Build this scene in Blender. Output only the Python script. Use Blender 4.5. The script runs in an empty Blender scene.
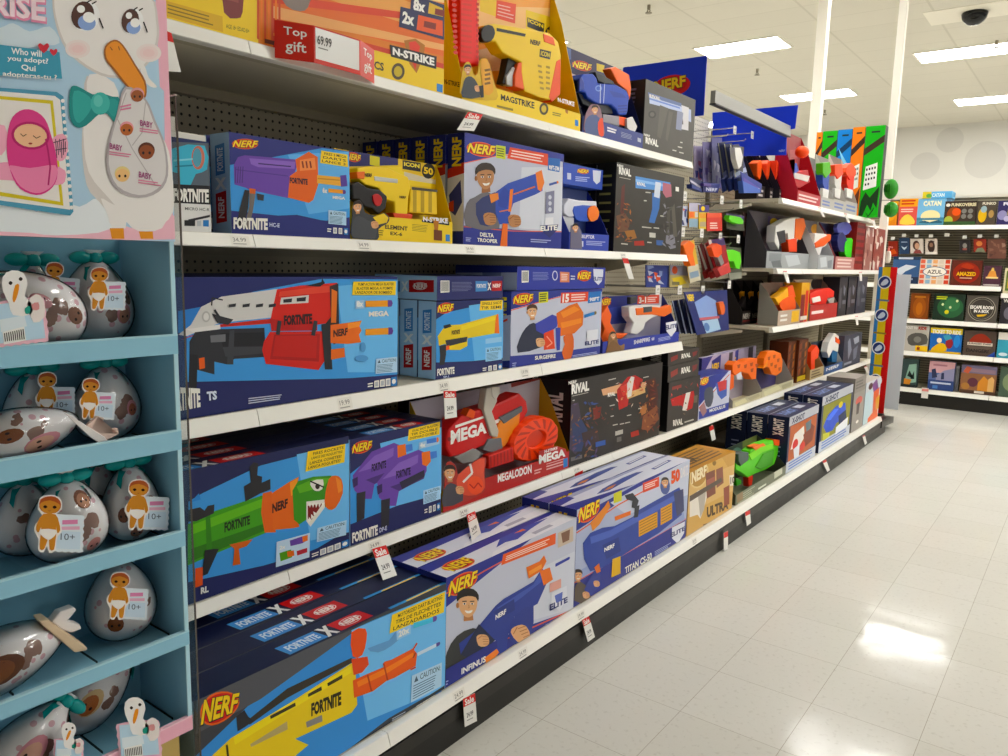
import bpy, math, random
from mathutils import Vector as V
random.seed(7)
D=bpy.data; S=bpy.context.scene; COL=S.collection
sin,cos,pi=math.sin,math.cos,math.pi
# ---------------------------------------------------------------- camera (focal length in pixels of a 1008 x 756 frame)
FPX,YAW,PIT,ROL=784.516,0.6445,0.1482,0.0229
CX,CH=1.5933,1.3541
def _cam():
    cy,sy=cos(YAW),sin(YAW); fw=V((-sy,cy,0)); rt=V((cy,sy,0)); up=V((0,0,1))
    cp,sp=cos(PIT),sin(PIT); f2=fw*cp-up*sp; u2=up*cp+fw*sp
    cr,sr=cos(ROL),sin(ROL)
    return rt*cr+u2*sr, u2*cr-rt*sr, f2
CR,CU,CF=_cam(); C0=V((CX,0,CH))
def ray(u,v,axis,val):
    d=CF*FPX+CR*(u-504)+CU*(378-v)
    return C0+d*((val-C0[axis])/d[axis])
def aX(u,v,x): return ray(u,v,0,x)
def aY(u,v,y): return ray(u,v,1,y)
def aZ(u,v,z): return ray(u,v,2,z)
# ---------------------------------------------------------------- materials
MATS={}
def lin(c): c/=255.; return c/12.92 if c<=.04045 else ((c+.055)/1.055)**2.4
def rgb(h): h=h.lstrip('#'); return tuple(lin(int(h[i:i+2],16)) for i in (0,2,4))
def M(h,rough=.42,metal=0,coat=0,kind=None):
    key=(h,rough,metal,coat,kind)
    if key in MATS: return MATS[key]
    m=D.materials.new(('%s_%s'%(kind or 'surface',h.strip('#')))); m.use_nodes=True
    nt=m.node_tree; b=nt.nodes['Principled BSDF']; c=rgb(h); y=.3*c[0]+.59*c[1]+.11*c[2]; c=tuple(min(1,max(.002,y+(k-y)*1.2)) for k in c)
    b.inputs['Base Color'].default_value=(*c,1); b.inputs['Metallic'].default_value=metal
    b.inputs['Coat Weight'].default_value=coat; b.inputs['Specular IOR Level'].default_value=.3
    tc=nt.nodes.new('ShaderNodeTexCoord'); n=nt.nodes.new('ShaderNodeTexNoise'); n.inputs['Scale'].default_value=14
    r=nt.nodes.new('ShaderNodeMapRange'); r.inputs[3].default_value=max(.03,rough-.06); r.inputs[4].default_value=rough+.06
    nt.links.new(tc.outputs['Object'],n.inputs['Vector']); nt.links.new(n.outputs['Fac'],r.inputs[0]); nt.links.new(r.outputs[0],b.inputs['Roughness'])
    MATS[key]=m; return m
def MN(name,fn):
    if name in MATS: return MATS[name]
    m=D.materials.new(name); m.use_nodes=True; fn(m.node_tree,m.node_tree.nodes['Principled BSDF']); MATS[name]=m; return m
def N(nt,t,**kw):
    n=nt.nodes.new(t)
    for k,v in kw.items(): setattr(n,k,v)
    return n
# ---------------------------------------------------------------- mesh builder
class MB:
    def __init__(s): s.v=[]; s.f=[]; s.m=[]; s.sm=[]; s.mats=[]
    def mi(s,m):
        if isinstance(m,str): m=M(m)
        if m not in s.mats: s.mats.append(m)
        return s.mats.index(m)
    def face(s,pts,m,smooth=False):
        i=len(s.v); s.v+=[V(p) for p in pts]; s.f.append(tuple(range(i,i+len(pts)))); s.m.append(s.mi(m)); s.sm.append(smooth)
    def mesh(s,vs,fs,m,smooth=False):
        i=len(s.v); s.v+=[V(p) for p in vs]; k=s.mi(m)
        for f in fs: s.f.append(tuple(j+i for j in f)); s.m.append(k); s.sm.append(smooth)
    def box(s,x0,x1,y0,y1,z0,z1,m,ms={}):
        p=[(x0,y0,z0),(x1,y0,z0),(x1,y1,z0),(x0,y1,z0),(x0,y0,z1),(x1,y0,z1),(x1,y1,z1),(x0,y1,z1)]
        for k,f in dict(b=(3,2,1,0),t=(4,5,6,7),f=(1,2,6,5),k=(0,4,7,3),s=(0,1,5,4),e=(2,3,7,6)).items():
            s.mesh([p[j] for j in f],[(0,1,2,3)],ms.get(k,m))
    def prism(s,poly,d,m,mside=None,cap=True):   # polygon of 3-D points pushed along the vector d
        n=len(poly); a=[V(p) for p in poly]; b=[p+V(d) for p in a]
        s.mesh(a,[tuple(range(n))],m)
        if cap: s.mesh(b,[tuple(reversed(range(n)))],mside or m)
        s.mesh(a+b,[(i,i+n,(i+1)%n+n,(i+1)%n) for i in range(n)],mside or m)
    def tube(s,pts,r,m,n=8,cap=True):
        pts=[V(p) for p in pts]; R=r if isinstance(r,(list,tuple)) else [r]*len(pts); vs=[]; fs=[]
        for i,p in enumerate(pts):
            t=(pts[min(i+1,len(pts)-1)]-pts[max(i-1,0)]).normalized()
            a=t.orthogonal().normalized() if i==0 else (a-t*a.dot(t)).normalized()
            b=t.cross(a)
            vs+=[p+(a*cos(2*pi*k/n)+b*sin(2*pi*k/n))*R[i] for k in range(n)]
        for i in range(len(pts)-1):
            for k in range(n): fs.append((i*n+k,i*n+(k+1)%n,(i+1)*n+(k+1)%n,(i+1)*n+k))
        s.mesh(vs,fs,m,True)
        if cap:
            s.mesh(vs[:n],[tuple(reversed(range(n)))],m); s.mesh(vs[-n:],[tuple(range(n))],m)
    def ball(s,c,r,m,nu=16,nv=10,rot=None,fn=None):
        c=V(c); r=r if isinstance(r,(tuple,list)) else (r,r,r); vs=[]; fs=[]
        for j in range(nv+1):
            t=pi*j/nv
            for i in range(nu):
                q=V((sin(t)*cos(2*pi*i/nu),sin(t)*sin(2*pi*i/nu),cos(t)))
                if fn: q=fn(q)
                q=V((q.x*r[0],q.y*r[1],q.z*r[2]))
                if rot: q=rot@q
                vs.append(c+q)
        for j in range(nv):
            for i in range(nu): fs.append((j*nu+i,(j+1)*nu+i,(j+1)*nu+(i+1)%nu,j*nu+(i+1)%nu))
        s.mesh(vs,fs,m,True)
    def build(s,name,parent=None,bevel=0,seg=2,solid=0):
        if name=='figure_print':
            for p in s.v: p.z=max(p.z,WP[parent].z+.0006)
        me=D.meshes.new(name); lo=[min(p[k] for p in s.v) for k in range(3)]; hi=[max(p[k] for p in s.v) for k in range(3)]
        org=V(((lo[0]+hi[0])/2,(lo[1]+hi[1])/2,lo[2]))
        me.from_pydata([p-org for p in s.v],[],s.f)
        for m in s.mats: me.materials.append(m)
        me.polygons.foreach_set('material_index',s.m); me.polygons.foreach_set('use_smooth',s.sm); me.update()
        o=D.objects.new(name,me); COL.objects.link(o)
        put(o,org,parent); MOFF[o]=org
        if bevel:
            w=o.modifiers.new('edge','WELD'); w.merge_threshold=1e-5
            b=o.modifiers.new('bevel','BEVEL'); b.width=bevel; b.segments=seg; b.limit_method='ANGLE'; b.angle_limit=.6
        return o
def onto(mb,o):   # print carried by an existing piece becomes faces of that piece
    me=o.data; n=len(me.vertices); vs=[v.co.copy() for v in me.vertices]+[p-MOFF[o] for p in mb.v]; fs=[tuple(p.vertices) for p in me.polygons]+[tuple(i+n for i in f) for f in mb.f]
    mats=list(me.materials); mi=[p.material_index for p in me.polygons]; sm=[p.use_smooth for p in me.polygons]
    for m in mb.mats:
        if m not in mats: mats.append(m)
    mi+=[mats.index(mb.mats[k]) for k in mb.m]; sm+=mb.sm; new=D.meshes.new(me.name); new.from_pydata(vs,[],fs)
    for m in mats: new.materials.append(m)
    new.polygons.foreach_set('material_index',mi); new.polygons.foreach_set('use_smooth',sm); new.update(); o.data=new; D.meshes.remove(me)
MOFF={}
WP={}
def put(o,org,parent):
    WP[o]=V(org)
    if parent: o.parent=parent; o.location=V(org)-WP[parent]
    else: o.location=org
def tag(o,label,cat,group=None,kind=None):
    o['label']=label; o['category']=cat
    if group: o['group']=group
    if kind: o['kind']=kind
    return o
def empty(name,loc,label,cat,group=None):
    o=D.objects.new(name,None); o.empty_display_size=.05; COL.objects.link(o); put(o,V(loc),None); return tag(o,label,cat,group)
def struct(o): o['kind']='structure'; return o
def dup(o,delta,label=None,name=None):
    c=o.copy(); COL.objects.link(c); c.location=o.location+V(delta); WP[c]=WP[o]+V(delta)
    if label: c['label']=label
    for ch in list(o.children):
        k=ch.copy(); COL.objects.link(k); k.parent=c
        for g in ch.children: q=g.copy(); COL.objects.link(q); q.parent=k
    return c
# ---------------------------------------------------------------- lettering
GL={}
def glyphs(t,bold):
    k=(t,bold)
    if k not in GL:
        cu=D.curves.new('lettering','FONT'); cu.body=t; cu.resolution_u=2; cu.offset=bold; cu.fill_mode='FRONT'
        ob=D.objects.new('lettering',cu); me=ob.to_mesh()
        vs=[(q.co.x,q.co.y) for q in me.vertices]; fs=[tuple(p.vertices) for p in me.polygons]
        ob.to_mesh_clear(); D.objects.remove(ob); D.curves.remove(cu)
        x0=min(a for a,b in vs);x1=max(a for a,b in vs);y0=min(b for a,b in vs);y1=max(b for a,b in vs)
        GL[k]=([((a-x0)/(x1-x0),(b-y0)/(y1-y0)) for a,b in vs],fs)
    return GL[k]
def smooth(pts,n=4):
    out=[];k=len(pts)
    for i in range(k):
        p0,p1,p2,p3=pts[i-1],pts[i],pts[(i+1)%k],pts[(i+2)%k]
        for j in range(n):
            t=j/n
            out.append(tuple(.5*(2*p1[c]+(p2[c]-p0[c])*t+(2*p0[c]-5*p1[c]+4*p2[c]-p3[c])*t*t+(3*p1[c]-p0[c]-3*p2[c]+p3[c])*t**3) for c in (0,1)))
    return out
class Face:
    """Print on one flat face of a thing: 2-D positions are carried onto the plane axis=val."""
    def __init__(s,mb,axis,val,crop=(0,0,1),sgn=1,eps=.00004):
        s.mb,s.ax,s.val,s.c,s.sg,s.eps,s.n=mb,axis,val,crop,sgn,eps,3
    def P(s,p,lift=None):
        v=s.val+s.sg*s.eps*(s.n if lift is None else lift)
        return ray(s.c[0]+p[0]/s.c[2],s.c[1]+p[1]/s.c[2],s.ax,v)
    def poly(s,pts,m,sm=0):
        if sm: pts=smooth(pts,sm)
        s.n+=1; s.mb.face([s.P(p) for p in pts],m)
    def ell(s,cx,cy,rx,ry,m,rot=0,n=20):
        c,q=cos(rot),sin(rot)
        s.poly([(cx+rx*cos(2*pi*i/n)*c-ry*sin(2*pi*i/n)*q,cy+rx*cos(2*pi*i/n)*q+ry*sin(2*pi*i/n)*c) for i in range(n)],m)
    def line(s,a,b,w,m):
        dx,dy=b[0]-a[0],b[1]-a[1]; l=math.hypot(dx,dy) or 1; nx,ny=-dy/l*w/2,dx/l*w/2
        s.poly([(a[0]+nx,a[1]+ny),(b[0]+nx,b[1]+ny),(b[0]-nx,b[1]-ny),(a[0]-nx,a[1]-ny)],m)
    def path(s,pts,w,m):
        for a,b in zip(pts,pts[1:]): s.line(a,b,w,m)
    def sub(s,q): return Local(s,q)
    def text(s,t,q,m,bold=.02): s.sub(q).text(t,0,1,1,0,m,bold)
class Local:
    """a quadrilateral TL,TR,BR,BL on a face, addressed 0..1 (a across, b down)"""
    def __init__(s,F,q): s.F,s.q=F,q
    def at(s,a,b):
        q=s.q; return tuple((1-b)*((1-a)*q[0][k]+a*q[1][k])+b*((1-a)*q[3][k]+a*q[2][k]) for k in (0,1))
    def poly(s,pts,m,sm=0):
        if sm: pts=smooth(pts,sm)
        s.F.poly([s.at(*p) for p in pts],m)
    def rect(s,a0,b0,a1,b1,m): s.poly([(a0,b0),(a1,b0),(a1,b1),(a0,b1)],m)
    def ell(s,ca,cb,ra,rb,m,rot=0,n=20):
        c,q=cos(rot),sin(rot)
        s.poly([(ca+ra*cos(2*pi*i/n)*c-rb*sin(2*pi*i/n)*q,cb+ra*cos(2*pi*i/n)*q+rb*sin(2*pi*i/n)*c) for i in range(n)],m)
    def text(s,t,a0,b1,a1,b0,m,bold=.02,shear=0):
        vs,fs=glyphs(t,bold); s.F.n+=1
        s.F.mb.mesh([s.F.P(s.at(a0+(a1-a0)*x+shear*(y-.5),b1+(b0-b1)*y)) for x,y in vs],fs,m)
    def lines(s,rows,m,seed=1,a0=.03,a1=.97,b0=.05,b1=.95,fill=.5):
        rd=random.Random(seed); h=(b1-b0)/rows
        for r in range(rows):
            e=a1-(a1-a0)*rd.random()*.25
            s.rect(a0,b0+h*r+h*(1-fill)/2,e,b0+h*r+h*(1+fill)/2,m)
    def sub(s,a0,b0,a1,b1): return Local(s.F,[s.at(a0,b0),s.at(a1,b0),s.at(a1,b1),s.at(a0,b1)])
class WFace(Face):
    """as Face, but the 2-D positions are metres along the plane: (y,z) for axis 0, (x,z) for axis 1, (x,y) for axis 2"""
    def P(s,p,lift=None):
        v=s.val+s.sg*s.eps*(s.n if lift is None else lift)
        return V((v,p[0],p[1])) if s.ax==0 else V((p[0],v,p[1])) if s.ax==1 else V((p[0],p[1],v))
    def q(s,u0,v1,u1,v0): return Local(s,[(u0,v1),(u1,v1),(u1,v0),(u0,v0)])
def clip(pts,ax,lo,hi):
    for k,b,sg in ((ax[0],lo[ax[0]],1),(ax[0],hi[ax[0]],-1),(ax[1],lo[ax[1]],1),(ax[1],hi[ax[1]],-1)):
        out=[]
        for i,p in enumerate(pts):
            q=pts[i-1]; ip=(p[k]-b)*sg>=0; iq=(q[k]-b)*sg>=0
            if ip!=iq: t=(b-q[k])/(p[k]-q[k]); out.append(q+(p-q)*t)
            if ip: out.append(p)
        pts=out
        if len(pts)<3: return []
    return pts
class CFace(Face):
    bounds=None
    def poly(s,pts,m,sm=0):
        if sm: pts=smooth(pts,sm)
        s.n+=1; q=[s.P(p) for p in pts]
        if s.bounds:
            ax=[(1,2),(0,2),(0,1)][s.ax]; q=clip(q,ax,s.bounds[0],s.bounds[1])
        if len(q)>2: s.mb.face(q,m)
class CWFace(WFace):
    bounds=None
    poly=CFace.poly
# ---- marks that recur on the packaging
RED,YEL,NAVY,WHT,BLK,ORG='#d8322a','#f3d21c','#20275f','#f2f0ea','#15151a','#ef6f22'
def nerf(F,q,flat=False):
    L=F.sub(q) if not isinstance(F,Local) else Local(F.F,[F.at(*p) for p in q])
    L.ell(.5,.52,.5,.5,'#e2701f',-.22); L.ell(.5,.52,.46,.44,'#c9251f',-.22)
    L.text('NERF',.05,.88,.97,.16,'#151020',.07,.09); L.text('NERF',.06,.84,.96,.18,YEL,.035,.09)
def flag(F,q,rows=('',),m=YEL,tm='#1a1a1a'):
    L=F.sub(q); L.rect(0,0,1,1,m); n=len(rows)
    for i,r in enumerate(rows):
        L.text(r,.06+.03*(n-1-i),(i+.82)/n*.9+.06,.95-.02*i,(i+.15)/n*.9+.06,tm,.01)
def nq(x0,y0,x1,y1,sl=0): # quad TL TR BR BL, sl = slope dy/dx
    d=sl*(x1-x0); return [(x0,y0),(x1,y0+d),(x1,y1+d),(x0,y1)]
# ================================================================ setting
def floor_mat(nt,b):
    tc=N(nt,'ShaderNodeTexCoord'); mp=N(nt,'ShaderNodeMapping'); mp.inputs['Location'].default_value=(-.7031/.3048,-2.4275/.3048,0); mp.inputs['Scale'].default_value=(1/.3048,1/.3048,1)
    nt.links.new(tc.outputs['Object'],mp.inputs['Vector'])
    br=N(nt,'ShaderNodeTexBrick',offset=0,squash=1); br.inputs['Scale'].default_value=1; br.inputs['Mortar Size'].default_value=.0032
    br.inputs['Mortar Smooth'].default_value=.3; br.inputs['Brick Width'].default_value=1; br.inputs['Row Height'].default_value=1; br.inputs['Bias'].default_value=0
    br.inputs['Color1'].default_value=(*rgb('#cbc9c1'),1); br.inputs['Color2'].default_value=(*rgb('#c7c5bc'),1); br.inputs['Mortar'].default_value=(*rgb('#9b9587'),1)
    nt.links.new(mp.outputs[0],br.inputs['Vector'])
    n1=N(nt,'ShaderNodeTexNoise'); n1.inputs['Scale'].default_value=60; n1.inputs['Detail'].default_value=4; nt.links.new(tc.outputs['Object'],n1.inputs['Vector'])
    cr=N(nt,'ShaderNodeValToRGB'); cr.color_ramp.elements[0].position=.30; cr.color_ramp.elements[0].color=(*rgb('#a8a08f'),1); cr.color_ramp.elements[1].position=.42; cr.color_ramp.elements[1].color=(1,1,1,1)
    nt.links.new(n1.outputs['Fac'],cr.inputs[0])
    mx=N(nt,'ShaderNodeMix',data_type='RGBA',blend_type='MULTIPLY'); mx.inputs[0].default_value=.2
    nt.links.new(br.outputs['Color'],mx.inputs[6]); nt.links.new(cr.outputs[0],mx.inputs[7]); nt.links.new(mx.outputs[2],b.inputs['Base Color'])
    n2=N(nt,'ShaderNodeTexNoise'); n2.inputs['Scale'].default_value=1.6; n2.inputs['Detail'].default_value=5; nt.links.new(tc.outputs['Object'],n2.inputs['Vector'])
    r=N(nt,'ShaderNodeMapRange'); r.inputs[1].default_value=.3; r.inputs[2].default_value=.7; r.inputs[3].default_value=.06; r.inputs[4].default_value=.15; nt.links.new(n2.outputs['Fac'],r.inputs[0]); nt.links.new(r.outputs[0],b.inputs['Roughness'])
    n3=N(nt,'ShaderNodeTexNoise'); n3.inputs['Scale'].default_value=5; n3.inputs['Detail'].default_value=3; nt.links.new(tc.outputs['Object'],n3.inputs['Vector'])
    bp=N(nt,'ShaderNodeBump'); bp.inputs['Strength'].default_value=.09; bp.inputs['Distance'].default_value=.02; nt.links.new(n3.outputs['Fac'],bp.inputs['Height']); nt.links.new(bp.outputs[0],b.inputs['Normal'])
    b.inputs['Specular IOR Level'].default_value=.085
mb=MB(); mb.box(-9,11,-5,19,-.1,0,MN('vinyl_floor_tiles',floor_mat)); o=struct(mb.build('floor'))
WPF=WP[o]
o.data.transform(__import__('mathutils').Matrix.Translation(WP[o])); o.location=(0,0,0)
def ceil_mat(nt,b):
    tc=N(nt,'ShaderNodeTexCoord'); mp=N(nt,'ShaderNodeMapping'); mp.inputs['Scale'].default_value=(1/1.22,1/.61,1); mp.inputs['Location'].default_value=(.25,.06,0)
    nt.links.new(tc.outputs['Object'],mp.inputs['Vector'])
    br=N(nt,'ShaderNodeTexBrick',offset=0,squash=1); br.inputs['Scale'].default_value=1; br.inputs['Mortar Size'].default_value=.012; br.inputs['Brick Width'].default_value=1; br.inputs['Row Height'].default_value=1
    br.inputs['Color1'].default_value=(*rgb('#d2cdbf'),1); br.inputs['Color2'].default_value=(*rgb('#cfcabc'),1); br.inputs['Mortar'].default_value=(*rgb('#c4bfb0'),1)
    nt.links.new(mp.outputs[0],br.inputs['Vector']); nt.links.new(br.outputs['Color'],b.inputs['Base Color']); b.inputs['Roughness'].default_value=.9
ZC=4.35
mb=MB(); mb.box(-9,11,-5,19,ZC,ZC+.1,MN('ceiling_tiles',ceil_mat)); o=struct(mb.build('ceiling')); o.data.transform(__import__('mathutils').Matrix.Translation(WP[o])); o.location=(0,0,0)
# far store wall, white with faint grey discs
mb=MB(); YB=18.9
mb.box(-9,11,YB,YB+.15,0,ZC,'#d3d1cb'); F=WFace(mb,1,YB,sgn=-1,eps=.002)
for (u,v,r) in ((985,160,13),(950,140,9),(925,166,10)):
    c=aY(u,v,YB); F.ell(c.x,c.z,r*.028,r*.028,'#c8c6c1',n=28)
for i in range(9): F.ell(2.2+i*.9,2.4+(i*37%5)*.35,.2+.05*(i%4),.2+.05*(i%4),'#c8c6c1',n=28)
struct(mb.build('wall_back'))
mb=MB(); mb.box(-9.15,-9,-5,19,0,ZC,'#c6c3ba'); struct(mb.build('wall_left'))
# ---- ceiling troffers
def emit(nt,b):
    b.inputs['Emission Color'].default_value=(1,.985,.95,1); b.inputs['Emission Strength'].default_value=LAMP; b.inputs['Base Color'].default_value=(.9,.9,.88,1)
LAMP=24.5
proto=None
lamps=[]
for k in range(-3,6):
    for j in range(-2,5):
        x=-2.72+2.46*k+2.46; y=11.05+3.66*j+(0 if k%2 else 1.85)
        if not(-8.3<x<10.5 and -4.6<y<18): continue
        lamps.append((x,y))
lamps.sort(key=lambda p:-p[1])
LBL={}
for x,y in lamps:
    if proto is None:
        mb=MB(); x0,x1,y0,y1=x-.57,x+.57,y-.3,y+.3
        for a in ((x0-.03,x1+.03,y0-.03,y0),(x0-.03,x1+.03,y1,y1+.03),(x0-.03,x0,y0,y1),(x1,x1+.03,y0,y1)): mb.box(*a,ZC-.012,ZC-.001,'#eeeae0')
        r=empty('ceiling_light',(x,y,ZC-.012),'x','ceiling light','recessed ceiling light panels'); mb.build('light_frame',r)
        mb=MB(); mb.box(x0,x1,y0,y1,ZC-.008,ZC-.001,MN('light_diffuser',emit)); mb.build('diffuser',r); proto=r; base=(x,y); o=r
    else: o=dup(proto,(x-base[0],y-base[1],0))
    key=(round(x,1),round(y,1)); LBL[key]=o
    o['label']='recessed white ceiling light panel out over the store'
for (x,y),o in LBL.items():
    if abs(x+2.72)<.2 and abs(y-11.05)<.3: o['label']='long lit ceiling panel above the plain end of the blue logo sign'
    elif abs(x+2.72)<.2 and abs(y-14.7)<.3: o['label']='lit ceiling panel crossed by the wider white pole'
    elif abs(x+.26)<.3 and abs(y-12.9)<.3: o['label']='lit ceiling panel just under the dark dome camera'
    elif abs(x+.26)<.3 and abs(y-16.56)<.3: o['label']='lit ceiling panel nearest to the far white wall'
# sprinkler heads
def sprinkler(u,v,label):
    p=aZ(u,v,ZC); mb=MB(); mb.tube([(p.x,p.y,ZC),(p.x,p.y,ZC-.05)],.02,'#8d8778',10); r=empty('sprinkler',(p.x,p.y,ZC-.1),label,'sprinkler'); mb.build('stem',r)
    mb=MB(); mb.tube([(p.x,p.y,ZC-.085),(p.x,p.y,ZC-.092)],.04,'#7d7768',12); mb.build('deflector',r)
    mb=MB(); mb.tube([(p.x,p.y,ZC-.045),(p.x+.02,p.y,ZC-.065),(p.x,p.y,ZC-.086)],.006,'#7d7768',6); mb.tube([(p.x,p.y,ZC-.045),(p.x-.02,p.y,ZC-.065),(p.x,p.y,ZC-.086)],.006,'#7d7768',6); mb.build('frame_arms',r)
sprinkler(757.5,69,'small sprinkler head on the ceiling between two light panels')
sprinkler(825,110,'small sprinkler head on the ceiling beside the wider white pole')
sprinkler(649,5,'small sprinkler head high above the blue logo sign')
sprinkler(997,40.5,'small sprinkler head beside the light panel under the dome camera')
# dome camera
p=aZ(975,12,ZC); mb=MB(); mb.box(p.x-.5,p.x+.5,p.y-.3,p.y+.3,ZC-.006,ZC-.001,'#e4dfd2'); r=empty('dome_camera',(p.x,p.y,ZC-.1),'black dome security camera on a white ceiling plate','camera'); mb.build('mounting_plate',r)
mb=MB(); mb.ball((p.x,p.y,ZC-.02),(.14,.14,.13),M('#141414',.12),18,8,fn=lambda q:V((q.x,q.y,min(q.z,.15)))); mb.build('dome',r)
# ================================================================ shelving bays
Z5,Z4,Z3,Z2,Z1=1.836,1.402,.984,.545,.165
B5,B4,B3,B2,B1=1.8045,1.371,.9415,.513,.128
F5,F4,F3=1.772,1.346,.982
XB=-.5
def peg_mat(c,hole):
    def fn(nt,b):
        tc=N(nt,'ShaderNodeTexCoord'); mp=N(nt,'ShaderNodeVectorMath',operation='MULTIPLY'); k=1/.0254; mp.inputs[1].default_value=(0,k,k)
        nt.links.new(tc.outputs['Object'],mp.inputs[0]); fr=N(nt,'ShaderNodeVectorMath',operation='FRACTION'); nt.links.new(mp.outputs[0],fr.inputs[0])
        sb=N(nt,'ShaderNodeVectorMath',operation='SUBTRACT'); sb.inputs[1].default_value=(0,.5,.5); nt.links.new(fr.outputs[0],sb.inputs[0])
        ln=N(nt,'ShaderNodeVectorMath',operation='LENGTH'); nt.links.new(sb.outputs[0],ln.inputs[0])
        gt=N(nt,'ShaderNodeMath',operation='GREATER_THAN'); gt.inputs[1].default_value=.16; nt.links.new(ln.outputs['Value'],gt.inputs[0])
        mx=N(nt,'ShaderNodeMix',data_type='RGBA'); mx.inputs[6].default_value=(*rgb(hole),1); mx.inputs[7].default_value=(*rgb(c),1); nt.links.new(gt.outputs[0],mx.inputs[0]); nt.links.new(mx.outputs[2],b.inputs['Base Color']); b.inputs['Roughness'].default_value=.6
    return fn
PEG=MN('pegboard_panel',peg_mat('#b3aa92','#191612'))
LIP='#f1efe8'; STEEL='#cfc8b6'
unit=empty('gondola_shelving',(-.25,1.7,0),'white steel gondola shelving with pegboard back and price rails along the aisle','shelving')
def shelf_plate(y0,y1,zt,zb,parent,xf=0,back=XB+.012,name='shelf'):
    mb=MB()
    mb.box(back,xf-.03,y0,y1,zt-.022,zt-.002,STEEL)           # deck
    mb.box(back,back+.03,y0,y1,zt-.05,zt-.022,'#a79f8c')         # rear flange
    mb.box(xf-.055,xf-.03,y0,y1,zb,zt-.022,'#b9b19d')                 # front flange
    k=int((y1-y0)/1.22)+1
    o=mb.build(name,parent)
    mb=MB(); n=max(1,round((y1-y0)/1.22)); d=(y1-y0)/n
    for i in range(n):
        a,b=y0+i*d+.0012,y0+(i+1)*d-.0012
        pr=[(xf-.03,a,zt-.002),(xf-.016,a,zt),(xf-.012,a,zt-.001),(xf-.001,a,zb+.002),(xf-.004,a,zb),(xf-.03,a,zb)]
        mb.prism(pr,(0,b-a,0),M(LIP,.3))
        mb.box(xf-.0165,xf-.0125,a,b,zt-.001,zt+.0005,M('#ddd9cf',.3))
    mb.build('price_rail',o)
    return o
ND=3.575
for zt,zb in ((Z5,B5),(Z4,B4),(Z3,B3)): shelf_plate(-.08,ND,zt,zb,unit)
shelf_plate(-.08,7.72,Z2,B2,unit)
for zt,e in ((F5,7.35),(F4,7.72),(F3,7.74)): shelf_plate(4.9,e,zt,zt-.034,unit)
mb=MB(); mb.box(XB-.02,XB,-.1,7.78,.1,2.02,PEG); mb.build('pegboard_back',unit)
mb=MB(); mb.box(XB,.25,-.1,6.9,.1,Z1-.002,STEEL); o=mb.build('base_deck',unit)
mb=MB(); n=5; d=7.0/n
for i in range(n):
    a,b=-.1+i*d+.0012,-.1+(i+1)*d-.0012
    mb.prism([(.25,a,Z1-.002),(.269,a,Z1),(.273,a,Z1-.001),(.285,a,B1+.002),(.281,a,B1),(.25,a,B1)],(0,b-a,0),M(LIP,.3))
mb.build('price_rail',o)
mb=MB(); mb.box(.24,.2715,-.1,7.12,.0,.1275,M('#1d1c1a',.35)); mb.box(.2715,.276,-.1,7.1,.075,.115,M('#2b2926',.3)); mb.build('kick_plate',unit)
mb=MB(); mb.box(XB,.24,-.1,7.1,.0,.1,M('#2a2722',.5)); mb.build('base_frame',unit)
mb=MB(); mb.prism([(.2,6.9,.125),(.285,6.9,.125),(.285,7.37,.1),(.2,7.37,.1)],(0,0,-.055),M('#3c3a36',.35)); mb.build('corner_rail',unit,.004)
for y in (-.1,1.14,ND-.037,4.9,6.2,7.745):
    mb=MB(); mb.box(XB,XB+.03,y,y+.035,.1,2.04,M('#8b8473',.4)); mb.build('upright',unit)
mb=MB(); mb.box(XB-.03,XB+.03,-.1,7.78,2.02,2.045,M('#d8d2c4',.4)); mb.build('top_cap',unit)
# shelf brackets under each end of the near and further shelves
for z,ys in ((Z5,(3.53,)),(Z4,(3.53,)),(Z3,(3.53,)),(F5,(4.9,7.3)),(F4,(4.9,7.69)),(F3,(4.9,7.7)),(Z2,(7.68,))):
    for y in ys:
        mb=MB(); mb.prism([(XB+.02,y,z-.03),(-.2,y,z-.03),(-.2,y,z-.045),(XB+.02,y,z-.1)],(0,.018,0),M('#d5cfbf',.4)); mb.build('bracket',unit)
mb=MB(); mb.box(XB-.02,XB,3.79,4.895,2.046,2.26,MN('pegboard_panel_c',peg_mat('#d8d3c6','#6a655a'))); mb.build('pegboard_extension',unit)
# ================================================================ cardboard display of swaddled baby toys
DX,DY0,DY1=.30,.2,.757
CB='#9ac6da'; CBD='#8ebcd0'
disp=empty('display_stand',(.215,.48,.455),'pale blue cardboard display with bird picture header and five tiers of egg toys','display')
TIER=[(1.178,1.212),(1.004,1.04),(.822,.852),(.629,.656),(.456,.484)]
mb=MB(); mb.box(.118,.126,DY0,DY1,.455,1.377,M(CBD,.6)); mb.build('back_panel',disp)
for y in (DY0,DY1-.008):
    mb=MB(); mb.box(.126,DX-.004,y,y+.008,.455,1.377,M(CB,.6)); mb.box(DX-.004,DX-.001,y,y+.008,.455,1.377,M('#bcdde8',.6)); mb.build('side_panel',disp)
for i,(z0,z1) in enumerate(TIER):
    c='#efb9c9' if i==4 else CB
    mb=MB(); mb.box(.126,DX-.006,DY0+.008,DY1-.008,z0,z0+.004,M(CBD,.6))
    for y in (DY1-.10,DY1-.235,DY1-.37):      # folded locating ramps with a slot
        mb.prism([(.126,y,z0+.004),(.126,y+.085,z0+.004),(.126,y+.085,z0+.0085)],(DX-.02-.126,0,0),M(CB,.6))
        mb.box(.15,.25,y+.0855,y+.089,z0+.0042,z0+.009,M('#1c3038',.8))
    mb.box(DX-.006,DX,DY0,DY1,z0,z1,M(c,.6))
    mb.box(DX-.008,DX+.0005,DY0,DY1,z1-.002,z1+.001,M('#f4cdd8' if i==4 else '#b4d8e4',.6))
    mb.build('tier',disp)
mb=MB(); HX=DX+.004
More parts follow.
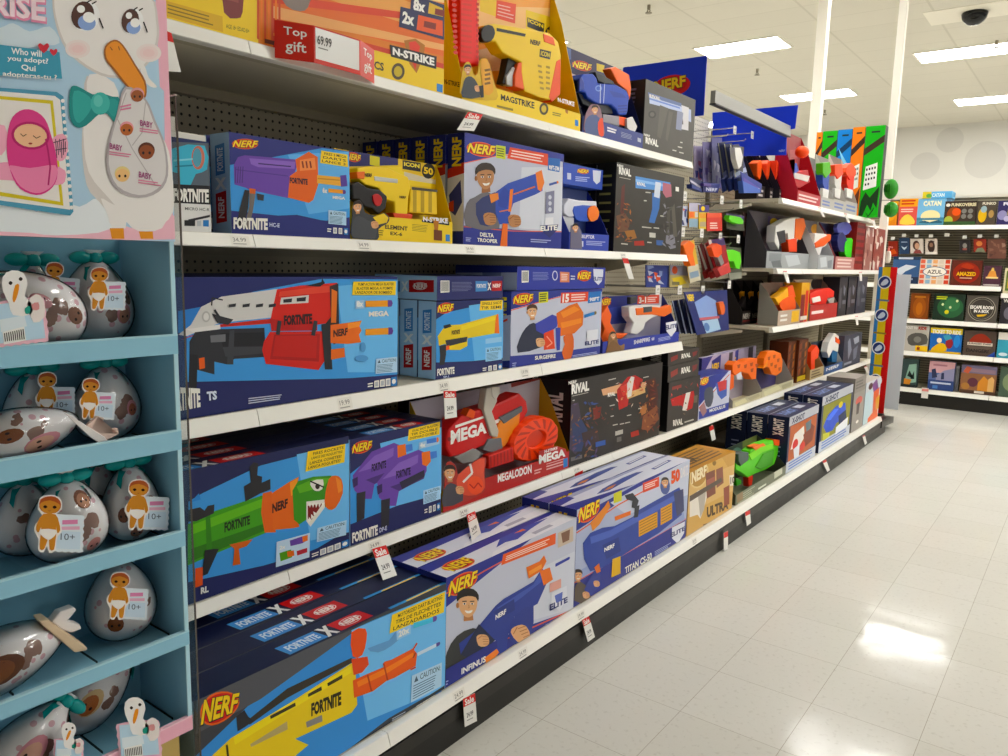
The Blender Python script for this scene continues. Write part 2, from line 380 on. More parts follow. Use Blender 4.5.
mb.box(.26,HX,DY0-.1,DY1,1.374,1.96,'#bcd7ea',{'e':'#f0c9d6','b':'#6b3d3a'})
F=CFace(mb,0,HX,(0,0,3.024)); F.bounds=((0,DY0-.1,1.374),(0,DY1,1.96))
# clouds and pink border
F.poly([(0,0),(520,0),(520,722),(0,722)],'#b9d5e9')
F.poly([(492,-10),(508,-10),(524,722),(502,722)],'#f0bccb'); F.poly([(470,-5),(495,-5),(500,280),(483,262)],'#f0bccb')
F.poly([(-700,690),(-300,685),(60,680),(170,700),(330,660),(400,690),(520,650),(524,724),(-700,722)],'#f3c4d1',3)
F.poly([(-700,640),(-560,600),(-420,630),(-260,600),(-120,640),(0,610),(60,600),(110,640),(170,600),(240,625),(300,600),(340,690),(170,712),(0,700),(-700,700)],'#eef3f7',3)
F.poly([(-640,120),(-500,80),(-380,110),(-200,80),(-90,105),(0,84),(40,70),(90,95),(150,80),(180,130),(110,140),(0,150),(-640,165)],'#dce9f2',3)
# bird
W='#f3efec'; WS='#dcd6d2'
F.poly([(262,230),(340,255),(352,300),(350,370),(330,480),(360,600),(340,650),(300,610),(262,560),(247,440),(255,330)],WS,3)
F.poly([(270,225),(345,250),(372,330),(430,350),(500,430),(520,520),(524,640),(470,690),(420,690),(380,655),(330,600),(268,520),(252,400),(262,320)],W,3)
F.poly([(158,0),(170,80),(200,150),(260,205),(330,235),(400,230),(450,190),(478,130),(478,60),(450,-15),(300,-40),(180,-40)],WS,3)
F.poly([(164,0),(176,76),(206,145),(264,198),(330,227),(398,222),(445,184),(471,126),(471,60),(446,-15),(300,-40),(184,-40)],W,3)
F.poly([(305,600),(330,612),(375,640),(380,690),(340,690),(325,650)],W,2); F.poly([(378,645),(500,640),(490,690),(440,700),(400,690)],W,2)
for a in ((332,690),(420,700)): F.poly([(a[0],a[1]),(a[0]+42,a[1]),(a[0]+44,722),(a[0]+6,722)],'#e39a2b')
for a in ((225,140),(440,152)): F.ell(a[0]+10,a[1]+8,38,28,'#f2e6e3'); F.ell(a[0]+10,a[1]+8,28,20,'#f2dedc'); F.ell(a[0]+10,a[1]+8,18,12,'#f1d6d5')
F.poly([(424,185),(440,205),(450,235),(475,262),(455,262),(430,235)],W,3)
def eye(cx,cy,rx,ry,rot):
    F.ell(cx,cy,rx,ry,'#fbfbfa',rot); F.ell(cx-rx*.18,cy-ry*.05,rx*.78,ry*.92,'#4a2a1e',rot); F.ell(cx+rx*.1,cy+ry*.45,rx*.62,ry*.5,'#8fa8d8',rot); F.ell(cx+rx*.25,cy+ry*.1,rx*.42,ry*.35,'#fdfdfb',rot); F.ell(cx-rx*.3,cy-ry*.45,rx*.28,ry*.25,'#fdfdfb',rot)
eye(258,48,44,46,.25); eye(400,65,34,40,.15)
for a,b in (((262,8),(285,-6)),((278,12),(292,4)),((300,55),(312,86)),((404,30),(416,22)),((420,32),(432,25)),((434,66),(446,98))): F.line(a,b,4,'#1d1512')
F.poly([(318,140),(345,120),(372,135),(410,195),(440,245),(442,290),(425,300),(390,270),(345,215),(318,178)],'#a3641a',3)
F.poly([(322,143),(346,125),(369,139),(406,198),(435,248),(438,284),(424,293),(392,264),(349,210),(323,176)],'#e8991f',3)
F.line((333,142),(340,152),3,'#9a5c14'); F.line((358,140),(362,152),3,'#9a5c14')
# bow tie
F.poly([(212,272),(232,260),(280,285),(300,280),(340,292),(362,300),(352,372),(325,345),(300,345),(260,380),(230,384),(210,350)],'#2e8b88',3)
F.poly([(224,275),(270,292),(276,328),(240,372),(222,345)],'#48a8a2',3); F.poly([(330,300),(356,306),(348,352),(328,336)],'#3f9d98',3); F.ell(303,313,29,34,'#56b5ad'); F.ell(297,305,14,18,'#71c6bd')
# bundle carried in the beak
F.poly([(378,262),(440,298),(470,365),(500,440),(508,530),(480,580),(420,598),(350,570),(322,500),(330,420),(352,350)],'#b9b2b4',3)
F.poly([(382,270),(436,302),(464,368),(494,440),(501,528),(474,572),(420,590),(356,563),(329,498),(337,420),(357,352)],'#e2dedd',3)
F.path([(382,280),(355,360),(400,450),(470,560)],3,'#bdb6b6'); F.path([(440,310),(430,400),(400,440)],3,'#bdb6b6')
def tinyface(cx,cy,r,skin,hair):
    F.ell(cx,cy-r*.25,r*1.05,r,hair); F.ell(cx,cy,r*.95,r*.9,skin); F.ell(cx-r*.4,cy+r*.1,r*.16,r*.2,'#2a1810'); F.ell(cx+r*.4,cy+r*.1,r*.16,r*.2,'#2a1810')
tinyface(383,392,20,'#b5683c','#e9a3a8'); tinyface(443,460,24,'#8d4c2b','#5b2f1b'); tinyface(370,530,22,'#edc48e','#e8d49a'); tinyface(415,290,20,'#9a5a36','#d9a0a0')
PK='#d98aa5'
for a,b in ((424,362),(332,432),(420,518)):
    F.text('BABY',[(a,b),(a+38,b+8),(a+38,b+26),(a,b+18)],'#a04a7c'); F.sub([(a-4,b+22),(a+70,b+32),(a+70,b+48),(a-4,b+38)]).lines(2,PK,b+1)
F.sub([(362,318),(400,310),(398,332),(362,338)]).lines(2,PK,4)
# title lettering at the top, question panel, framed picture
F.text('RISE',[(-26,-12),(140,-6),(142,74),(-26,50)],'#e79ab8',.06); F.text('RISE',[(-26,-14),(136,-8),(138,66),(-26,42)],'#f7e3ea',.03)
F.poly([(-30,130),(0,135),(180,158),(188,238),(0,228),(-24,222)],'#4d9ab4',0)
for i,(t,a,b) in enumerate((('Who will',34,126),('you adopt?',22,146),('Qui',64,108),('adopteras-tu ?',8,172))):
    y=142+i*24; F.text(t,[(a,y+a*.06),(b,y+b*.06+2),(b,y+22+b*.07),(a,y+19+a*.06)],'#f6f6f4',.02)
for cx,cy,s in ((132,144,17),(162,157,12)): F.poly([(cx,cy+s),(cx-s,cy-s*.3),(cx-s*.6,cy-s*.8),(cx,cy-s*.4),(cx+s*.6,cy-s*.8),(cx+s,cy-s*.2)],'#c73a46',2)
F.poly([(-230,247),(0,265),(172,278),(192,292),(222,640),(212,652),(0,620),(-230,588)],'#5c9cb8'); F.poly([(-220,260),(0,276),(166,290),(182,302),(212,634),(0,606),(-220,576)],'#f4f1ee')
for i in range(16): F.ell(190+i*1.75,305+i*21.5,6,6,'#f4f1ee',n=10)
F.poly([(-205,273),(0,290),(160,304),(192,622),(0,592),(-205,560)],'#d9c73c'); F.poly([(-195,284),(0,300),(152,314),(182,610),(0,580),(-195,550)],'#f2ede8')
# swaddled baby in the picture
F.poly([(158,420),(190,404),(206,430),(200,475),(180,488),(160,470)],'#f3b4c8',2); F.poly([(-22,385),(14,380),(24,430),(4,470),(-24,450)],'#f3b4c8',2)
for i in range(6): F.line((168+i*6,420+(i%2)*8),(172+i*5,478-(i%3)*9),2.5,'#463447')
F.path([(160,432),(200,420)],2.5,'#463447'); F.path([(160,455),(202,448)],2.5,'#463447')
F.poly([(-20,500),(40,490),(180,505),(198,540),(170,560),(30,545),(-20,540)],'#f0a9c2',3)
F.poly([(30,370),(60,335),(100,333),(136,360),(155,410),(172,480),(172,540),(150,575),(110,590),(60,570),(32,520),(20,450)],'#d94f8c',3)
F.poly([(30,500),(90,508),(168,500),(168,545),(146,572),(108,584),(62,564),(36,522)],'#ec8fb4',3)
F.ell(92,410,58,42,'#b8336b',.12); F.ell(92,410,50,35,'#f2c4a2',.12)
F.path([(138,420),(145,455),(152,505),(146,560)],5,'#b8336b'); F.path([(62,404),(70,412),(80,406)],2.5,'#5a3522'); F.path([(100,410),(110,418),(122,412)],2.5,'#5a3522'); F.ell(92,434,6,3,'#a8483f')
mb.build('header_panel',disp)
# carton that the display stands on
mb=MB(); mb.box(.13,.262,.22,.75,Z1,.452,M('#cbb27a',.6)); F=WFace(mb,0,.262)
L=F.q(.3,.4,.74,.2); L.rect(.1,.1,.6,.5,'#b79c62'); L.lines(3,'#8a7344',2,.65,.95,.1,.6)
tag(mb.build('carton'),'tan cardboard carton beneath the pink bottom lip of the display','carton')
# ---- swaddled egg toys
def swaddle(nt,b):
    tc=N(nt,'ShaderNodeTexCoord'); vo=N(nt,'ShaderNodeTexVoronoi'); vo.inputs['Scale'].default_value=46; nt.links.new(tc.outputs['Object'],vo.inputs['Vector'])
    r=N(nt,'ShaderNodeValToRGB'); r.color_ramp.interpolation='CONSTANT'; e=r.color_ramp.elements; e[0].color=(*rgb('#e6b7c3'),1); e[1].position=.25; e[1].color=(*rgb('#faf8fa'),1)
    nt.links.new(vo.outputs['Distance'],r.inputs[0])
    v2=N(nt,'ShaderNodeTexVoronoi'); v2.inputs['Scale'].default_value=15; nt.links.new(tc.outputs['Object'],v2.inputs['Vector'])
    nz=N(nt,'ShaderNodeTexNoise'); nz.inputs['Scale'].default_value=40; nt.links.new(tc.outputs['Object'],nz.inputs['Vector'])
    ad=N(nt,'ShaderNodeMath',operation='MULTIPLY_ADD'); ad.inputs[1].default_value=.35; nt.links.new(nz.outputs['Fac'],ad.inputs[0]); nt.links.new(v2.outputs['Distance'],ad.inputs[2])
    lt=N(nt,'ShaderNodeMath',operation='LESS_THAN'); lt.inputs[1].default_value=.36; nt.links.new(ad.outputs[0],lt.inputs[0])
    mx=N(nt,'ShaderNodeMix',data_type='RGBA'); mx.inputs[7].default_value=(*rgb('#8d6656'),1); nt.links.new(lt.outputs[0],mx.inputs[0]); nt.links.new(r.outputs[0],mx.inputs[6]); nt.links.new(mx.outputs[2],b.inputs['Base Color'])
    b.inputs['Roughness'].default_value=.55; b.inputs['Coat Weight'].default_value=.8; b.inputs['Coat Roughness'].default_value=.09
    n2=N(nt,'ShaderNodeTexNoise'); n2.inputs['Scale'].default_value=26; n2.inputs['Detail'].default_value=3; nt.links.new(tc.outputs['Object'],n2.inputs['Vector']); bp=N(nt,'ShaderNodeBump'); bp.inputs['Strength'].default_value=.25; bp.inputs['Distance'].default_value=.01; nt.links.new(n2.outputs['Fac'],bp.inputs['Height']); nt.links.new(bp.outputs[0],b.inputs['Coat Normal']); 
SW=MN('printed_swaddle_cloth',swaddle)
TEAL=M('#2f9a98',.35)
def film(nt,b):
    tr=N(nt,'ShaderNodeBsdfTransparent'); tr.inputs[0].default_value=(.97,.97,.97,1); gl=N(nt,'ShaderNodeBsdfGlossy'); gl.inputs['Roughness'].default_value=.08
    fr=N(nt,'ShaderNodeFresnel'); fr.inputs[0].default_value=1.35; mx=N(nt,'ShaderNodeMixShader'); nt.links.new(fr.outputs[0],mx.inputs[0]); nt.links.new(tr.outputs[0],mx.inputs[1]); nt.links.new(gl.outputs[0],mx.inputs[2])
    nt.links.new(mx.outputs[0],nt.nodes['Material Output'].inputs[0])
FILM=MN('clear_plastic',film)
from mathutils import Matrix as MX
def egg(c,rx,ry,rz,label,rot=None,knot=None,cards=(),patches=(),kn=1.0):
    """c centre; radii; rot a rotation carrying the pointed end away from +z"""
    r=empty('egg_toy',(c[0],c[1],c[2]-min(rz,ry if rot else rz)),label,'toy')
    R=rot or MX.Identity(3)
    sh=lambda q:V((q.x*(1-.26*q.z-.06*q.z*q.z),q.y*(1-.26*q.z-.06*q.z*q.z),q.z))
    mb=MB(); mb.ball(c,(rx,ry,rz),SW,28,20,R,sh)
    for (d,s,col,kind) in patches:     # printed faces on the cloth: discs that follow the surface
        d=V(d).normalized(); a=V((0,0,1)) if abs(d.z)<.9 else V((0,1,0)); a=(a-d*a.dot(d)).normalized(); b=d.cross(a)
        def disc(s,col,oa=0,ob=0,lift=1.012,sq=1):
            vs=[]
            for k in (0,.5,1):
                for i in range(14):
                    q=(d+(a*(oa+s*k*sq*sin(2*pi*i/14))+b*(ob+s*k*cos(2*pi*i/14)))).normalized(); q=sh(q); vs.append(V(c)+R@V((q.x*rx*lift,q.y*ry*lift,q.z*rz*lift)))
            fs=[(j*14+i,j*14+(i+1)%14,j*14+14+(i+1)%14,j*14+14+i) for j in (0,1) for i in range(14)]
            mb.mesh(vs,fs,col,True)
        if kind: disc(s*1.35,kind,s*.25,0,1.010)
        disc(s,col,0,0,1.014); disc(s*.17,'#2a1812',-s*.1,s*.42,1.022); disc(s*.17,'#2a1812',-s*.1,-s*.42,1.022)
    mb.build('swaddle',r)
    top=V(c)+R@V((0,0,rz*.97)); ax=R@V((0,0,1)); s1=R@V((0,1,0)); s2=R@V((1,0,0))
    if knot:
        mb=MB(); mb.ball(top+ax*.004,.013,TEAL,10,8)
        for sg in (1,-1):
            mb.ball(top+s1*sg*.024+ax*.006,(.010,.020,.011),TEAL,10,8,R)
            p=[top+s1*sg*.006,top+s1*sg*.022-ax*.012+s2*.012,top+s1*sg*.03-ax*.03+s2*.02]; w=ax.cross(s1)*.007+ax*.003
            mb.mesh([p[0]-w,p[0]+w,p[1]-w,p[1]+w,p[2]-w*1.2,p[2]+w*1.2],[(0,1,3,2),(2,3,5,4)],TEAL)
        mb.build('ribbon',r)
        mb=MB(); n=14; vs=[];fs=[]
        for j,(t,w) in enumerate(((0,.010),(.015,.016),(.032,.03),(.046,.042))):
            for i in range(n):
                a=2*pi*i/n; ww=w*kn*(1+.22*(i%2)*(j/2)); q=top+ax*(t*kn+.004)+s1*cos(a)*ww+s2*sin(a)*ww*.55; vs.append(q)
        for j in range(3):
            for i in range(n): fs.append((j*n+i,j*n+(i+1)%n,(j+1)*n+(i+1)%n,(j+1)*n+i))
        mb.mesh(vs,fs,SW,True); mb.mesh(vs[-n:]+[top+ax*.03*kn],[(i,(i+1)%n,n) for i in range(n)],SW,True); mb.build('gathered_top',r)
    mb=MB(); mb.ball(c,(rx*1.05,ry*1.04,rz*1.03),FILM,24,16,R,sh); mb.build('plastic_wrap',r)
    for cd in cards: cd(r)
    return r
SKIN,SKD,HAIR='#c98a45','#a96a2e','#a8552b'
def doll_card(cx,cy,h,x,rot=0,hair=HAIR):
    """die-cut card: a scalloped pale label with a paper doll standing at its side; cx,cy centre of the doll, h its height"""
    def fn(parent):
        mb=MB(); c,s=cos(rot),sin(rot); k=h/100.
        T=lambda a,b:(cx+(a*c-b*s)*k,cy+(a*s+b*c)*k)
        def lay(pts,m,lift,th=0,sm=2):
            pts=smooth(pts,sm) if sm else pts; q=[aX(*T(*p),x+lift) for p in pts]
            if th: mb.prism(q,(-th,0,0),m)
            else: mb.face(q,m)
        e=[(6,-18),(62,-18)]; sc=[(62+2.5*(i%2),-18+i*6) for i in range(12)]+[(62-i*6,48+2.5*(i%2)) for i in range(11)]+[(0,48),(2,-18)]
        lay(sc,M('#dfe8f0',.35),0,.0012,0); lay([(10,12),(58,12),(58,44),(10,44)],M('#cfe0ee',.35),.0002,0,0)
        lay([(24,-8),(52,-10),(52,-2),(24,0)],M('#d58ab0',.35),.0004,0,0); lay([(20,4),(56,2),(56,8),(20,10)],M('#e3b4ca',.35),.0004,0,0)
        vs,fs=glyphs('10+',.0); mb.mesh([aX(*T(22+26*a,28-12*b),x+.0005) for a,b in vs],fs,M('#4d5a6c',.35))
        out=[(-18,-46),(-6,-52),(10,-52),(21,-44),(22,-28),(12,-16),(20,-4),(24,12),(18,20),(15,30),(13,48),(2,52),(-2,40),(-8,52),(-18,48),(-18,28),(-26,14),(-24,0),(-12,-14),(-21,-26)]
        lay(out,M('#f4eeea',.35),.002,.002)
        lay([(-17,-44),(-5,-50),(9,-50),(19,-42),(20,-30),(10,-20),(-9,-20),(-19,-30)],M(hair,.35),.0022,0)
        lay([(-16,-38),(0,-43),(17,-37),(18,-29),(9,-20),(-8,-20),(-17,-29)],M(SKIN,.35),.0024,0)
        lay([(-11,-18),(11,-18),(18,-4),(21,10),(16,16),(13,4),(14,16),(13,28),(11,46),(3,46),(1,28),(-1,28),(-7,46),(-15,46),(-15,26),(-14,6),(-18,16),(-23,12),(-21,-2)],M(SKIN,.35),.0024,0)
        lay([(-14,10),(13,10),(12,20),(3,28),(-3,28),(-14,20)],M('#f4f0ec',.35),.0027,0)
        for ex in (-8,9): lay([(ex-4,-31),(ex,-34),(ex+4,-31),(ex,-28)],M('#2b170e',.2),.0027,0)
        lay([(-3,-25),(0,-24),(3,-25),(0,-23)],M('#8c3f30',.35),.0027,0)
        mb.build('hang_tag',parent)
    return fn
def bird_tag(cx,cy,h,x,rot=0):
    def fn(parent):
        mb=MB(); c,s=cos(rot),sin(rot); k=h/100.
        T=lambda a,b:(cx+(a*c-b*s)*k,cy+(a*s+b*c)*k)
        def lay(pts,m,lift,th=0,sm=2):
            pts=smooth(pts,sm) if sm else pts; q=[aX(*T(*p),x+lift) for p in pts]
            if th: mb.prism(q,(-th,0,0),M(m,.35))
            else: mb.face(q,M(m,.35))
        sc=[(-36,-8)]+[(-20+i*5,-10) for i in range(8)]+[(36+2*(i%2),-8+i*7) for i in range(9)]+[(36-i*6,54+2*(i%2)) for i in range(13)]+[(-38+2*(i%2),54-i*7) for i in range(9)]
        lay(sc,'#f2c6d4',-.001,.001,0); lay([(-32,-6),(32,-6),(32,50),(-34,50)],'#c3ddef',.0003,0,0); lay([(-30,16),(6,14),(8,30),(-30,34)],'#e3edf4',.0005,0,0)
        lay([(-18,-44),(-4,-52),(12,-46),(16,-30),(10,-14),(18,-2),(16,14),(-10,12),(-14,-6),(-20,-24)],'#f3f1ef',.0008,0)
        lay([(-2,-30),(4,-30),(0,-16),(-6,-6),(-8,-12)],'#e5992a',.001,0); 
        for ex,ey in ((-8,-34),(7,-38)): lay([(ex-3,ey),(ex,ey-3),(ex+3,ey),(ex,ey+3)],'#2a1b14',.001,0)
        lay([(12,-2),(26,-14),(36,-4),(34,20),(18,26)],'#efe7e4',.0008,0); lay([(18,0),(28,-2),(28,8),(20,8)],'#d79a9a',.001,0); lay([(8,4),(16,2),(14,12),(8,12)],'#2f8f7f',.001,0)
        lay([(-28,34),(4,30),(4,50),(-28,52)],'#f4f4f2',.0009,0,0)
        for i in range(10): lay([(-26+i*3,36-i*.3),(-24.6+i*3,36-i*.3),(-24.6+i*3,48),(-26+i*3,48)],'#1d1d1d',.0011,0,0)
        mb.build('hang_tag',parent)
    return fn
def at(u,v,x): p=aX(u,v,x); return (x,p.y,p.z)
def rotx(a): return MX.Rotation(a,3,'X')
BR,PKH='#8e5533','#e2a0ad'
def upright(u,floor,w,h,x,label,cards,patches=(),knot=True,rx=.04):
    p=aX(u,450,x); return egg((x,p.y,floor+.0075+h/2),rx,w/2,h/2,label,None,knot,cards,patches,.34)
def lying(u,v,x,floor,rx,ry,rz,a,label,knot,cards,patches,kn=.7):
    p=aX(u,v,x); e=math.hypot(rz*cos(a),ry*sin(a))*1.08; return egg((x,p.y,max(p.z,floor+.0075+e)),rx,ry,rz,label,rotx(a),knot,cards,patches,kn)
T1,T2,T3,T4,T5=[t[0]+.004 for t in TIER]; XBK,XFT=.166,.247
upright(105,T1,.122,.15,XBK+.004,'upright egg toy with paper doll tag in the corner under the header',[doll_card(99,289,42,.262,.02)],(((1,.55,-.35),.2,'#cf9a86','#e0a3ad'),((1,.9,.2),.2,'#8d6656',None)))
upright(45,T1,.062,.145,XBK-.004,'egg toy half hidden behind the lying one under the header',[doll_card(53,284,42,.2,.1)],(),True,.03)
lying(32,308,XFT,T1,.04,.056,.085,1.05,'egg toy lying on the top tier with a bird shaped barcode tag',True,[bird_tag(19,306,70,.303,-.12)],(((1,.2,.1),.2,'#eab0b8',None),((1,.3,-.75),.22,'#8d6656',None)))
upright(38,T2,.1,.136,XBK-.003,'upright egg toy with doll tag behind the lying one of the second tier',[doll_card(47,395,44,.2015,.0)],(((1,-.6,-.2),.2,'#8d6656',None),),True,.032)
upright(109,T2,.115,.138,XBK+.012,'upright egg toy with bent doll tag beside the clear panel, second tier',[doll_card(90,399,40,.262,.05)],(((1,.55,-.2),.16,'#b5705a','#e0a3ad'),))
lying(22,450,XFT+.003,T2,.038,.043,.088,-1.42,'egg toy lying across the second tier showing a pink capped face print',False,[],(((1,.35,.15),.28,'#e9b9a6',PKH),((1,-.3,-.35),.24,BR,None)))
upright(22,T3,.11,.13,XBK-.005,'egg toy tucked behind the front egg of the middle tier',[],(),True,.03)
upright(64,T3,.125,.142,XFT-.002,'upright front egg toy of the middle tier with doll tag and teal ribbon',[doll_card(49,524,55,.292,.04)],(((1,.3,.65),.2,'#c78f70','#8d5a40'),((1,.45,-.75),.2,'#e9a9a4',None)),True,.041)
upright(97,T3,.10,.138,XBK-.009,'egg toy in grey shade behind the corner egg of the middle tier',[],(),True,.026)
upright(128,T3,.098,.142,XFT-.022,'upright egg toy with doll tag in the corner of the middle tier',[doll_card(138,505,49,.272,.04)],(((1,-.2,-.9),.2,'#b57a62',None),((1,-.75,-.2),.2,'#7d4c38',None)),True,.04)
upright(113,T4,.118,.15,.2,'upright egg toy standing alone beside empty ramps of the fourth tier',[doll_card(119,596,46,.268,.05)],(((1,-.7,-.4),.22,BR,None),),False,.056)
lying(10,668,.232,T4,.048,.05,.09,-1.38,'egg toy lying on the fourth tier with brown face print and loose tag',False,[],(((1,-.15,-.45),.34,BR,'#6e3f26'),))
lying(98,722,XBK+.004,T5,.036,.054,.083,-.9,'egg toy leaning by the pink lip with teal bow and bird tag',True,[bird_tag(138,727,58,.303,-.1)],(((1,-.3,-.35),.26,'#c77b4f','#efd3a5'),),.3)
lying(28,748,XFT+.002,T5,.038,.052,.08,-.9,'egg toy at the frame corner with pink hooded face print and bird tag',True,[bird_tag(69,743,40,.303,.05)],(((1,-.2,-.1),.3,'#e9b9a6',PKH),),.3)
# loose gathered cloth and tag on the fourth tier
mb=MB(); q=[aX(*p,.262) for p in ((40,622),(48,620),(88,648),(87,651),(75,653),(42,625))]; mb.prism(q,(-.03,0,.004),M('#d9c3a8',.4)); q=[aX(*p,.25) for p in ((52,622),(60,612),(74,607),(77,610),(68,621),(80,624),(82,629),(72,633),(62,630))]; mb.prism(q,(-.02,0,0),M('#eee8e6',.6)); mb.build('doll_tag_edge',[o for o in D.objects if o.get('label','').startswith('egg toy lying on the fourth')][0],.003)
# side card of the second tier hanging edge on
mb=MB(); q=[aX(*p,.285) for p in ((63,412),(70,415),(105,437),(112,448),(104,446),(90,437))]; mb.prism(q,(-.002,0,0),M('#e9e4e2',.3)); q=[aX(*p,.284) for p in ((84,428),(98,416),(104,418),(103,424),(92,432),(118,428),(119,434),(100,444))]; mb.prism(q,(-.008,0,0),M('#e3c9bd',.5)); mb.build('doll_tag_edge',[o for o in D.objects if o.get('label','').startswith('egg toy lying across')][0],.002)
# ---- clear acrylic divider beside the display
yA=.80
p0=aX(187.5,400,.15)
def acr(nt,b):
    tr=N(nt,'ShaderNodeBsdfTransparent'); tr.inputs[0].default_value=(.86,.86,.85,1); gl=N(nt,'ShaderNodeBsdfGlossy'); gl.inputs['Roughness'].default_value=.04
    mx=N(nt,'ShaderNodeMixShader'); mx.inputs[0].default_value=.07; nt.links.new(tr.outputs[0],mx.inputs[1]); nt.links.new(gl.outputs[0],mx.inputs[2]); nt.links.new(mx.outputs[0],nt.nodes['Material Output'].inputs[0])
ACR=MN('clear_acrylic',acr)
mb=MB(); yA=.775; xa=aY(187.5,420,yA).x; zt=aY(177,95,yA).z
mb.box(.003,xa-.002,yA,yA+.003,.17,zt,ACR); mb.box(xa-.002,xa,yA,yA+.003,.17,zt,M('#57504a',.15)); mb.box(.003,xa,yA,yA+.003,zt,zt+.002,M('#cfcac2',.15))
tag(mb.build('acrylic_divider'),'clear acrylic divider standing between the cardboard display and the shelves','divider')
# ================================================================ packaged toys: builders
LAST={}
class Carton:
    """closed printed box; its front corners are read off in crop units, its foot stands at zb"""
    def __init__(s,crop,TL,TR,BR_,BL,x,zb,depth,front,side=None,top=None,row=None,gap=.0012,y0=None):
        pr=lambda p: aX(crop[0]+p[0]/crop[2],crop[1]+p[1]/crop[2],x)
        a,b,c,d=map(pr,(TL,TR,BR_,BL))
        s.y0=(a.y+d.y)/2 if y0 is None else y0; s.y1=(b.y+c.y)/2; s.zb=zb+.0008; s.zt=(a.z+b.z)/2; s.x=x; s.depth=depth
        if row is not None:
            s.y0=max(s.y0,LAST.get(row,-9)+gap); LAST[row]=s.y1
        s.mb=MB(); s.mb.box(x-depth,x,s.y0,s.y1,s.zb,s.zt,front,{'s':side or front,'t':top or side or front,'k':side or front,'e':side or front})
        lo=(x-depth,s.y0,s.zb); hi=(x,s.y1,s.zt)
        s.F=CFace(s.mb,0,x,crop); s.S=CFace(s.mb,1,s.y0,crop,-1); s.T=CFace(s.mb,2,s.zt,crop)
        for f in (s.F,s.S,s.T): f.bounds=(lo,hi)
        w=CWFace(s.mb,0,x); w.bounds=(lo,hi); s.W=w; s.f=w.q(s.y0,s.zt,s.y1,s.zb)
        w=CWFace(s.mb,1,s.y0,sgn=-1); w.bounds=(lo,hi); s.s=w.q(x-depth,s.zt,x,s.zb)
        w=CWFace(s.mb,2,s.zt); w.bounds=(lo,hi); s.t=Local(w,[(x-depth,s.y0),(x-depth,s.y1),(x,s.y1),(x,s.y0)])
    def done(s,label,name='toy_box',cat='toy box',group=None,behind=0,step=None,blabel=None,bgroup=None):
        o=tag(s.mb.build(name),label,cat,group); s.o=o
        for i in range(behind):
            c=dup(o,(-(step or s.depth+.005)*(i+1),0,0),blabel)
            if bgroup: c['group']=bgroup
        return o
class OpenBox:
    """open fronted package: tray with low front lip, sloping side wings, backing card; the toy sits inside"""
    def __init__(s,crop,BL,BR_,lipL,lipR,topR,x,zb,depth,lip,wing,card,label,row=None,gap=.0012,y0=None,wl=1,group=None,name='toy_package'):
        pr=lambda p,xx=x: aX(crop[0]+p[0]/crop[2],crop[1]+p[1]/crop[2],xx)
        s.crop=crop; s.x=x; s.xb=x-depth; a,b=pr(BL),pr(BR_)
        s.y0=a.y if y0 is None else y0; s.y1=b.y
        if row is not None: s.y0=max(s.y0,LAST.get(row,-9)+gap); LAST[row]=s.y1
        s.zb=zb+.0008; s.zl=(pr(lipL).z+pr(lipR).z)/2; s.zt=pr(topR,s.xb).z
        s.root=empty(name,(x-depth/2,(s.y0+s.y1)/2,s.zb),label,'toy package',group)
        y0,y1,zb,zl,zt,xb=s.y0,s.y1,s.zb,s.zl,s.zt,s.xb; t=.002
        mb=s.tray=MB(); mb.box(xb,x,y0,y1,zb,zb+t,lip); mb.box(x-t,x,y0,y1,zb+t,zl,lip)
        for y in (y0,y1-t): mb.prism([(xb,y,zb+t),(x-t,y,zb+t),(x-t,y,zl),(xb+(x-xb)*.35,y,zl+(zt-zl)*.72),(xb,y,zt)],(0,t,0),wing)
        s.F=CFace(mb,0,x,crop); s.F.bounds=((0,y0,zb),(0,y1,zl)); s.S=Face(mb,1,y0,crop,-1)
        w=CWFace(mb,0,x); w.bounds=s.F.bounds; s.f=w.q(y0,zl,y1,zb)
        mb=s.card=MB(); mb.box(xb-.003,xb,y0,y1,zb,zt,card); s.C=CFace(mb,0,xb,crop); s.C.bounds=((0,y0,zb),(0,y1,zt))
        w=CWFace(mb,0,xb); w.bounds=s.C.bounds; s.c=w.q(y0,zt,y1,zb)
        s.parts=[]
    def solid(s,pts,m,x,th=.03,name='blaster',sm=0,bev=.004,parent=None):
        """a moulded piece: outline at distance x, pushed back by th"""
        if sm: pts=smooth(pts,sm)
        q=[aX(s.crop[0]+p[0]/s.crop[2],s.crop[1]+p[1]/s.crop[2],x) for p in pts]
        for p in q: p.y=min(max(p.y,s.y0+.0025),s.y1-.0025)
        mb=MB(); mb.prism(q,(-th,0,0),m); return mb.build(name,parent or s.root,bev)
    def done(s):
        s.tray.build('tray',s.root); s.card.build('backing_card',s.root); return s.root
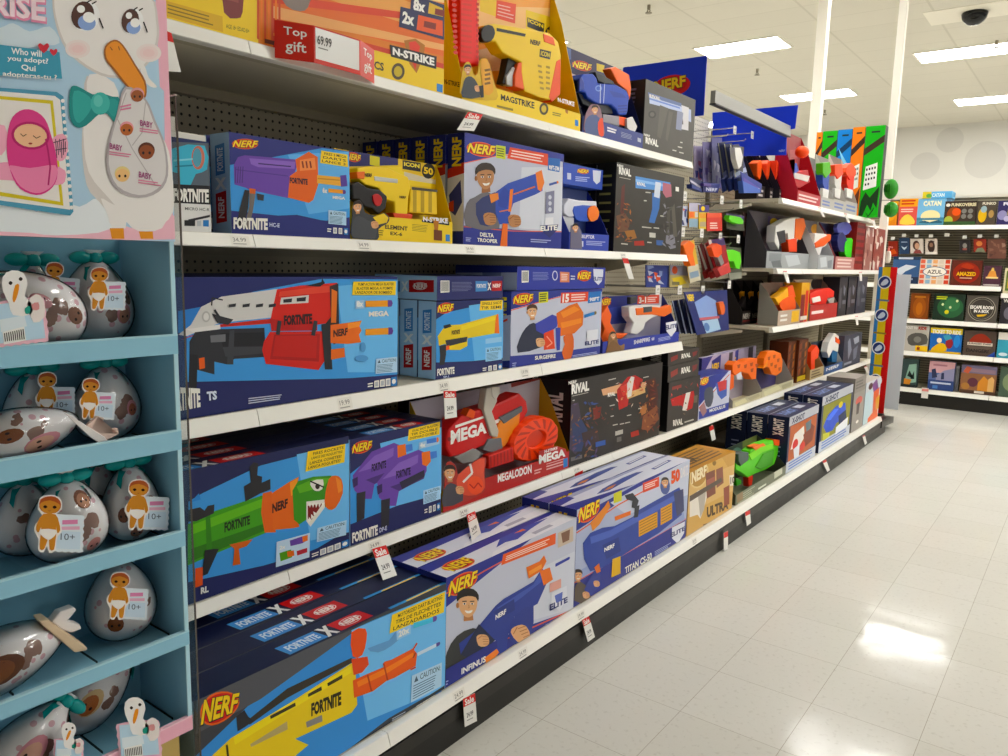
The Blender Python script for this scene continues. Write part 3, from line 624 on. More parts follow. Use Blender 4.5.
def boy(F,hx,hy,r,skin='#d9a882',hair='#2a1c16',shirt='#35383c',body=None,tone='#b98560'):
    """printed half figure: head at hx,hy with radius r"""
    if body: F.poly(body,shirt,2)
    F.poly([(hx-r*.35,hy+r*.7),(hx+r*.4,hy+r*.6),(hx+r*.5,hy+r*1.5),(hx-r*.4,hy+r*1.6)],tone)
    F.poly([(hx-r*.85,hy-r*.5),(hx-r*.4,hy-r*1.0),(hx+r*.4,hy-r*1.0),(hx+r*.82,hy-r*.4),(hx+r*.78,hy+r*.4),(hx+r*.4,hy+r*1.05),(hx,hy+r*1.25),(hx-r*.4,hy+r*1.05),(hx-r*.8,hy+r*.4)],skin,3)
    F.poly([(hx-r*1.0,hy-r*.2),(hx-r*.98,hy-r*.9),(hx-r*.4,hy-r*1.4),(hx+r*.5,hy-r*1.35),(hx+r*.98,hy-r*.8),(hx+r*.92,hy-r*.2),(hx+r*.7,hy-r*.6),(hx,hy-r*.72),(hx-r*.7,hy-r*.5)],hair,2)
    F.ell(hx-r*.95,hy+r*.15,r*.14,r*.26,tone)
    for e in (-.32,.38): F.ell(hx+r*e,hy,r*.15,r*.1,'#f3efe8'); F.ell(hx+r*e,hy,r*.08,r*.09,'#20150f'); F.line((hx+r*(e-.2),hy-r*.22),(hx+r*(e+.2),hy-r*.24),r*.09,hair)
    F.path([(hx+r*.05,hy+r*.1),(hx+r*.12,hy+r*.36),(hx-r*.02,hy+r*.38)],r*.06,tone)
    F.poly([(hx-r*.3,hy+r*.6),(hx+r*.05,hy+r*.66),(hx+r*.42,hy+r*.56),(hx+r*.28,hy+r*.82),(hx-r*.1,hy+r*.86)],'#f4efe9',2)
def hand(F,x,y,r,skin='#d9a882',dark='#a8734c',rot=0):
    c,s=cos(rot),sin(rot); T=lambda a,b:(x+r*(a*c-b*s),y+r*(a*s+b*c))
    F.poly([T(*p) for p in ((-1,-.5),(-.4,-.9),(.5,-.8),(.9,-.3),(.9,.6),(.2,1),(-.7,.8))],skin,2)
    for k in range(4): F.line(T(-.1+.05*k,-.55+.38*k),T(.85,-.5+.36*k),r*.09,dark)
    F.line(T(-.8,-.2),T(-.1,-.75),r*.1,dark)
def dart(F,q,body='#e8a03a',tip='#5c3f8f'):
    L=F.sub(q); L.rect(0,.1,.82,.9,body); L.poly([(.82,.05),(.96,.1),(1,.5),(.96,.9),(.82,.95)],tip)
def icons(F,q,n=4):
    L=F.sub(q)
    for i in range(n):
        a=i/n; 
        if i==n-1: L.rect(a+.03,.0,a+.22,1,'#3f7fc0'); L.ell(a+.12,.5,.07,.3,WHT,0,10)
        elif i==0: L.lines(2,WHT,3,.0,.2,.15,.85)
        else: L.rect(a+.03,.05,a+.2,.95,WHT); L.rect(a+.06,.2,a+.17,.8,'#b9bdc6')
def caution(F,q,m='#bcd9ef',tm='#51708c'):
    L=F.sub(q); L.rect(0,0,1,1,m); L.text('CAUTION:',.28,.3,.95,.08,'#3f5468',.01); L.poly([(.08,.3),(.15,.08),(.22,.3)],'#3f5468'); L.lines(6,tm,5,.06,.95,.38,.95,.35)
C5=(160,0,3.36); CA5=(160,110,3.36); CA6=(170,250,3.6); CA7=(180,410,3.6); CA8=(180,560,3.733)
CB1=(430,0,3.6); CB2=(430,120,3.6); CB3=(430,250,3.6); CB4=(400,350,3.2516); CB5=(400,450,2.4706); CB6=(660,80,3.979); CB7=(650,220,3.78); CB8=(650,340,3.78)
XF=-.021
SKY,LSKY,PUR='#4f97d8','#8cc0ec','#6b4aa3'
def fort_spine(c,b0=.08,b1=.93):   # side strip: pale blue with the two stacked word blocks
    s=c.s; s.rect(0,0,1,1,'#b4d2ea'); 
    def vt(t,b0,b1,a0,a1,m,bold): L=Local(s.F,[s.at(a0,b1),s.at(a0,b0),s.at(a1,b0),s.at(a1,b1)]); L.text(t,.06,.9,.94,.1,m,bold)
    s.poly([(.25,.12),(.75,.10),(.75,.40),(.25,.42)],'#4f86c2'); vt('FORTNITE',.13,.39,.3,.7,'#e6edf4',.03)
    s.text('X',.2,.56,.8,.44,'#f1f1ef',.06); s.poly([(.22,.60),(.78,.57),(.78,.88),(.22,.90)],'#b32a2c'); vt('NERF',.62,.86,.3,.7,'#f0e9e4',.03)
def bar(L,u0,u1,v0,v1):
    # two slanted word blocks and a cross on the top of the box
    a=(u1-u0); L.poly([(u0,v0),(u0+.42*a,v0),(u0+.45*a,v1),(u0+.02*a,v1)],'#4f8fd0'); L.text('FORTNITE',u0+.06*a,v1-(v1-v0)*.2,u0+.40*a,v0+(v1-v0)*.2,'#dfeaf6',.04); L.text('X',u0+.44*a,v1+.02,u0+.58*a,v0-.02,'#f2f2f0',.06); L.poly([(u0+.58*a,v0),(u0+.98*a,v0),(u0+1.0*a,v1),(u0+.6*a,v1)],'#c32c2c'); L.ell(u0+.79*a,(v0+v1)/2,.13*a,(v1-v0)*.36,'#efe2de'); L.ell(u0+.79*a,(v0+v1)/2,.12*a,(v1-v0)*.31,'#c32c2c'); L.text('NERF',u0+.68*a,v1-(v1-v0)*.28,u0+.90*a,v0+(v1-v0)*.28,'#f4ebe6',.05)

def grit(F,r,cols,n,sz,seed):   # fine broken print detail of a busy illustration
    rd=random.Random(seed)
    for i in range(n):
        x,y=r[0]+(r[2]-r[0])*rd.random(),r[1]+(r[3]-r[1])*rd.random(); a=rd.random()*6.3; l=sz*(.4+rd.random()); w=sz*(.15+.3*rd.random()); c,s_=cos(a),sin(a)
        F.poly([(x-l*c,y-l*s_),(x+w*s_,y-w*c),(x+l*c,y+l*s_),(x-w*s_,y+w*c)],cols[i%len(cols)])
# ================================================================ top shelf (near bay)
G='toys on the top near shelf'
c=Carton(C5,(-40,-300),(955,-260),(955,312),(-40,30),XF,Z5,.3,'#df8640','#d8b01c','#d8b01c','n5',y0=.84); c.zt
F=c.F
for i,(a,b,cc,dd,col) in enumerate(((-200,-60,60,140,'#e9a866'),(-60,40,120,190,'#e2763a'),(-140,-100,-10,10,'#f3cf9a'),(20,60,150,170,'#f0b47a'),(60,110,215,260,'#cf4c30'),(-20,10,60,80,'#d9532f'))):
    F.poly([(380,a),(955,cc),(955,dd),(380,b)],col)
F.poly([(380,120),(955,235),(955,330),(380,180)],'#c94a35')
F.poly([(-60,-400),(335,-320),(330,160),(-60,40)],'#efcf1e'); F.poly([(12,0),(210,55),(212,108),(12,52)],'#dcb418')
Lq=F.sub([(20,6),(205,58),(205,100),(20,48)]); Lq.lines(3,'#8a7420',6,fill=.35)
F.text('AGE: 8+ EDAD:8+',[(222,80),(300,98),(300,112),(222,94)],'#6b5c1c',.0)
F.poly([(212,-90),(275,-70),(278,40),(258,62),(215,42)],'#7b3b39',2); F.poly([(218,-80),(262,-66),(264,10),(222,-2)],'#94504a')
for i in range(7): F.poly([(326+i*12,-120),(333+i*12,-118),(333+i*12,132+i*3),(326+i*12,130+i*3)],'#ee8a3e' if i%2 else '#d05a24')
F.poly([(352,130),(385,138),(383,152),(352,144)],'#5b2a1c')
F.poly([(400,-40),(500,-30),(497,25),(470,38),(425,20)],'#8d7f78',2)
for (x,y,t) in ((845,-20,'8x'),(808,22,'2x')):
    F.poly([(x,y),(955,y+36),(955,y+112),(x-5,y+68)],'#272b50'); F.poly([(x+60,y+28),(950,y+48),(950,y+100),(x+54,y+78)],'#e2632c' if t=='2x' else '#d9b32a'); F.text(t,[(x+8,y+14),(x+48,y+25),(x+46,y+66),(x+5,y+55)],WHT,.05); F.poly([(x+80,y+48),(x+120,y+57),(x+118,y+78),(x+78,y+68)],'#7c2a17')
F.poly([(690,160),(955,232),(955,320),(690,246)],'#eecd1c'); F.text('RAPTORSTRIKE CS',[(520,150),(752,212),(752,240),(520,178)],'#2b2320',.03)
F.ell(800,240,22,28,'#4a3f2a'); F.ell(800,240,14,18,'#c9b23c')
F.poly([(820,136),(858,130),(890,152),(886,190),(862,246),(838,214)],'#b5762a'); F.poly([(836,142),(858,138),(874,156),(858,235),(844,200)],'#d94a2c'); F.poly([(772,150),(930,190),(928,232),(776,190)],'#1d1a20'); F.text('N-STRIKE',[(782,158),(922,194),(922,222),(782,184)],WHT,.045)
F.poly([(930,280),(950,285),(950,312),(930,307)],'#3f7fc0')
c.done('big orange and yellow toy box filling the near end of the top shelf')
# ---- open yellow package with orange magazine
p=OpenBox(CB1,(115,352),(540,470),(115,292),(540,400),(470,-25),XF,Z5,.15,'#efd01f','#e9cb1e','#e9b23a','yellow open package with chunky yellow blaster and tall orange magazine on the top shelf','n5')
F=p.C
F.poly([(60,-60),(475,-10),(475,120),(180,200),(60,200)],'#e7a25c'); F.poly([(175,20),(475,30),(475,90),(175,150)],'#f0c48a'); F.poly([(175,180),(300,150),(300,250),(175,260)],'#e8d7c0'); F.poly([(180,-40),(240,-30),(238,60),(180,40)],'#e6c61c')
F.poly([(240,0),(310,15),(306,85),(236,65)],'#d8523a'); F.sub([(244,8),(306,22),(302,78),(240,60)]).lines(4,'#f2c9bd',2,fill=.3)
F.poly([(345,35),(465,70),(465,175),(345,125)],'#e9cb1e'); F.poly([(350,62),(412,85),(410,120),(350,96)],'#1c1a16'); F.text('ICON',[(354,66),(408,88),(408,102),(354,80)],'#f0d85a',.04); F.ell(438,128,26,34,'#1c1a16'); F.text('50',[(420,105),(458,116),(458,146),(420,134)],'#efd01f',.04)
F=p.F
F.text('MAGSTRIKE',[(255,338),(376,368),(376,392),(255,360)],'#26221a',.03); F.sub([(238,372),(320,392),(320,410),(238,390)]).lines(1,'#8f7c1c',2)
F.ell(410,392,16,22,'#3f3716'); F.ell(410,392,9,13,'#cdb22c'); F.poly([(455,345),(525,365),(525,388),(455,368)],'#1d1a1d'); F.text('N-STRIKE',[(460,350),(520,367),(520,384),(460,366)],WHT,.04); F.poly([(478,335),(500,340),(496,410),(488,405)],'#b5762a'); F.poly([(522,430),(534,433),(534,455),(522,452)],'#3f7fc0'); F.sub([(440,400),(475,408),(475,424),(440,416)]).lines(2,'#8f7c1c',3)
p.S.poly([(54,140),(104,240),(108,330),(54,320)],'#e3c41a'); p.S.text('N-STRIKE',[(52,284),(106,296),(106,314),(52,302)],'#3a2a1c',.03)
b=p.solid([(180,118),(196,92),(232,84),(330,100),(430,118),(462,150),(472,200),(470,250),(455,330),(440,362),(395,352),(340,330),(330,260),(330,225),(262,190),(236,150),(200,150)],'#ecc90f',-.045,.05)
p.solid([(183,118),(200,92),(226,92),(236,120),(222,148),(196,150)],'#191512',-.042,.02,'muzzle',2,.003,b); p.solid([(282,205),(300,185),(345,190),(350,205),(318,228),(296,270),(285,308),(262,300),(272,260)],'#1b1b1d',-.06,.03,'grip',0,.003,b)
p.solid([(318,228),(350,215),(352,330),(305,312),(306,270)],'#e5672a',-.046,.04,'trigger_housing',0,.003,b); p.solid([(455,220),(472,210),(470,340),(440,368),(428,350)],'#e8622a',-.044,.05,'front_magazine',0,.003,b); p.solid([(275,275),(300,240),(312,250),(298,312),(278,305)],'#cfcfcf',-.055,.02,'grip_panel',0,.002,b)
p.solid([(408,120),(445,135),(452,165),(412,150)],'#e5672a',-.043,.02,'slide',0,.002,b)
bm=MB(); F2=Face(bm,0,-.0445,CB1); F2.poly([(240,100),(345,122),(342,132),(240,112)],'#2a2316'); F2.poly([(396,176),(436,186),(432,214),(394,204)],'#26211a'); F2.text('ICON',[(400,182),(432,190),(430,208),(398,200)],'#ead24a',.03); F2.text('NERF',[(362,140),(398,150),(396,166),(360,158)],'#3a2c14',.04)
for i in range(5): F2.poly([(388+i*2,232+i*20),(402+i*2,236+i*20),(402+i*2,244+i*20),(388+i*2,240+i*20)],'#b08f0c'); F2.poly([(418,236+i*19),(432,240+i*19),(431,248+i*19),(417,244+i*19)],'#b08f0c')
onto(bm,b)
m=p.solid([(72,-40),(172,-20),(178,238),(100,222)],'#e8400f',-.035,.05,'dart_magazine',0,.005)
bm=MB(); F2=Face(bm,0,-.0345,CB1)
for i in range(12): F2.ell(86+i*.6,-20+i*19,9,7,'#c23a14',.3,10); F2.poly([(166,-10+i*19),(176,-8+i*19),(176,2+i*19),(166,0+i*19)],'#c23a14'); F2.poly([(112,-10+i*19),(150,-4+i*19),(150,4+i*19),(112,-2+i*19)],'#d9441b')
onto(bm,m)
bm=MB(); F2=Face(bm,0,-.0182,CB1)   # printed half figure standing up from the lip
q=smooth([(118,345),(112,300),(120,240),(138,222),(150,240),(158,270),(172,262),(178,220),(196,208),(212,225),(232,300),(238,360)],3)
bm.prism([aX(430+a/3.6,b/3.6,-.019) for a,b in q],(-.002,0,0),'#d9b52a'); boy(F2,136,250,13,shirt='#3a3f44',body=[(116,350),(118,310),(128,280),(150,276),(170,300),(180,350)]); F2.poly([(182,218),(206,212),(222,260),(228,330),(196,340),(186,280)],'#e0a52c',2)
for i in range(4): F2.poly([(196,250+i*16),(216,246+i*16),(218,254+i*16),(198,258+i*16)],'#7a5a1c')
hand(F2,172,318,12); F2.poly([(176,310),(192,306),(194,350),(182,352)],'#1d1a18'); bm.build('figure_print',p.root); p.done()
# ---- blue and orange blaster in open navy package
p=OpenBox(CB1,(548,475),(765,528),(548,418),(765,480),(650,235),XF,Z5,.12,'#3b4583','#27305f','#232a5a','navy open package with round blue blaster and orange slide on the top shelf','n5')
F=p.C; F.poly([(500,170),(690,225),(690,300),(500,280)],'#2a2346'); nerf(F,[(512,212),(582,226),(582,262),(512,246)]); F.poly([(600,228),(628,235),(626,262),(600,255)],'#d8c22e'); F.poly([(480,170),(508,176),(508,215),(480,206)],'#4d5a86')
F=p.F; CD=(555,60,8.895); F.c=CD; F.sub([(462,585),(555,615),(552,665),(462,640)]).lines(2,'#e9e6ee',3,fill=.62); F.sub([(585,630),(690,665),(690,715),(585,690)]).lines(4,'#a9aecb',4,fill=.3); F.poly([(735,690),(765,700),(765,735),(735,725)],'#c9cede')
p.C.c=CD; p.C.poly([(130,110),(200,140),(240,330),(260,420),(140,420)],'#b9a9b4'); p.crop=CD
b=p.solid([(175,215),(200,160),(260,125),(340,120),(375,160),(385,205),(540,215),(640,270),(665,330),(655,380),(650,450),(640,490),(570,490),(545,440),(500,400),(380,390),(290,340),(270,290),(200,275)],'#2546ac',-.045,.06,bev=.006)
p.solid([(172,215),(202,160),(240,148),(262,200),(264,262),(200,277)],'#1c358f',-.042,.04,'front_ring',0,.004,b); p.solid([(358,105),(420,130),(520,188),(532,216),(440,207),(385,187)],'#26282c',-.043,.03,'top_rail',0,.002,b); p.solid([(495,75),(540,60),(662,130),(680,250),(668,352),(642,272),(560,205)],'#f0761a',-.05,.04,'slide',0,.003,b); p.solid([(205,288),(280,322),(500,410),(520,480),(440,480),(250,392)],'#23262b',-.06,.03,'barrel',0,.003,b); p.solid([(568,500),(637,512),(628,588),(562,572)],'#ee651c',-.04,.03,'trigger',0,.002,b); p.solid([(428,480),(572,502),(572,590),(428,552)],'#98949c',-.035,.02,'dart_rack',0,.002,b); p.solid([(640,522),(690,505),(732,592),(704,660),(642,604)],'#dcd8d8',-.03,.012,'badge',0,.001)
bm=MB(); F2=Face(bm,0,-.0445,CD); F2.ell(388,252,30,28,'#7d97d8'); F2.ell(388,252,20,18,'#3558b8'); F2.line((405,215),(402,385),7,'#c3cde6'); F2.line((445,150),(432,385),6,'#c3cde6'); F2.poly([(480,270),(600,300),(640,340),(520,330)],'#1d3a98')
for i in range(3): F2.poly([(560,405+i*26),(640,400+i*26),(640,410+i*26),(560,416+i*26)],'#1a3286')
onto(bm,b)
bm=MB(); F2=Face(bm,0,-.0182,CB1); bm.prism([aX(430+a/3.6,bb/3.6,-.0185) for a,bb in smooth([(560,478),(556,430),(566,400),(580,378),(602,376),(615,395),(622,440),(625,490)],3)],(-.002,0,0),'#8a6a78'); boy(F2,594,395,12,body=[(560,478),(562,430),(585,412),(610,425),(622,488)],shirt='#4c5a86'); F2.poly([(605,440),(622,425),(625,488),(608,484)],'#e2573a',2); bm.build('figure_print',p.root); p.done()
# ---- grey boxed blaster at the end
c=Carton(CB1,(775,286),(955,356),(946,582),(768,522),XF,Z5,.13,'#4f4c47','#2a2826','#3a3835','n5'); F=c.F
F.poly([(785,332),(905,372),(905,400),(790,360)],'#5f6f9d'); F.poly([(790,348),(940,395),(940,440),(920,432),(912,405),(790,372)],'#b9c3de'); F.poly([(790,352),(900,386),(900,392),(790,358)],'#6f87c4'); F.poly([(905,378),(932,388),(930,470),(892,462),(894,446),(912,448)],'#d4d2d6'); F.poly([(890,400),(912,406),(905,470),(885,465)],'#8a8fa8')
F.ell(800,412,14,14,'#35332f'); F.ell(800,412,8,8,'#5d5a54'); F.text('RIVAL',[(776,492),(822,505),(822,530),(776,516)],WHT,.05); F.text('NERF',[(770,480),(792,486),(792,494),(770,488)],WHT,.03); F.text('RIVAL',[(790,338),(830,350),(830,362),(790,350)],'#ddd9d2',.04)
for a,b,w in ((905,512,8),(900,528,16),(880,540,14),(905,548,16)): F.line((a-w/2,b),(a+w/2,b+w*.25),4,'#cfccc4')
F.poly([(828,378),(858,390),(830,500),(818,490)],'#5d5952'); F.poly([(860,400),(875,405),(855,510),(848,500)],'#5d5952'); F.line((800,552),(860,568),2,'#8b8880'); c.s.lines(5,'#7d7790',3,.2,.7,.1,.4); c.done('grey toy box with pale blue blaster print at the open end of the top shelf')
# "Top gift" shelf sign
def signbox(pts,label): pass
r=empty('shelf_sign',(.02,1.3,B5),'red shelf sign reading Top gift clipped to the top price rail','sign')
def A4(u,v,x): return aX(160+u/3.36,v/3.36,x)
xs=.045
L0,L1=A4(384,62,.004),A4(388,192,.004); a0,a1=A4(516,80,xs),A4(518,206,xs); b0,b1=A4(674,140,xs),A4(672,256,xs); e0,e1=A4(718,160,.004),A4(722,290,.004)
zt=(a0.z+b0.z)/2; zb=(a1.z+b1.z)/2; ya=(a0.y+a1.y)/2; yb=(b0.y+b1.y)/2; yl=(L0.y+L1.y)/2; ye=(e0.y+e1.y)/2; H=M('#c53e36',.3)
def panel(name,P0,P1,words,m,q):
    mb=MB(); t=.0015
    mb.face([P0[1],P1[1],P1[0],P0[0]],m); mb.face([p+V((-t,0,0)) for p in (P0[0],P1[0],P1[1],P0[1])],m)
    n=(P1[0]-P0[0]).cross(V((0,0,1))).normalized()
    for t_,a0_,b1_,a1_,b0_,mm in words:
        vs,fs=glyphs(t_,.012); at_=lambda a,b:(P0[0]*(1-a)+P1[0]*a)*(1-b)+(P0[1]*(1-a)+P1[1]*a)*b+n*.0006
        mb.mesh([at_(a0_+(a1_-a0_)*x,b1_+(b0_-b1_)*y) for x,y in vs],fs,mm)
    return mb,n
pl=((V((.004,yl,zt)),V((.004,yl,zb))),(V((xs,ya,zt)),V((xs,ya,zb)))); mb,n=panel('p',*pl,[('Top',.22,.42,.82,.14,WHT),('gift',.26,.86,.80,.5,WHT)],H,0); mb.build('red_panel',r)
pm=((V((xs,ya,zt)),V((xs,ya,zb))),(V((xs,yb,zt)),V((xs,yb,zb)))); mb,n=panel('p',*pm,[],H,0); 
at_=lambda a,b:(pm[0][0]*(1-a)+pm[1][0]*a)*(1-b)+(pm[0][1]*(1-a)+pm[1][1]*a)*b+n*.0008
mb.face([at_(.03,.04),at_(.97,.04),at_(.97,.88),at_(.03,.88)],M('#e6e4e0',.2)); mb.build('price_window',r)
mb=MB(); vs,fs=glyphs('69.99',.02); mb.mesh([at_(.06+.3*x,.48-.26*y)+n*.001 for x,y in vs],fs,'#55534f'); mb.face([at_(.08,.55)+n*.001,at_(.28,.55)+n*.001,at_(.28,.58)+n*.001,at_(.08,.58)+n*.001],'#77746f'); mb.build('price_print',r)
pe=((V((xs,yb,zt)),V((xs,yb,zb))),(V((.004,ye,zt)),V((.004,ye,zb)))); mb,n=panel('p',*pe,[('Top',.22,.42,.82,.14,WHT),('gift',.26,.86,.80,.5,WHT)],H,0); mb.build('red_panel',r)
# ================================================================ second shelf
c=Carton(CA5,(-30,88),(166,100),(170,402),(-30,396),XF,Z4,.16,'#e7e6e4','#23305e','#23305e','n4',y0=.83); F=c.F
F.poly([(-30,88),(170,100),(170,260),(-30,252)],'#5a6470'); F.poly([(-30,80),(170,96),(170,112),(-30,104)],'#23305e'); F.poly([(40,130),(150,120),(158,200),(120,215),(100,260),(70,262),(60,212),(40,205)],'#55b4cf',2); F.ell(128,160,22,40,'#c97a68'); F.ell(125,160,15,32,'#5d9fb4'); F.line((45,170),(110,165),6,'#8fd3e2'); F.line((50,190),(110,186),5,'#2e7f9a')
F.poly([(-30,245),(170,255),(170,318),(-30,308)],'#1c1c20'); F.text('FORTNITE',[(45,262),(164,266),(164,312),(45,308)],WHT,.05); F.text('MICRO HC-R',[(84,326),(166,330),(166,340),(84,336)],'#5a5a5a',.01); F.poly([(95,368),(168,352),(168,360),(95,376)],'#2a2a2e'); F.poly([(82,370),(118,371),(118,390),(82,389)],'#1d1d20'); F.poly([(145,370),(164,370),(164,392),(145,391)],'#3f7fc0'); F.poly([(124,372),(138,372),(138,390),(124,390)],'#c9ccd0')
c.done('small white and grey toy box with cyan blaster against the clear divider')
z=c.zt+.001
mb=MB(); mb.box(-.14,-.03,.84,1.035,z,z+.012,'#ece9e2'); mb.box(-.139,-.031,.841,1.034,z+.012,z+.0135,'#d6d2c8'); mb.box(-.1395,-.1385,.85,1.02,z+.002,z+.01,'#bdb9b0'); tag(mb.build('white_carton'),'flat white carton lying on the small cyan blaster box','carton')
mb=MB(); mb.box(-.14,-.05,.84,.975,z+.0145,z+.046,'#eeebe4'); mb.box(-.0505,-.0495,.85,.965,z+.028,z+.030,'#c9c5bb'); tag(mb.build('white_carton'),'taller white carton topping the stack against the clear divider','carton')
c=Carton(CA5,(234,79),(634,134),(640,424),(238,405),XF,Z4,.075,'#2b3075','#b4d2ea','#20265a','n4'); F=c.F; fort_spine(c)
F.poly([(234,185),(545,128),(634,140),(640,360),(560,372),(238,338)],SKY); F.poly([(430,150),(634,140),(640,330),(500,350)],'#6fb2e8'); F.poly([(238,362),(460,352),(640,392),(640,426),(238,408)],'#262d70')
nerf(F,[(242,95),(330,97),(330,132),(242,130)])
F.poly([(248,185),(262,158),(285,152),(455,166),(460,188),(440,250),(430,296),(300,268),(290,262),(250,250)],PUR); F.poly([(300,162),(455,174),(452,198),(330,192),(306,182)],'#8a68bd'); F.path([(330,180),(440,190)],4,'#3d2a66'); F.path([(255,200),(430,222)],3,'#553a88')
for i in range(4): F.line((255+i*8,190),(252+i*8,245),3,'#4a3278')
F.poly([(455,166),(500,140),(530,158),(532,250),(515,302),(500,312),(430,294),(436,222),(460,205)],'#e2713c'); F.poly([(470,168),(520,160),(524,200),(470,205)],'#ee935e')
for i in range(3): F.line((478+i*13,172),(482+i*13,195),5,'#7c2f18')
F.text('FORTNITE',[(436,226),(496,232),(496,252),(436,246)],'#2a1622',.05)
F.poly([(528,218),(610,226),(612,256),(528,246)],'#e8b05c'); F.poly([(605,220),(626,218),(630,256),(608,258)],'#5a4299'); F.line((530,230),(605,236),4,'#c68a3a')
F.poly([(285,268),(300,270),(296,330),(280,395),(256,392),(268,330)],'#2a2a2e'); F.poly([(300,270),(322,275),(312,340),(298,398),(282,396),(300,325)],'#77716c'); F.poly([(325,280),(350,285),(348,305),(328,302)],'#3a3a40'); F.poly([(300,262),(322,266),(320,282),(302,280)],'#c9673c')
flag(F,[(542,136),(630,150),(632,192),(538,178)],('FIRES 3 MEGA','DARTS','LANCE 3'),YEL)
dart(F,[(566,262),(625,268),(625,284),(566,278)]); F.text('6x',[(546,260),(562,262),(562,280),(546,278)],WHT,.03); F.text('MEGA',[(580,288),(622,292),(622,302),(580,298)],WHT,.04)
caution(F,[(566,336),(626,342),(626,388),(566,382)]); F.text('FORTNITE',[(247,360),(362,364),(362,404),(247,400)],WHT,.055); F.text('HC-E',[(368,378),(402,381),(402,395),(368,392)],'#cfd6ef',.03); icons(F,[(562,392),(634,398),(634,420),(562,414)])
c.done('blue toy box with purple and orange pistol print under the big orange box',behind=4,step=.09,blabel='blue toy box stored behind the purple and orange pistol box',bgroup='blue pistol boxes in depth')
p=OpenBox(CA5,(646,430),(982,450),(646,378),(982,352),(925,184),XF,Z4,.07,'#e9cb1c','#e6c81c','#e4c524','yellow open package with black gripped yellow blaster, numbered 50, on the second shelf','n4')
F=p.C; F.poly([(635,130),(800,150),(800,185),(635,190)],'#2a2a66'); nerf(F,[(625,138),(675,146),(675,178),(625,170)]); F.poly([(705,152),(738,158),(738,190),(705,184)],'#d9d03c'); F.poly([(640,190),(930,190),(930,260),(640,240)],'#efd640'); F.poly([(820,200),(925,215),(930,250),(820,232)],'#d6cdb5'); F.poly([(812,165),(930,182),(925,235),(812,205)],'#e4c41c')
F.poly([(815,168),(876,178),(876,208),(815,198)],'#23201a'); F.text('ICON',[(820,174),(872,182),(872,196),(820,188)],'#efdc6a',.04); F.ell(902,205,22,26,'#23201a'); F.text('50',[(886,190),(918,196),(918,220),(886,214)],YEL,.04)
F=p.F; F.text('ELEMENT',[(756,385),(832,392),(832,406),(756,399)],'#2c2818',.03); F.text('EX-6',[(774,408),(814,412),(814,424),(774,420)],'#2c2818',.03); F.sub([(735,400),(752,402),(752,425),(735,423)]).lines(3,'#7d6c12'); F.sub([(845,380),(905,386),(905,415),(845,408)]).lines(5,'#8f7d18',3,fill=.3); F.poly([(880,352),(972,360),(972,388),(880,376)],'#1d1a1d'); F.text('N-STRIKE',[(884,358),(968,364),(968,382),(884,374)],WHT,.045); F.poly([(915,340),(940,342),(934,405),(922,402)],'#b5762a'); F.poly([(920,402),(948,405),(948,440),(920,437)],'#6b3a1c'); F.poly([(960,418),(974,419),(974,442),(960,441)],'#3f7fc0')
b=p.solid([(662,195),(700,188),(770,196),(835,225),(842,262),(835,300),(832,362),(790,352),(788,310),(760,300),(735,262),(690,250),(668,232)],'#efcf18',-.035,.04)
p.solid([(646,250),(668,240),(700,262),(740,268),(765,290),(760,330),(735,352),(712,330),(690,325),(668,300),(650,300)],'#1f1c1c',-.033,.035,'grip',0,.004,b); p.solid([(715,288),(735,282),(748,300),(740,322),(722,318)],'#b3261f',-.030,.02,'trigger',2,.002,b); p.solid([(842,262),(930,275),(932,352),(838,345)],'#ecc916',-.034,.04,'magazine',0,.003,b); p.solid([(720,222),(800,232),(800,246),(722,238)],'#c9c8c4',-.0335,.01,'slide_bar',0,.002,b); p.solid([(782,345),(850,350),(846,372),(790,366)],'#dc5a22',-.034,.03,'muzzle',0,.002,b); p.solid([(660,208),(690,206),(688,232),(664,230)],'#e87922',-.033,.03,'end_cap',0,.002,b)
bm=MB(); F2=Face(bm,0,-.0335,CA5)
for i in range(3): F2.poly([(850+i*26,268),(862+i*26,270),(862+i*26,345),(850+i*26,343)],'#b99b10')
F2.poly([(846,258),(932,268),(932,276),(846,268)],'#4a4434'); F2.text('NERF',[(688,212),(712,214),(712,226),(688,224)],'#4a3212',.04); F2.text('NERF',[(805,288),(826,290),(826,298),(805,296)],'#4a3212',.04); onto(bm,b)
bm=MB(); F2=Face(bm,0,-.0182,CA5); q=smooth([(648,432),(646,360),(650,320),(668,302),(682,318),(690,345),(730,355),(752,345),(770,360),(765,380),(735,400),(730,436)],3); bm.prism([aX(160+a/3.36,110+bb/3.36,-.0185) for a,bb in q],(-.002,0,0),'#3c3d40'); boy(F2,664,326,15,body=[(648,430),(650,372),(668,355),(700,372),(725,380),(722,434)],shirt='#47494d'); F2.poly([(715,360),(752,347),(768,362),(762,378),(735,385)],'#e8c81c'); hand(F2,722,385,13); bm.build('figure_print',p.root); p.done()
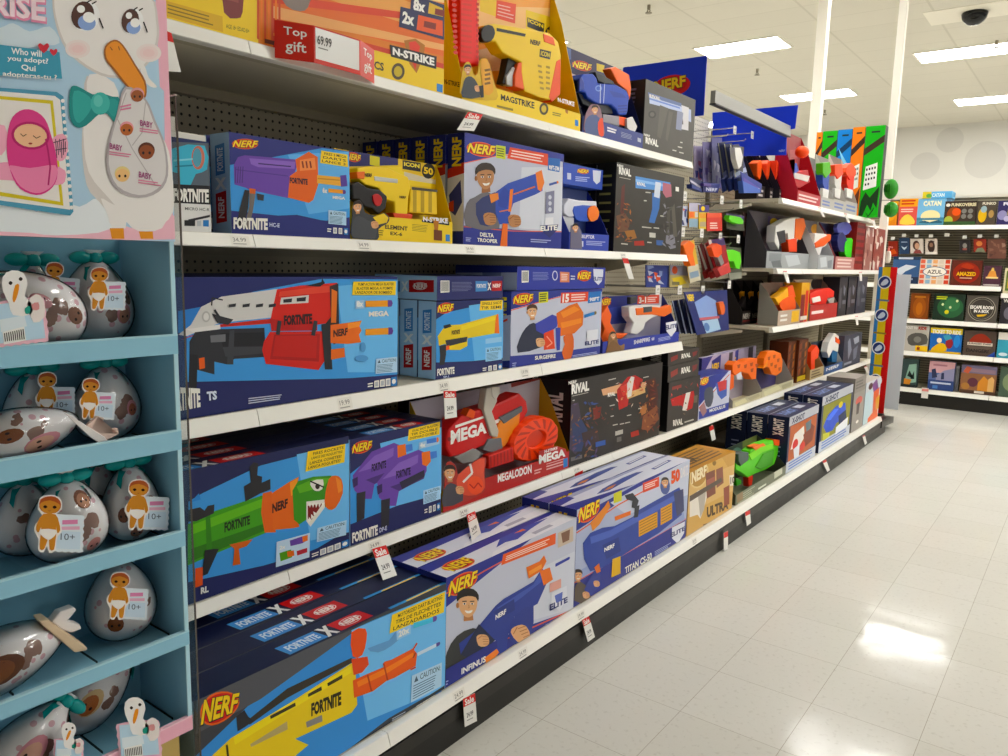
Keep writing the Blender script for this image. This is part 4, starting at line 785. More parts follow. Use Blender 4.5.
# navy box with smiling boy
c=Carton(CB2,(122,46),(482,121),(471,462),(122,448),XF,Z4,.068,'#2c3488','#e6e3e6','#252c72','n4'); F=c.F
s=c.s; s.rect(0,0,1,.32,'#232a68'); s.poly([(0,.32),(1,.26),(1,.36),(0,.40)],'#c9453a'); Local(s.F,[s.at(.2,.30),s.at(.2,.03),s.at(.85,.03),s.at(.85,.30)]).text('NERF',.02,.95,.98,.08,YEL,.04); s.poly([(.1,.55),(.8,.42),(.9,.62),(.5,.74),(.2,.7)],'#3c3f77'); s.rect(0,.88,1,1,'#2c3488'); s.poly([(.1,.62),(.4,.6),(.4,.7),(.1,.7)],'#d0553a')
F.poly([(122,150),(260,118),(478,150),(474,410),(400,402),(122,380)],'#bfc2d2'); F.poly([(122,46),(480,120),(480,150),(270,122),(122,154)],'#2c3488'); F.path([(122,156),(262,124),(420,150)],3,'#e36b4a'); F.poly([(330,170),(478,170),(474,400),(320,390)],'#d5d8e2'); F.path([(122,384),(300,400),(474,402)],3,'#e36b4a'); F.poly([(122,386),(300,402),(474,404),(471,464),(122,450)],'#2b3487')
nerf(F,[(132,72),(236,84),(236,138),(132,124)]); F.poly([(238,90),(272,95),(272,142),(238,136)],'#c9cf3e'); F.sub([(240,95),(270,100),(270,138),(240,132)]).lines(4,'#3a4a1c',3,fill=.4)
F.poly([(288,98),(425,122),(425,165),(278,138)],'#d9553f'); F.sub([(292,103),(420,125),(420,160),(285,135)]).lines(3,'#f4ddd6',3,fill=.42); F.poly([(425,135),(470,140),(466,188),(424,180)],'#2f66b0'); F.text('90FT-27M',[(428,162),(464,168),(464,184),(428,178)],WHT,.03)
boy(F,200,205,36,skin='#b3825c',tone='#94623f',shirt='#6d6a6e',body=[(128,382),(132,300),(160,278),(205,258),(235,290),(250,390)])
F.poly([(165,300),(215,268),(242,262),(248,300),(236,372),(180,376)],'#2b3564',2); F.poly([(236,260),(280,228),(390,190),(408,205),(405,255),(380,268),(300,300),(290,330),(285,372),(250,376),(236,330)],'#2f4ba6'); F.poly([(245,275),(268,240),(288,262),(275,320),(245,310)],'#26409a'); F.poly([(380,190),(402,180),(412,225),(400,258),(388,250)],'#e3823c'); F.poly([(214,268),(245,262),(248,285),(220,300)],'#df8a4c'); F.poly([(288,250),(300,248),(292,330),(282,330)],'#e3823c'); F.poly([(262,372),(280,374),(278,462),(252,460)],'#e2773a'); F.path([(300,268),(378,240)],5,'#d8743a'); F.path([(250,330),(290,322)],4,'#e3823c')
hand(F,216,355,24,skin='#b3825c',dark='#80532f'); hand(F,305,362,24,skin='#b3825c',dark='#80532f'); dart(F,[(428,228),(462,218),(464,228),(430,238)],'#34509e','#e3823c'); F.poly([(418,260),(448,254),(446,335),(415,338)],'#80819a')
for i in range(3): F.ell(432,278+i*22,6,8,'#cdd0dc')
F.text('DELTA',[(180,404),(230,409),(230,424),(180,419)],WHT,.03); F.text('TROOPER',[(170,424),(243,430),(243,444),(170,438)],WHT,.03); F.poly([(396,380),(462,376),(456,398),(430,424),(406,402)],'#232a68'); F.text('ELITE',[(398,382),(458,378),(458,396),(398,400)],WHT,.04); F.poly([(415,352),(444,350),(444,376),(415,378)],'#e8e8ee'); F.sub([(360,425),(440,430),(440,446),(360,442)]).lines(2,'#aab2dc'); F.sub([(128,420),(150,422),(150,440),(128,438)]).lines(3,'#aab2dc')
c.done('navy box with smiling boy aiming a blue and orange blaster on the second shelf',behind=5,step=.0775,blabel='navy box with lettered spine in the file behind the smiling boy box',bgroup='navy boxes filed behind the smiling boy box')
p=OpenBox(CB2,(500,464),(642,466),(500,408),(642,410),(600,262),XF,Z4,.11,'#3346a8','#2c3a94','#39487f','small blue open package with white topped blaster and orange muzzle','n4')
F=p.C; F.poly([(470,250),(600,250),(600,300),(470,300)],'#5c6a9c'); F.text('ELITE',[(478,286),(510,288),(510,300),(478,298)],WHT,.04); F=p.F; F.text('DISRUPTOR',[(532,412),(592,415),(592,428),(532,425)],WHT,.02); F.sub([(560,432),(636,436),(636,456),(560,452)]).lines(3,'#aab2dc'); F.poly([(540,436),(552,436),(552,456),(540,456)],'#d8dbea')
b=p.solid([(472,305),(500,282),(540,290),(600,292),(602,318),(560,320),(540,345),(500,350),(478,335)],'#d9dce6',-.05,.04); p.solid([(520,310),(585,308),(600,330),(592,360),(540,366),(520,345)],'#3355b5',-.047,.05,'drum',2,.004,b); p.solid([(572,318),(596,308),(610,330),(604,358),(580,366),(570,345)],'#ee8428',-.042,.04,'muzzle',2,.003,b); p.solid([(480,345),(520,350),(516,400),(490,408),(478,380)],'#cfd0d6',-.055,.03,'grip',0,.003,b)
bm=MB(); F2=Face(bm,0,-.0182,CB2); bm.prism([aX(430+a/3.6,120+bb/3.6,-.0185) for a,bb in [(505,464),(508,380),(530,372),(545,400),(548,464)]],(-.002,0,0),'#6d6a80'); boy(F2,524,388,11); bm.build('figure_print',p.root); p.done()
zz=p.zt+.002
c=Carton(CB2,(480,166),(622,168),(622,242),(480,230),XF-.04,zz,.12,'#3550ae','#3a4f9c','#2c3f8c'); F=c.F; nerf(c.f,[(.38,.2),(.66,.2),(.66,.6),(.38,.6)] ) if False else nerf(F,[(530,172),(572,176),(572,196),(530,192)]); F.sub([(522,200),(578,204),(578,226),(522,222)]).lines(3,'#aebbe6'); F.poly([(586,180),(616,184),(612,222),(600,232),(588,218)],'#d8dcea'); F.poly([(494,190),(508,192),(508,215),(494,213)],'#c7cee6'); c.done('flat blue box resting on top of the small white topped blaster package')
c=Carton(CB2,(665,150),(913,206),(905,478),(668,465),XF,Z4,.09,'#37342f','#191817','#232120','n4'); F=c.F
F.text('RIVAL',[(680,168),(724,178),(724,205),(680,195)],WHT,.05); F.text('NERF',[(674,158),(696,163),(696,172),(674,167)],WHT,.03); F.line((682,206),(722,214),2,'#bdb9b0')
F.poly([(740,202),(865,225),(868,258),(740,245)],'#5a8fd0'); F.poly([(740,212),(865,236),(865,244),(740,222)],'#8fb8e6'); F.poly([(800,262),(830,266),(825,320),(808,372),(788,368),(800,320)],'#3f6db0'); F.poly([(838,225),(868,232),(870,275),(850,280),(838,262)],'#b06d7c'); F.poly([(812,222),(832,226),(826,282),(806,276)],'#d8e0ee'); F.text('RIVAL',[(745,222),(776,228),(776,240),(745,234)],WHT,.04)
for pts,col in (([(690,240),(702,230),(698,330),(708,400),(690,395),(685,320)],'#5c2a26'),([(670,345),(700,335),(720,360),(715,400),(680,405)],'#6b4a35'),([(700,400),(735,395),(745,425),(715,432)],'#9a6a3a'),([(735,436),(770,434),(772,452),(736,452)],'#a5342c'),([(850,415),(880,412),(885,460),(865,465),(848,440)],'#8b8a94'),([(790,405),(812,407),(812,424),(790,422)],'#c9c6be'),([(815,432),(840,434),(838,452),(815,450)],'#3f5f9a'),([(870,320),(880,300),(890,420),(876,420)],'#5f5a52'),([(855,330),(865,318),(862,420),(850,410)],'#4f4b45'),([(800,372),(860,380),(858,392),(800,384)],'#2f2c29')): F.poly(pts,col)
grit(F,(672,300,725,440),('#6b3a2c','#8d5a3a','#4a2a24','#a5683c','#3c2a26'),46,9,3); grit(F,(840,300,900,465),('#6d6a72','#8b8a94','#55524c','#3f3c3a'),34,9,4); F.text('1',[(884,240),(896,242),(896,258),(884,256)],WHT,.05); 
for a,b,w in ((785,260,18),(775,290,10),(835,345,12),(780,385,34),(815,388,20),(700,445,24),(790,440,16)): F.line((a-w/2,b),(a+w/2,b+w*.1),4,'#c9c6be')
c.s.lines(8,'#8d8a58',4,.15,.8,.1,.9,.25); c.done('dark charcoal box with blue blaster print ending the second shelf',behind=3,step=.095,blabel='black toy box filed behind the charcoal box with blue blaster',bgroup='black boxes filed behind the blue blaster box')
# ================================================================ third shelf
c=Carton(CA6,(-40,84),(822,106),(816,484),(-40,625),XF,Z3,.075,'#232a63','#b4d2ea','#20265a','n3',y0=.80); F=c.F
F.poly([(100,230),(300,150),(545,104),(822,106),(818,448),(640,462),(60,475),(60,300)],SKY); F.poly([(600,130),(822,110),(818,440),(640,440)],'#78bbee'); F.poly([(30,220),(110,205),(90,250),(130,240),(60,290),(30,300)],'#3f7fc8'); F.poly([(-40,478),(400,470),(818,455),(816,490),(-40,630)],'#20265c')
F.poly([(30,305),(75,270),(112,205),(185,168),(388,140),(380,242),(180,262),(60,310)],'#d8d6d4'); F.poly([(35,325),(180,268),(380,245),(400,262),(180,278),(70,310)],'#c23a33'); F.poly([(60,285),(180,268),(182,284),(90,300)],'#e6e3e1')
F.poly([(70,330),(90,296),(180,285),(340,280),(345,385),(232,392),(205,412),(160,402),(160,448),(92,430),(98,480),(70,500)],'#2c2d33'); F.poly([(180,300),(340,296),(342,345),(190,348)],'#1d1e23'); F.poly([(190,350),(342,348),(340,372),(200,384)],'#3c3d44'); F.poly([(215,290),(232,288),(228,412),(205,412)],'#3c3d44'); F.poly([(145,308),(200,303),(200,330),(147,333)],'#6f7076')
F.poly([(104,390),(124,386),(126,425),(106,430)],'#df6a26'); F.poly([(70,375),(100,378),(96,500),(66,545)],'#212227')
F.poly([(385,142),(470,128),(602,118),(606,235),(575,262),(380,292),(362,250),(372,200)],'#cf3c34'); F.poly([(395,150),(600,124),(596,150),(392,168)],'#dd5547'); F.poly([(360,246),(400,254),(530,262),(530,290),(365,292)],'#b52f2b')
F.poly([(338,330),(360,295),(555,292),(556,400),(535,432),(345,410),(332,360)],'#cb3a33'); F.poly([(375,305),(540,302),(536,402),(360,392)],'#a92b2a'); F.poly([(380,310),(530,308),(526,390),(370,382)],'#bd3431')
F.poly([(400,172),(500,162),(498,190),(396,196)],'#d9d6d2'); F.poly([(408,178),(440,174),(438,188),(408,190)],'#24242a'); F.poly([(456,173),(490,169),(488,184),(456,186)],'#24242a')
for x in (212,262,310,356): F.poly([(x,196),(x+26,192),(x+24,204),(x-1,207)],'#2c2d33')
F.ell(130,240,15,20,'#bdbbb9'); F.ell(130,240,10,14,'#e5e3e1'); F.path([(150,200),(152,172),(190,180)],5,'#2c2d33'); F.path([(160,215),(180,245),(215,262)],8,'#2f3036'); F.poly([(150,228),(190,240),(228,250),(210,270),(170,262)],'#33343a')
F.poly([(485,130),(545,115),(548,102),(558,120),(540,132)],'#1d1e23'); F.poly([(575,130),(606,120),(610,330),(590,340),(560,290),(560,265),(580,240)],'#2a2326'); F.poly([(545,268),(575,262),(585,430),(558,430)],'#25262b'); F.line((395,255),(388,305),14,'#33343a'); F.line((525,255),(515,308),14,'#33343a'); F.poly([(582,140),(602,150),(598,262),(580,262)],'#dd7a35')
F.text('FORTNITE',[(410,235),(512,228),(512,266),(410,272)],'#331418',.055)
F.poly([(578,270),(640,262),(690,254),(682,275),(690,290),(680,305),(688,332),(640,338),(578,335)],'#e2762f'); nerf(F,[(588,284),(640,278),(640,308),(588,314)]) if False else F.text('NERF',[(588,288),(640,280),(640,306),(588,314)],'#3a1d18',.05); F.poly([(640,264),(690,256),(680,276),(640,285)],'#ef9a52'); F.poly([(580,358),(628,352),(630,385),(580,395)],'#df7530')
dart(F,[(704,180),(802,178),(802,206),(704,208)]); F.poly([(668,182),(700,180),(700,210),(668,212)],'#a8c8e6'); F.text('8x',[(672,184),(696,183),(696,204),(672,205)],WHT,.04); F.text('MEGA',[(716,222),(788,218),(788,238),(716,240)],WHT,.05); dart(F,[(704,282),(804,276),(804,306),(704,310)])
flag(F,[(660,114),(814,112),(812,162),(656,162)],('PUMP ACTION MEGA BLASTER','BLASTER MEGA A POMPE','LANZADOR DE BOMBEO'))
F.ell(695,350,10,18,'#5d98cf'); F.ell(690,390,24,12,'#5d98cf'); caution(F,[(742,392),(818,384),(818,440),(740,446)]); icons(F,[(712,474),(814,456),(814,488),(712,500)],5)
F.text('FORTNITE',[(-10,490),(108,498),(110,566),(-6,590)],WHT,.055); F.text('TS',[(132,510),(168,506),(170,538),(134,544)],'#dfe6f6',.05); F.sub([(278,530),(428,514),(428,536),(278,558)]).lines(3,'#cfd4e6',5,fill=.45)
c.done('long blue toy box with red white and black pump blaster behind the clear divider',behind=3,step=.09,blabel='long blue toy box stored behind the red pump blaster box',bgroup='long blue boxes in depth on the third shelf')
c=Carton(CB3,(22,184),(263,178),(263,450),(20,472),XF,Z3,.074,'#20265c','#b4d2ea','#22285e','n3'); F=c.F; fort_spine(c)
F.poly([(22,250),(60,225),(150,205),(263,180),(263,395),(22,420)],SKY); F.poly([(140,200),(263,182),(263,400),(160,400)],'#72b6ea'); F.poly([(20,405),(150,400),(263,388),(263,452),(20,474)],'#20265c'); nerf(F,[(26,192),(86,186),(86,224),(26,232)]); flag(F,[(182,184),(262,180),(260,214),(178,218)],('SINGLE SHOT',"TIR SEMI"))
F.poly([(28,310),(48,282),(75,270),(110,268),(240,232),(246,298),(135,318),(135,345),(108,360),(70,360),(55,338),(32,345)],'#e6cb1c'); F.poly([(112,274),(236,238),(236,252),(114,290)],'#f0da4a'); F.poly([(55,325),(135,312),(132,330),(60,348)],'#33343c'); F.poly([(48,272),(72,266),(78,276),(52,284)],'#2b2b30'); F.poly([(240,232),(246,230),(250,300),(232,300),(236,250)],'#e87a2f'); F.poly([(34,345),(58,340),(58,375),(52,412),(34,416),(36,380)],'#2b2b30'); F.text('FORTNITE',[(78,290),(108,286),(108,302),(78,306)],'#332a10',.05); F.poly([(58,346),(70,342),(70,358),(58,362)],'#e36a28')
caution(F,[(200,352),(258,346),(258,394),(200,402)],'#9fcdf0'); F.poly([(200,320),(258,312),(258,330),(200,338)],'#9fcdf0'); F.text('FORTNITE',[(26,428),(88,420),(88,446),(26,454)],WHT,.05); F.text('SP-L',[(48,454),(72,451),(72,460),(48,463)],'#cfd6ef',.03); icons(F,[(190,420),(262,408),(262,430),(190,440)])
o=c.done('small blue box with yellow single shot pistol and pale spine, third shelf',behind=1,step=.079,blabel='small blue box whose pale spine shows just behind the yellow pistol box'); z3=c.zt
for i in (2,3): dup(o,(-.079*i,0,0),'small blue box filed deep behind the yellow pistol box')['group']='small blue boxes filed deep'
c=Carton(CB3,(25,92),(263,96),(262,170),(25,178),XF,z3+.002,.27,'#262b62','#b4d2ea','#20265a'); c.y0; F=c.F
F.poly([(38,110),(70,110),(70,152),(38,154)],WHT)
for i in range(8): F.line((42+i*3.4,113),(42+i*3.4,149),1.6,'#222222')
F.sub([(76,112),(156,112),(156,150),(76,152)]).lines(7,'#767a9c',4,fill=.35); F.poly([(164,112),(208,112),(206,148),(164,150)],'#4f86c2'); F.text('FORTNITE',[(168,122),(202,122),(200,136),(168,137)],WHT,.03); F.text('X',[(207,118),(220,118),(220,144),(207,145)],WHT,.05); F.poly([(222,112),(260,111),(258,146),(222,148)],'#b32a2c'); F.text('NERF',[(226,122),(254,121),(254,134),(226,136)],'#f0e2dc',.04)
s=c.S; s.c=CA6; s.poly([(860,108),(950,108),(950,152),(860,152)],'#b32a2c'); s.ell(900,130,26,14,'#d9c5c2'); s.ell(900,130,23,11,'#b32a2c'); s.text('NERF',[(878,120),(924,120),(924,140),(878,140)],'#f0e2dc',.04); s.text('X',[(832,114),(858,112),(858,148),(832,150)],'#f0f0ee',.06); s.poly([(770,115),(828,112),(828,150),(770,152)],'#4f86c2')
c.done('flat blue box lying across the two pale spined boxes')
c=Carton(CB3,(290,150),(619,140),(612,392),(290,434),XF,Z3,.14,'#2d3788','#2c3480','#363e90','n3'); F=c.F; s=c.s
s.poly([(0,.4),(1,.3),(1,.9),(.3,.95)],'#b8bacb'); Local(s.F,[s.at(.15,.32),s.at(.15,.04),s.at(.9,.04),s.at(.9,.32)]).text('NERF',.02,.95,.98,.08,YEL,.04); s.path if False else None; s.poly([(.2,.5),(.9,.35),(.9,.38),(.2,.53)],'#d9553f')
F.poly([(290,215),(470,165),(618,150),(614,345),(440,370),(290,382)],'#c4c8d8'); F.path([(290,218),(420,180),(470,168)],3,'#d9553f'); F.poly([(290,384),(440,372),(614,346),(612,394),(290,436)],'#2d3788'); nerf(F,[(298,158),(372,150),(372,192),(298,202)]); F.poly([(392,152),(425,150),(425,188),(392,192)],'#d0cf3a'); F.sub([(394,154),(423,152),(423,186),(394,190)]).lines(4,'#3d4a1c',3)
F.poly([(472,154),(570,150),(568,184),(470,192)],'#d9553f'); F.text('15',[(478,158),(502,157),(500,188),(476,190)],WHT,.05); F.sub([(508,156),(564,154),(562,182),(506,186)]).lines(3,'#f2dbd4',4); F.poly([(570,152),(616,148),(614,186),(568,192)],'#2f6fb6'); F.text('90FT',[(574,172),(610,168),(610,182),(574,186)],WHT,.03)
boy(F,368,222,19,skin='#dcb08a',hair='#4a3324',shirt='#2c3145',body=[(316,370),(322,320),(345,280),(372,262),(400,280),(420,320),(400,350)],tone='#bd8a60')
F.poly([(380,265),(440,232),(460,240),(458,275),(440,290),(410,305),(382,290)],'#3e46a2'); F.poly([(455,228),(500,200),(530,190),(552,225),(550,270),(520,300),(470,310),(460,280)],'#d9762f'); F.poly([(470,225),(520,202),(540,215),(480,245)],'#e9924c'); F.poly([(470,262),(545,245),(546,262),(475,282)],'#e9924c'); F.poly([(452,280),(470,280),(468,360),(456,362)],'#3a45a0'); F.poly([(480,312),(512,300),(518,350),(505,395),(490,404),(475,370),(485,340)],'#d06a2c',2); F.poly([(410,300),(445,285),(450,355),(410,360)],'#d9532f'); F.path([(420,310),(440,335),(420,350)],4,'#f0a08a')
hand(F,398,332,17,skin='#dcb08a'); dart(F,[(555,232),(600,218),(600,232),(556,246)],'#3f7fc0','#7a6a3a'); F.poly([(565,290),(605,285),(604,318),(585,345),(565,330)],'#e2e3ea'); F.text('ELITE',[(558,330),(608,322),(608,336),(558,344)],'#222a66',.04); F.text('SURGEFIRE',[(378,382),(452,374),(452,388),(378,396)],WHT,.03); F.sub([(510,378),(608,362),(608,380),(510,394)]).lines(3,'#aab2dc',4); F.sub([(296,404),(312,402),(312,424),(296,428)]).lines(3,'#aab2dc')
c.done('navy box with boy in dark shirt aiming an orange drum blaster',behind=1,step=.145,blabel='navy box hidden behind the orange drum blaster box'); z3=c.zt
c=Carton(CB3,(313,56),(630,66),(630,134),(314,136),XF,z3+.002,.28,'#2f3a96','#b9bdd0','#3c4690'); F=c.F
F.poly([(330,74),(356,74),(355,116),(330,118)],WHT)
for i in range(6): F.line((334+i*3.4,78),(334+i*3.4,112),1.7,'#222222')
F.sub([(368,76),(430,78),(430,110),(368,112)]).lines(6,'#8c95cc',4,fill=.35); F.ell(450,92,10,18,'#d6d9ea'); F.ell(450,92,7,14,'#2f3a96'); F.poly([(468,78),(502,80),(502,116),(468,116)],'#d98a6a'); F.sub([(472,82),(498,84),(498,112),(472,112)]).lines(4,'#f2dcd2',3); F.sub([(506,88),(524,90),(524,110),(506,110)]).lines(2,'#c9cde4',3); nerf(F,[(530,72),(580,72),(580,112),(530,112)]); F.poly([(588,68),(624,70),(622,108),(606,126),(590,110)],'#d8dbe8'); F.text('ELITE',[(586,96),(626,98),(626,110),(586,110)],'#27307a',.04)
c.s.poly([(.45,.15),(.75,.15),(.75,.85),(.45,.8)],'#7d86a8'); c.s.poly([(0,0),(1,0),(1,.25),(0,.35)],'#2c3480'); c.done('flat navy box lying on the orange drum blaster box')
p=OpenBox(CB3,(620,382),(894,336),(620,345),(894,282),(850,158),XF,Z3,.1,'#2e3a98','#2c3580','#b7b5c2','open navy package with white and orange blaster at the open end of the third shelf','n3')
F=p.C; F.poly([(612,150),(760,130),(760,210),(612,250)],'#2c3480'); nerf(F,[(616,172),(652,168),(652,200),(616,206)]); F.poly([(640,210),(720,195),(716,262),(650,268)],'#3d4c9e'); F.poly([(748,164),(825,160),(824,192),(746,194)],'#d9553f'); F.text('3-1',[(752,170),(778,168),(778,190),(752,192)],WHT,.04); F.sub([(782,168),(820,165),(820,188),(782,190)]).lines(3,'#f2dbd4'); F.poly([(826,160),(850,158),(848,198),(826,200)],'#e4e2e2')
F=p.F; F.text('SHARPFIRE',[(734,325),(792,314),(792,328),(734,340)],WHT,.02); F.sub([(820,316),(878,304),(878,320),(820,332)]).lines(3,'#aab2dc'); F.text('NERF',[(798,316),(808,314),(808,324),(798,326)],WHT,.02)
b=p.solid([(716,205),(745,198),(830,200),(828,235),(800,245),(776,262),(770,285),(745,306),(722,300),(735,262),(718,240)],'#e3e1df',-.05,.04); p.solid([(742,210),(800,204),(840,208),(868,198),(872,225),(845,240),(800,232),(745,235)],'#e8762b',-.046,.03,'barrel',0,.003,b); p.solid([(770,206),(800,203),(800,222),(770,226)],'#4a4c52',-.044,.03,'breech',0,.002,b); p.solid([(612,240),(640,200),(655,235),(650,262),(672,300),(715,300),(690,320),(650,318),(625,345),(615,330),(630,285)],'#ea6f22',-.048,.04,'stock',0,.004); p.solid([(722,170),(746,166),(746,190),(722,196)],'#35363c',-.06,.02,'sight')
bm=MB(); F2=Face(bm,0,-.0182,CB3); bm.prism([aX(430+a/3.6,250+bb/3.6,-.0185) for a,bb in smooth([(636,378),(640,345),(646,305),(660,292),(672,312),(678,338),(690,344),(700,338),(698,360),(680,370)],3)],(-.002,0,0),'#8a6a4c'); boy(F2,660,308,10,shirt='#7a5a3c',body=[(636,376),(642,345),(660,326),(682,345),(690,368)]); bm.build('figure_print',p.root)
bm=MB(); F2=Face(bm,0,-.0182,CB3); bm.prism([aX(430+a/3.6,250+bb/3.6,-.0185) for a,bb in [(850,262),(888,255),(886,290),(868,312),(852,292)]],(-.002,0,0),'#e1e2ea'); F2.text('ELITE',[(848,272),(890,264),(890,278),(848,288)],'#232a68',.04); bm.build('badge',p.root); p.done()
# ================================================================ fourth shelf
c=Carton(CA7,(30,203),(611,105),(606,497),(30,700),XF,Z2,.075,'#1f2450','#b4d2ea','#1a1e42','n2',y0=.83); F=c.F
F.poly([(30,330),(80,300),(290,200),(611,118),(608,430),(440,530),(30,640)],SKY); F.poly([(420,160),(611,120),(608,440),(470,470)],'#7abcee'); F.poly([(30,620),(300,560),(440,520),(608,450),(606,500),(30,702)],'#222758'); F.poly([(48,330),(75,322),(68,300),(30,340)],'#3d86cf')
GRN='#4f9a2e'
F.poly([(28,412),(100,372),(300,306),(322,330),(315,440),(120,520),(28,560)],GRN); F.poly([(40,415),(300,318),(306,345),(40,450)],'#6fb83e'); F.poly([(40,500),(300,410),(310,432),(120,512),(40,545)],'#387521'); F.poly([(92,378),(108,372),(116,505),(96,505)],'#3d7f24'); F.text('FORTNITE',[(160,405),(252,378),(252,412),(160,442)],'#1c3010',.05)
F.poly([(298,300),(330,292),(345,440),(305,442),(292,370)],'#dd6f2e'); F.poly([(330,300),(395,258),(428,240),(415,300),(412,360),(430,420),(410,425),(335,432)],'#df7330'); F.poly([(395,262),(425,244),(414,300),(400,310)],'#f0a052'); F.text('NERF',[(332,338),(388,318),(388,350),(332,372)],'#3a1a14',.05)
F.poly([(405,290),(425,256),(480,240),(545,236),(552,262),(540,340),(490,370),(430,412),(410,395)],'#478f2c'); F.poly([(420,275),(480,248),(540,244),(520,275),(430,300)],'#68ad40'); F.poly([(455,330),(520,322),(522,350),(470,420),(455,400)],'#e8e4dc'); F.poly([(460,345),(515,335),(470,400),(460,390)],'#7a1f1a')
for i in range(5): F.poly([(462+i*12,336),(474+i*12,332),(468+i*11,352)],'#f2efe8')
for i in range(3): F.poly([(462+i*10,405-i*12),(474+i*9,396-i*12),(464+i*8,385-i*10)],'#f2efe8')
F.poly([(470,258),(515,250),(512,285),(490,292),(475,280)],'#efece4',2); F.ell(495,275,8,10,'#2a1a12'); F.path([(468,256),(518,278)],5,'#1d1d14')
F.poly([(535,250),(560,236),(582,250),(586,300),(560,352),(535,358),(520,330)],'#e07330',2); F.poly([(560,240),(580,255),(584,290),(570,300)],'#ec9150')
F.poly([(230,275),(255,260),(250,205),(265,188),(282,192),(278,235),(296,240),(294,262),(325,248),(326,286),(290,300),(235,330)],'#2b2a2e'); F.poly([(30,360),(72,350),(88,362),(100,345),(124,340),(122,372),(60,400),(30,402)],'#2b2a2e'); F.poly([(178,485),(262,465),(240,490),(212,500),(218,555),(190,560),(196,500)],'#cf6a32'); F.poly([(90,505),(120,500),(140,500),(100,590),(76,600),(86,540)],'#232327'); F.poly([(55,570),(82,565),(82,630),(55,640)],'#d95f2a')
flag(F,[(460,150),(596,122),(592,188),(452,222)],('FIRES ROCKETS','LANCE DES ROQUETTES!','LANZA COHETES!','LANCA FOGUETES!'))
F.poly([(348,475),(468,442),(466,530),(345,566)],'#c6dcee'); F.poly([(395,470),(440,455),(458,450),(458,470),(440,480),(398,490)],'#6a4aa0'); F.poly([(440,456),(460,450),(460,470),(442,476)],'#e57a34'); F.poly([(358,515),(400,502),(404,530),(362,545)],'#5d9a34'); F.poly([(385,510),(410,505),(412,524),(388,530)],'#dd7330'); F.poly([(420,508),(458,496),(458,512),(422,524)],'#b13a46'); F.text('2x',[(358,490),(380,484),(380,498),(358,504)],WHT,.03)
caution(F,[(495,425),(600,396),(598,450),(492,476)]); icons(F,[(475,512),(604,466),(604,490),(475,536)],5); F.text('RL',[(75,640),(103,632),(103,655),(75,663)],WHT,.05)
bar(c.t,.04,.56,.35,.95)
o=c.done('blue box with green and orange shark faced rocket launcher on the fourth shelf',behind=3,step=.078,blabel='dark blue box filed behind the shark faced launcher box',bgroup='dark boxes behind the shark launcher box')
zt=c.zt
for i in range(4):
    pass
c=Carton(CA7,(613,102),(941,40),(941,370),(612,492),XF,Z2,.075,'#222758','#b4d2ea','#1c2148','n2'); F=c.F
F.poly([(613,230),(760,110),(941,62),(941,330),(613,430)],SKY); F.poly([(720,120),(941,62),(941,320),(760,370)],'#74b7ea'); F.poly([(613,412),(780,345),(941,300),(941,372),(612,494)],'#23285a'); nerf(F,[(618,118),(692,102),(692,146),(618,164)]); flag(F,[(824,70),(936,42),(934,88),(820,112)],('DUAL SHOT BLASTERS','TIR DOUBLE','DISPARO DOBLE'))
for dx,dy in ((0,0),(88,25)):
    F.poly([(622+dx,235+dy),(690+dx,150+dy),(770+dx,118+dy),(800+dx,130+dy),(800+dx,195+dy),(785+dx,222+dy),(700+dx,268+dy),(690+dx,320+dy),(662+dx,320+dy),(628+dx,290+dy)],PUR); F.poly([(640+dx,225+dy),(700+dx,165+dy),(770+dx,135+dy),(768+dx,165+dy),(690+dx,210+dy)],'#8464b8'); F.poly([(668+dx,252+dy),(795+dx,205+dy),(790+dx,222+dy),(700+dx,266+dy)],'#4c3478'); F.poly([(782+dx,128+dy),(812+dx,122+dy),(815+dx,160+dy),(800+dx,178+dy),(784+dx,172+dy)],'#e2793a'); F.poly([(812+dx,126+dy),(836+dx,122+dy),(838+dx,145+dy),(814+dx,152+dy)],'#4f7fd0'); F.poly([(636+dx,300+dy),(668+dx,292+dy),(664+dx,390+dy),(636+dx,405+dy)],'#2c2b32'); F.poly([(620+dx,250+dy),(640+dx,240+dy),(640+dx,270+dy),(624+dx,280+dy)],'#3a2a5c'); F.text('FORTNITE',[(690+dx,195+dy),(742+dx,180+dy),(742+dx,208+dy),(690+dx,224+dy)],'#24143c',.05)
F.poly([(790,260),(880,215),(880,240),(800,285)],'#2f2a40'); F.poly([(860,118),(934,98),(934,122),(860,142)],'#a8c8e6'); dart(F,[(888,104),(932,96),(932,116),(888,124)],'#4f7fd0','#e57a34'); F.text('4x',[(864,120),(884,116),(884,132),(864,136)],WHT,.04); caution(F,[(876,290),(938,272),(938,320),(876,340)],'#b5d8f2'); F.text('FORTNITE',[(620,442),(712,412),(712,450),(620,480)],WHT,.05); F.text('DP-E',[(718,425),(745,416),(745,432),(718,442)],'#cfd6ef',.03); icons(F,[(880,352),(938,332),(938,358),(880,378)],4)
bar(c.t,.2,.8,.35,.95); c.done('blue box with two purple blasters beside the shark faced launcher box',behind=3,step=.078,blabel='dark blue box filed behind the two purple blasters box',bgroup='dark boxes behind the purple blasters box')
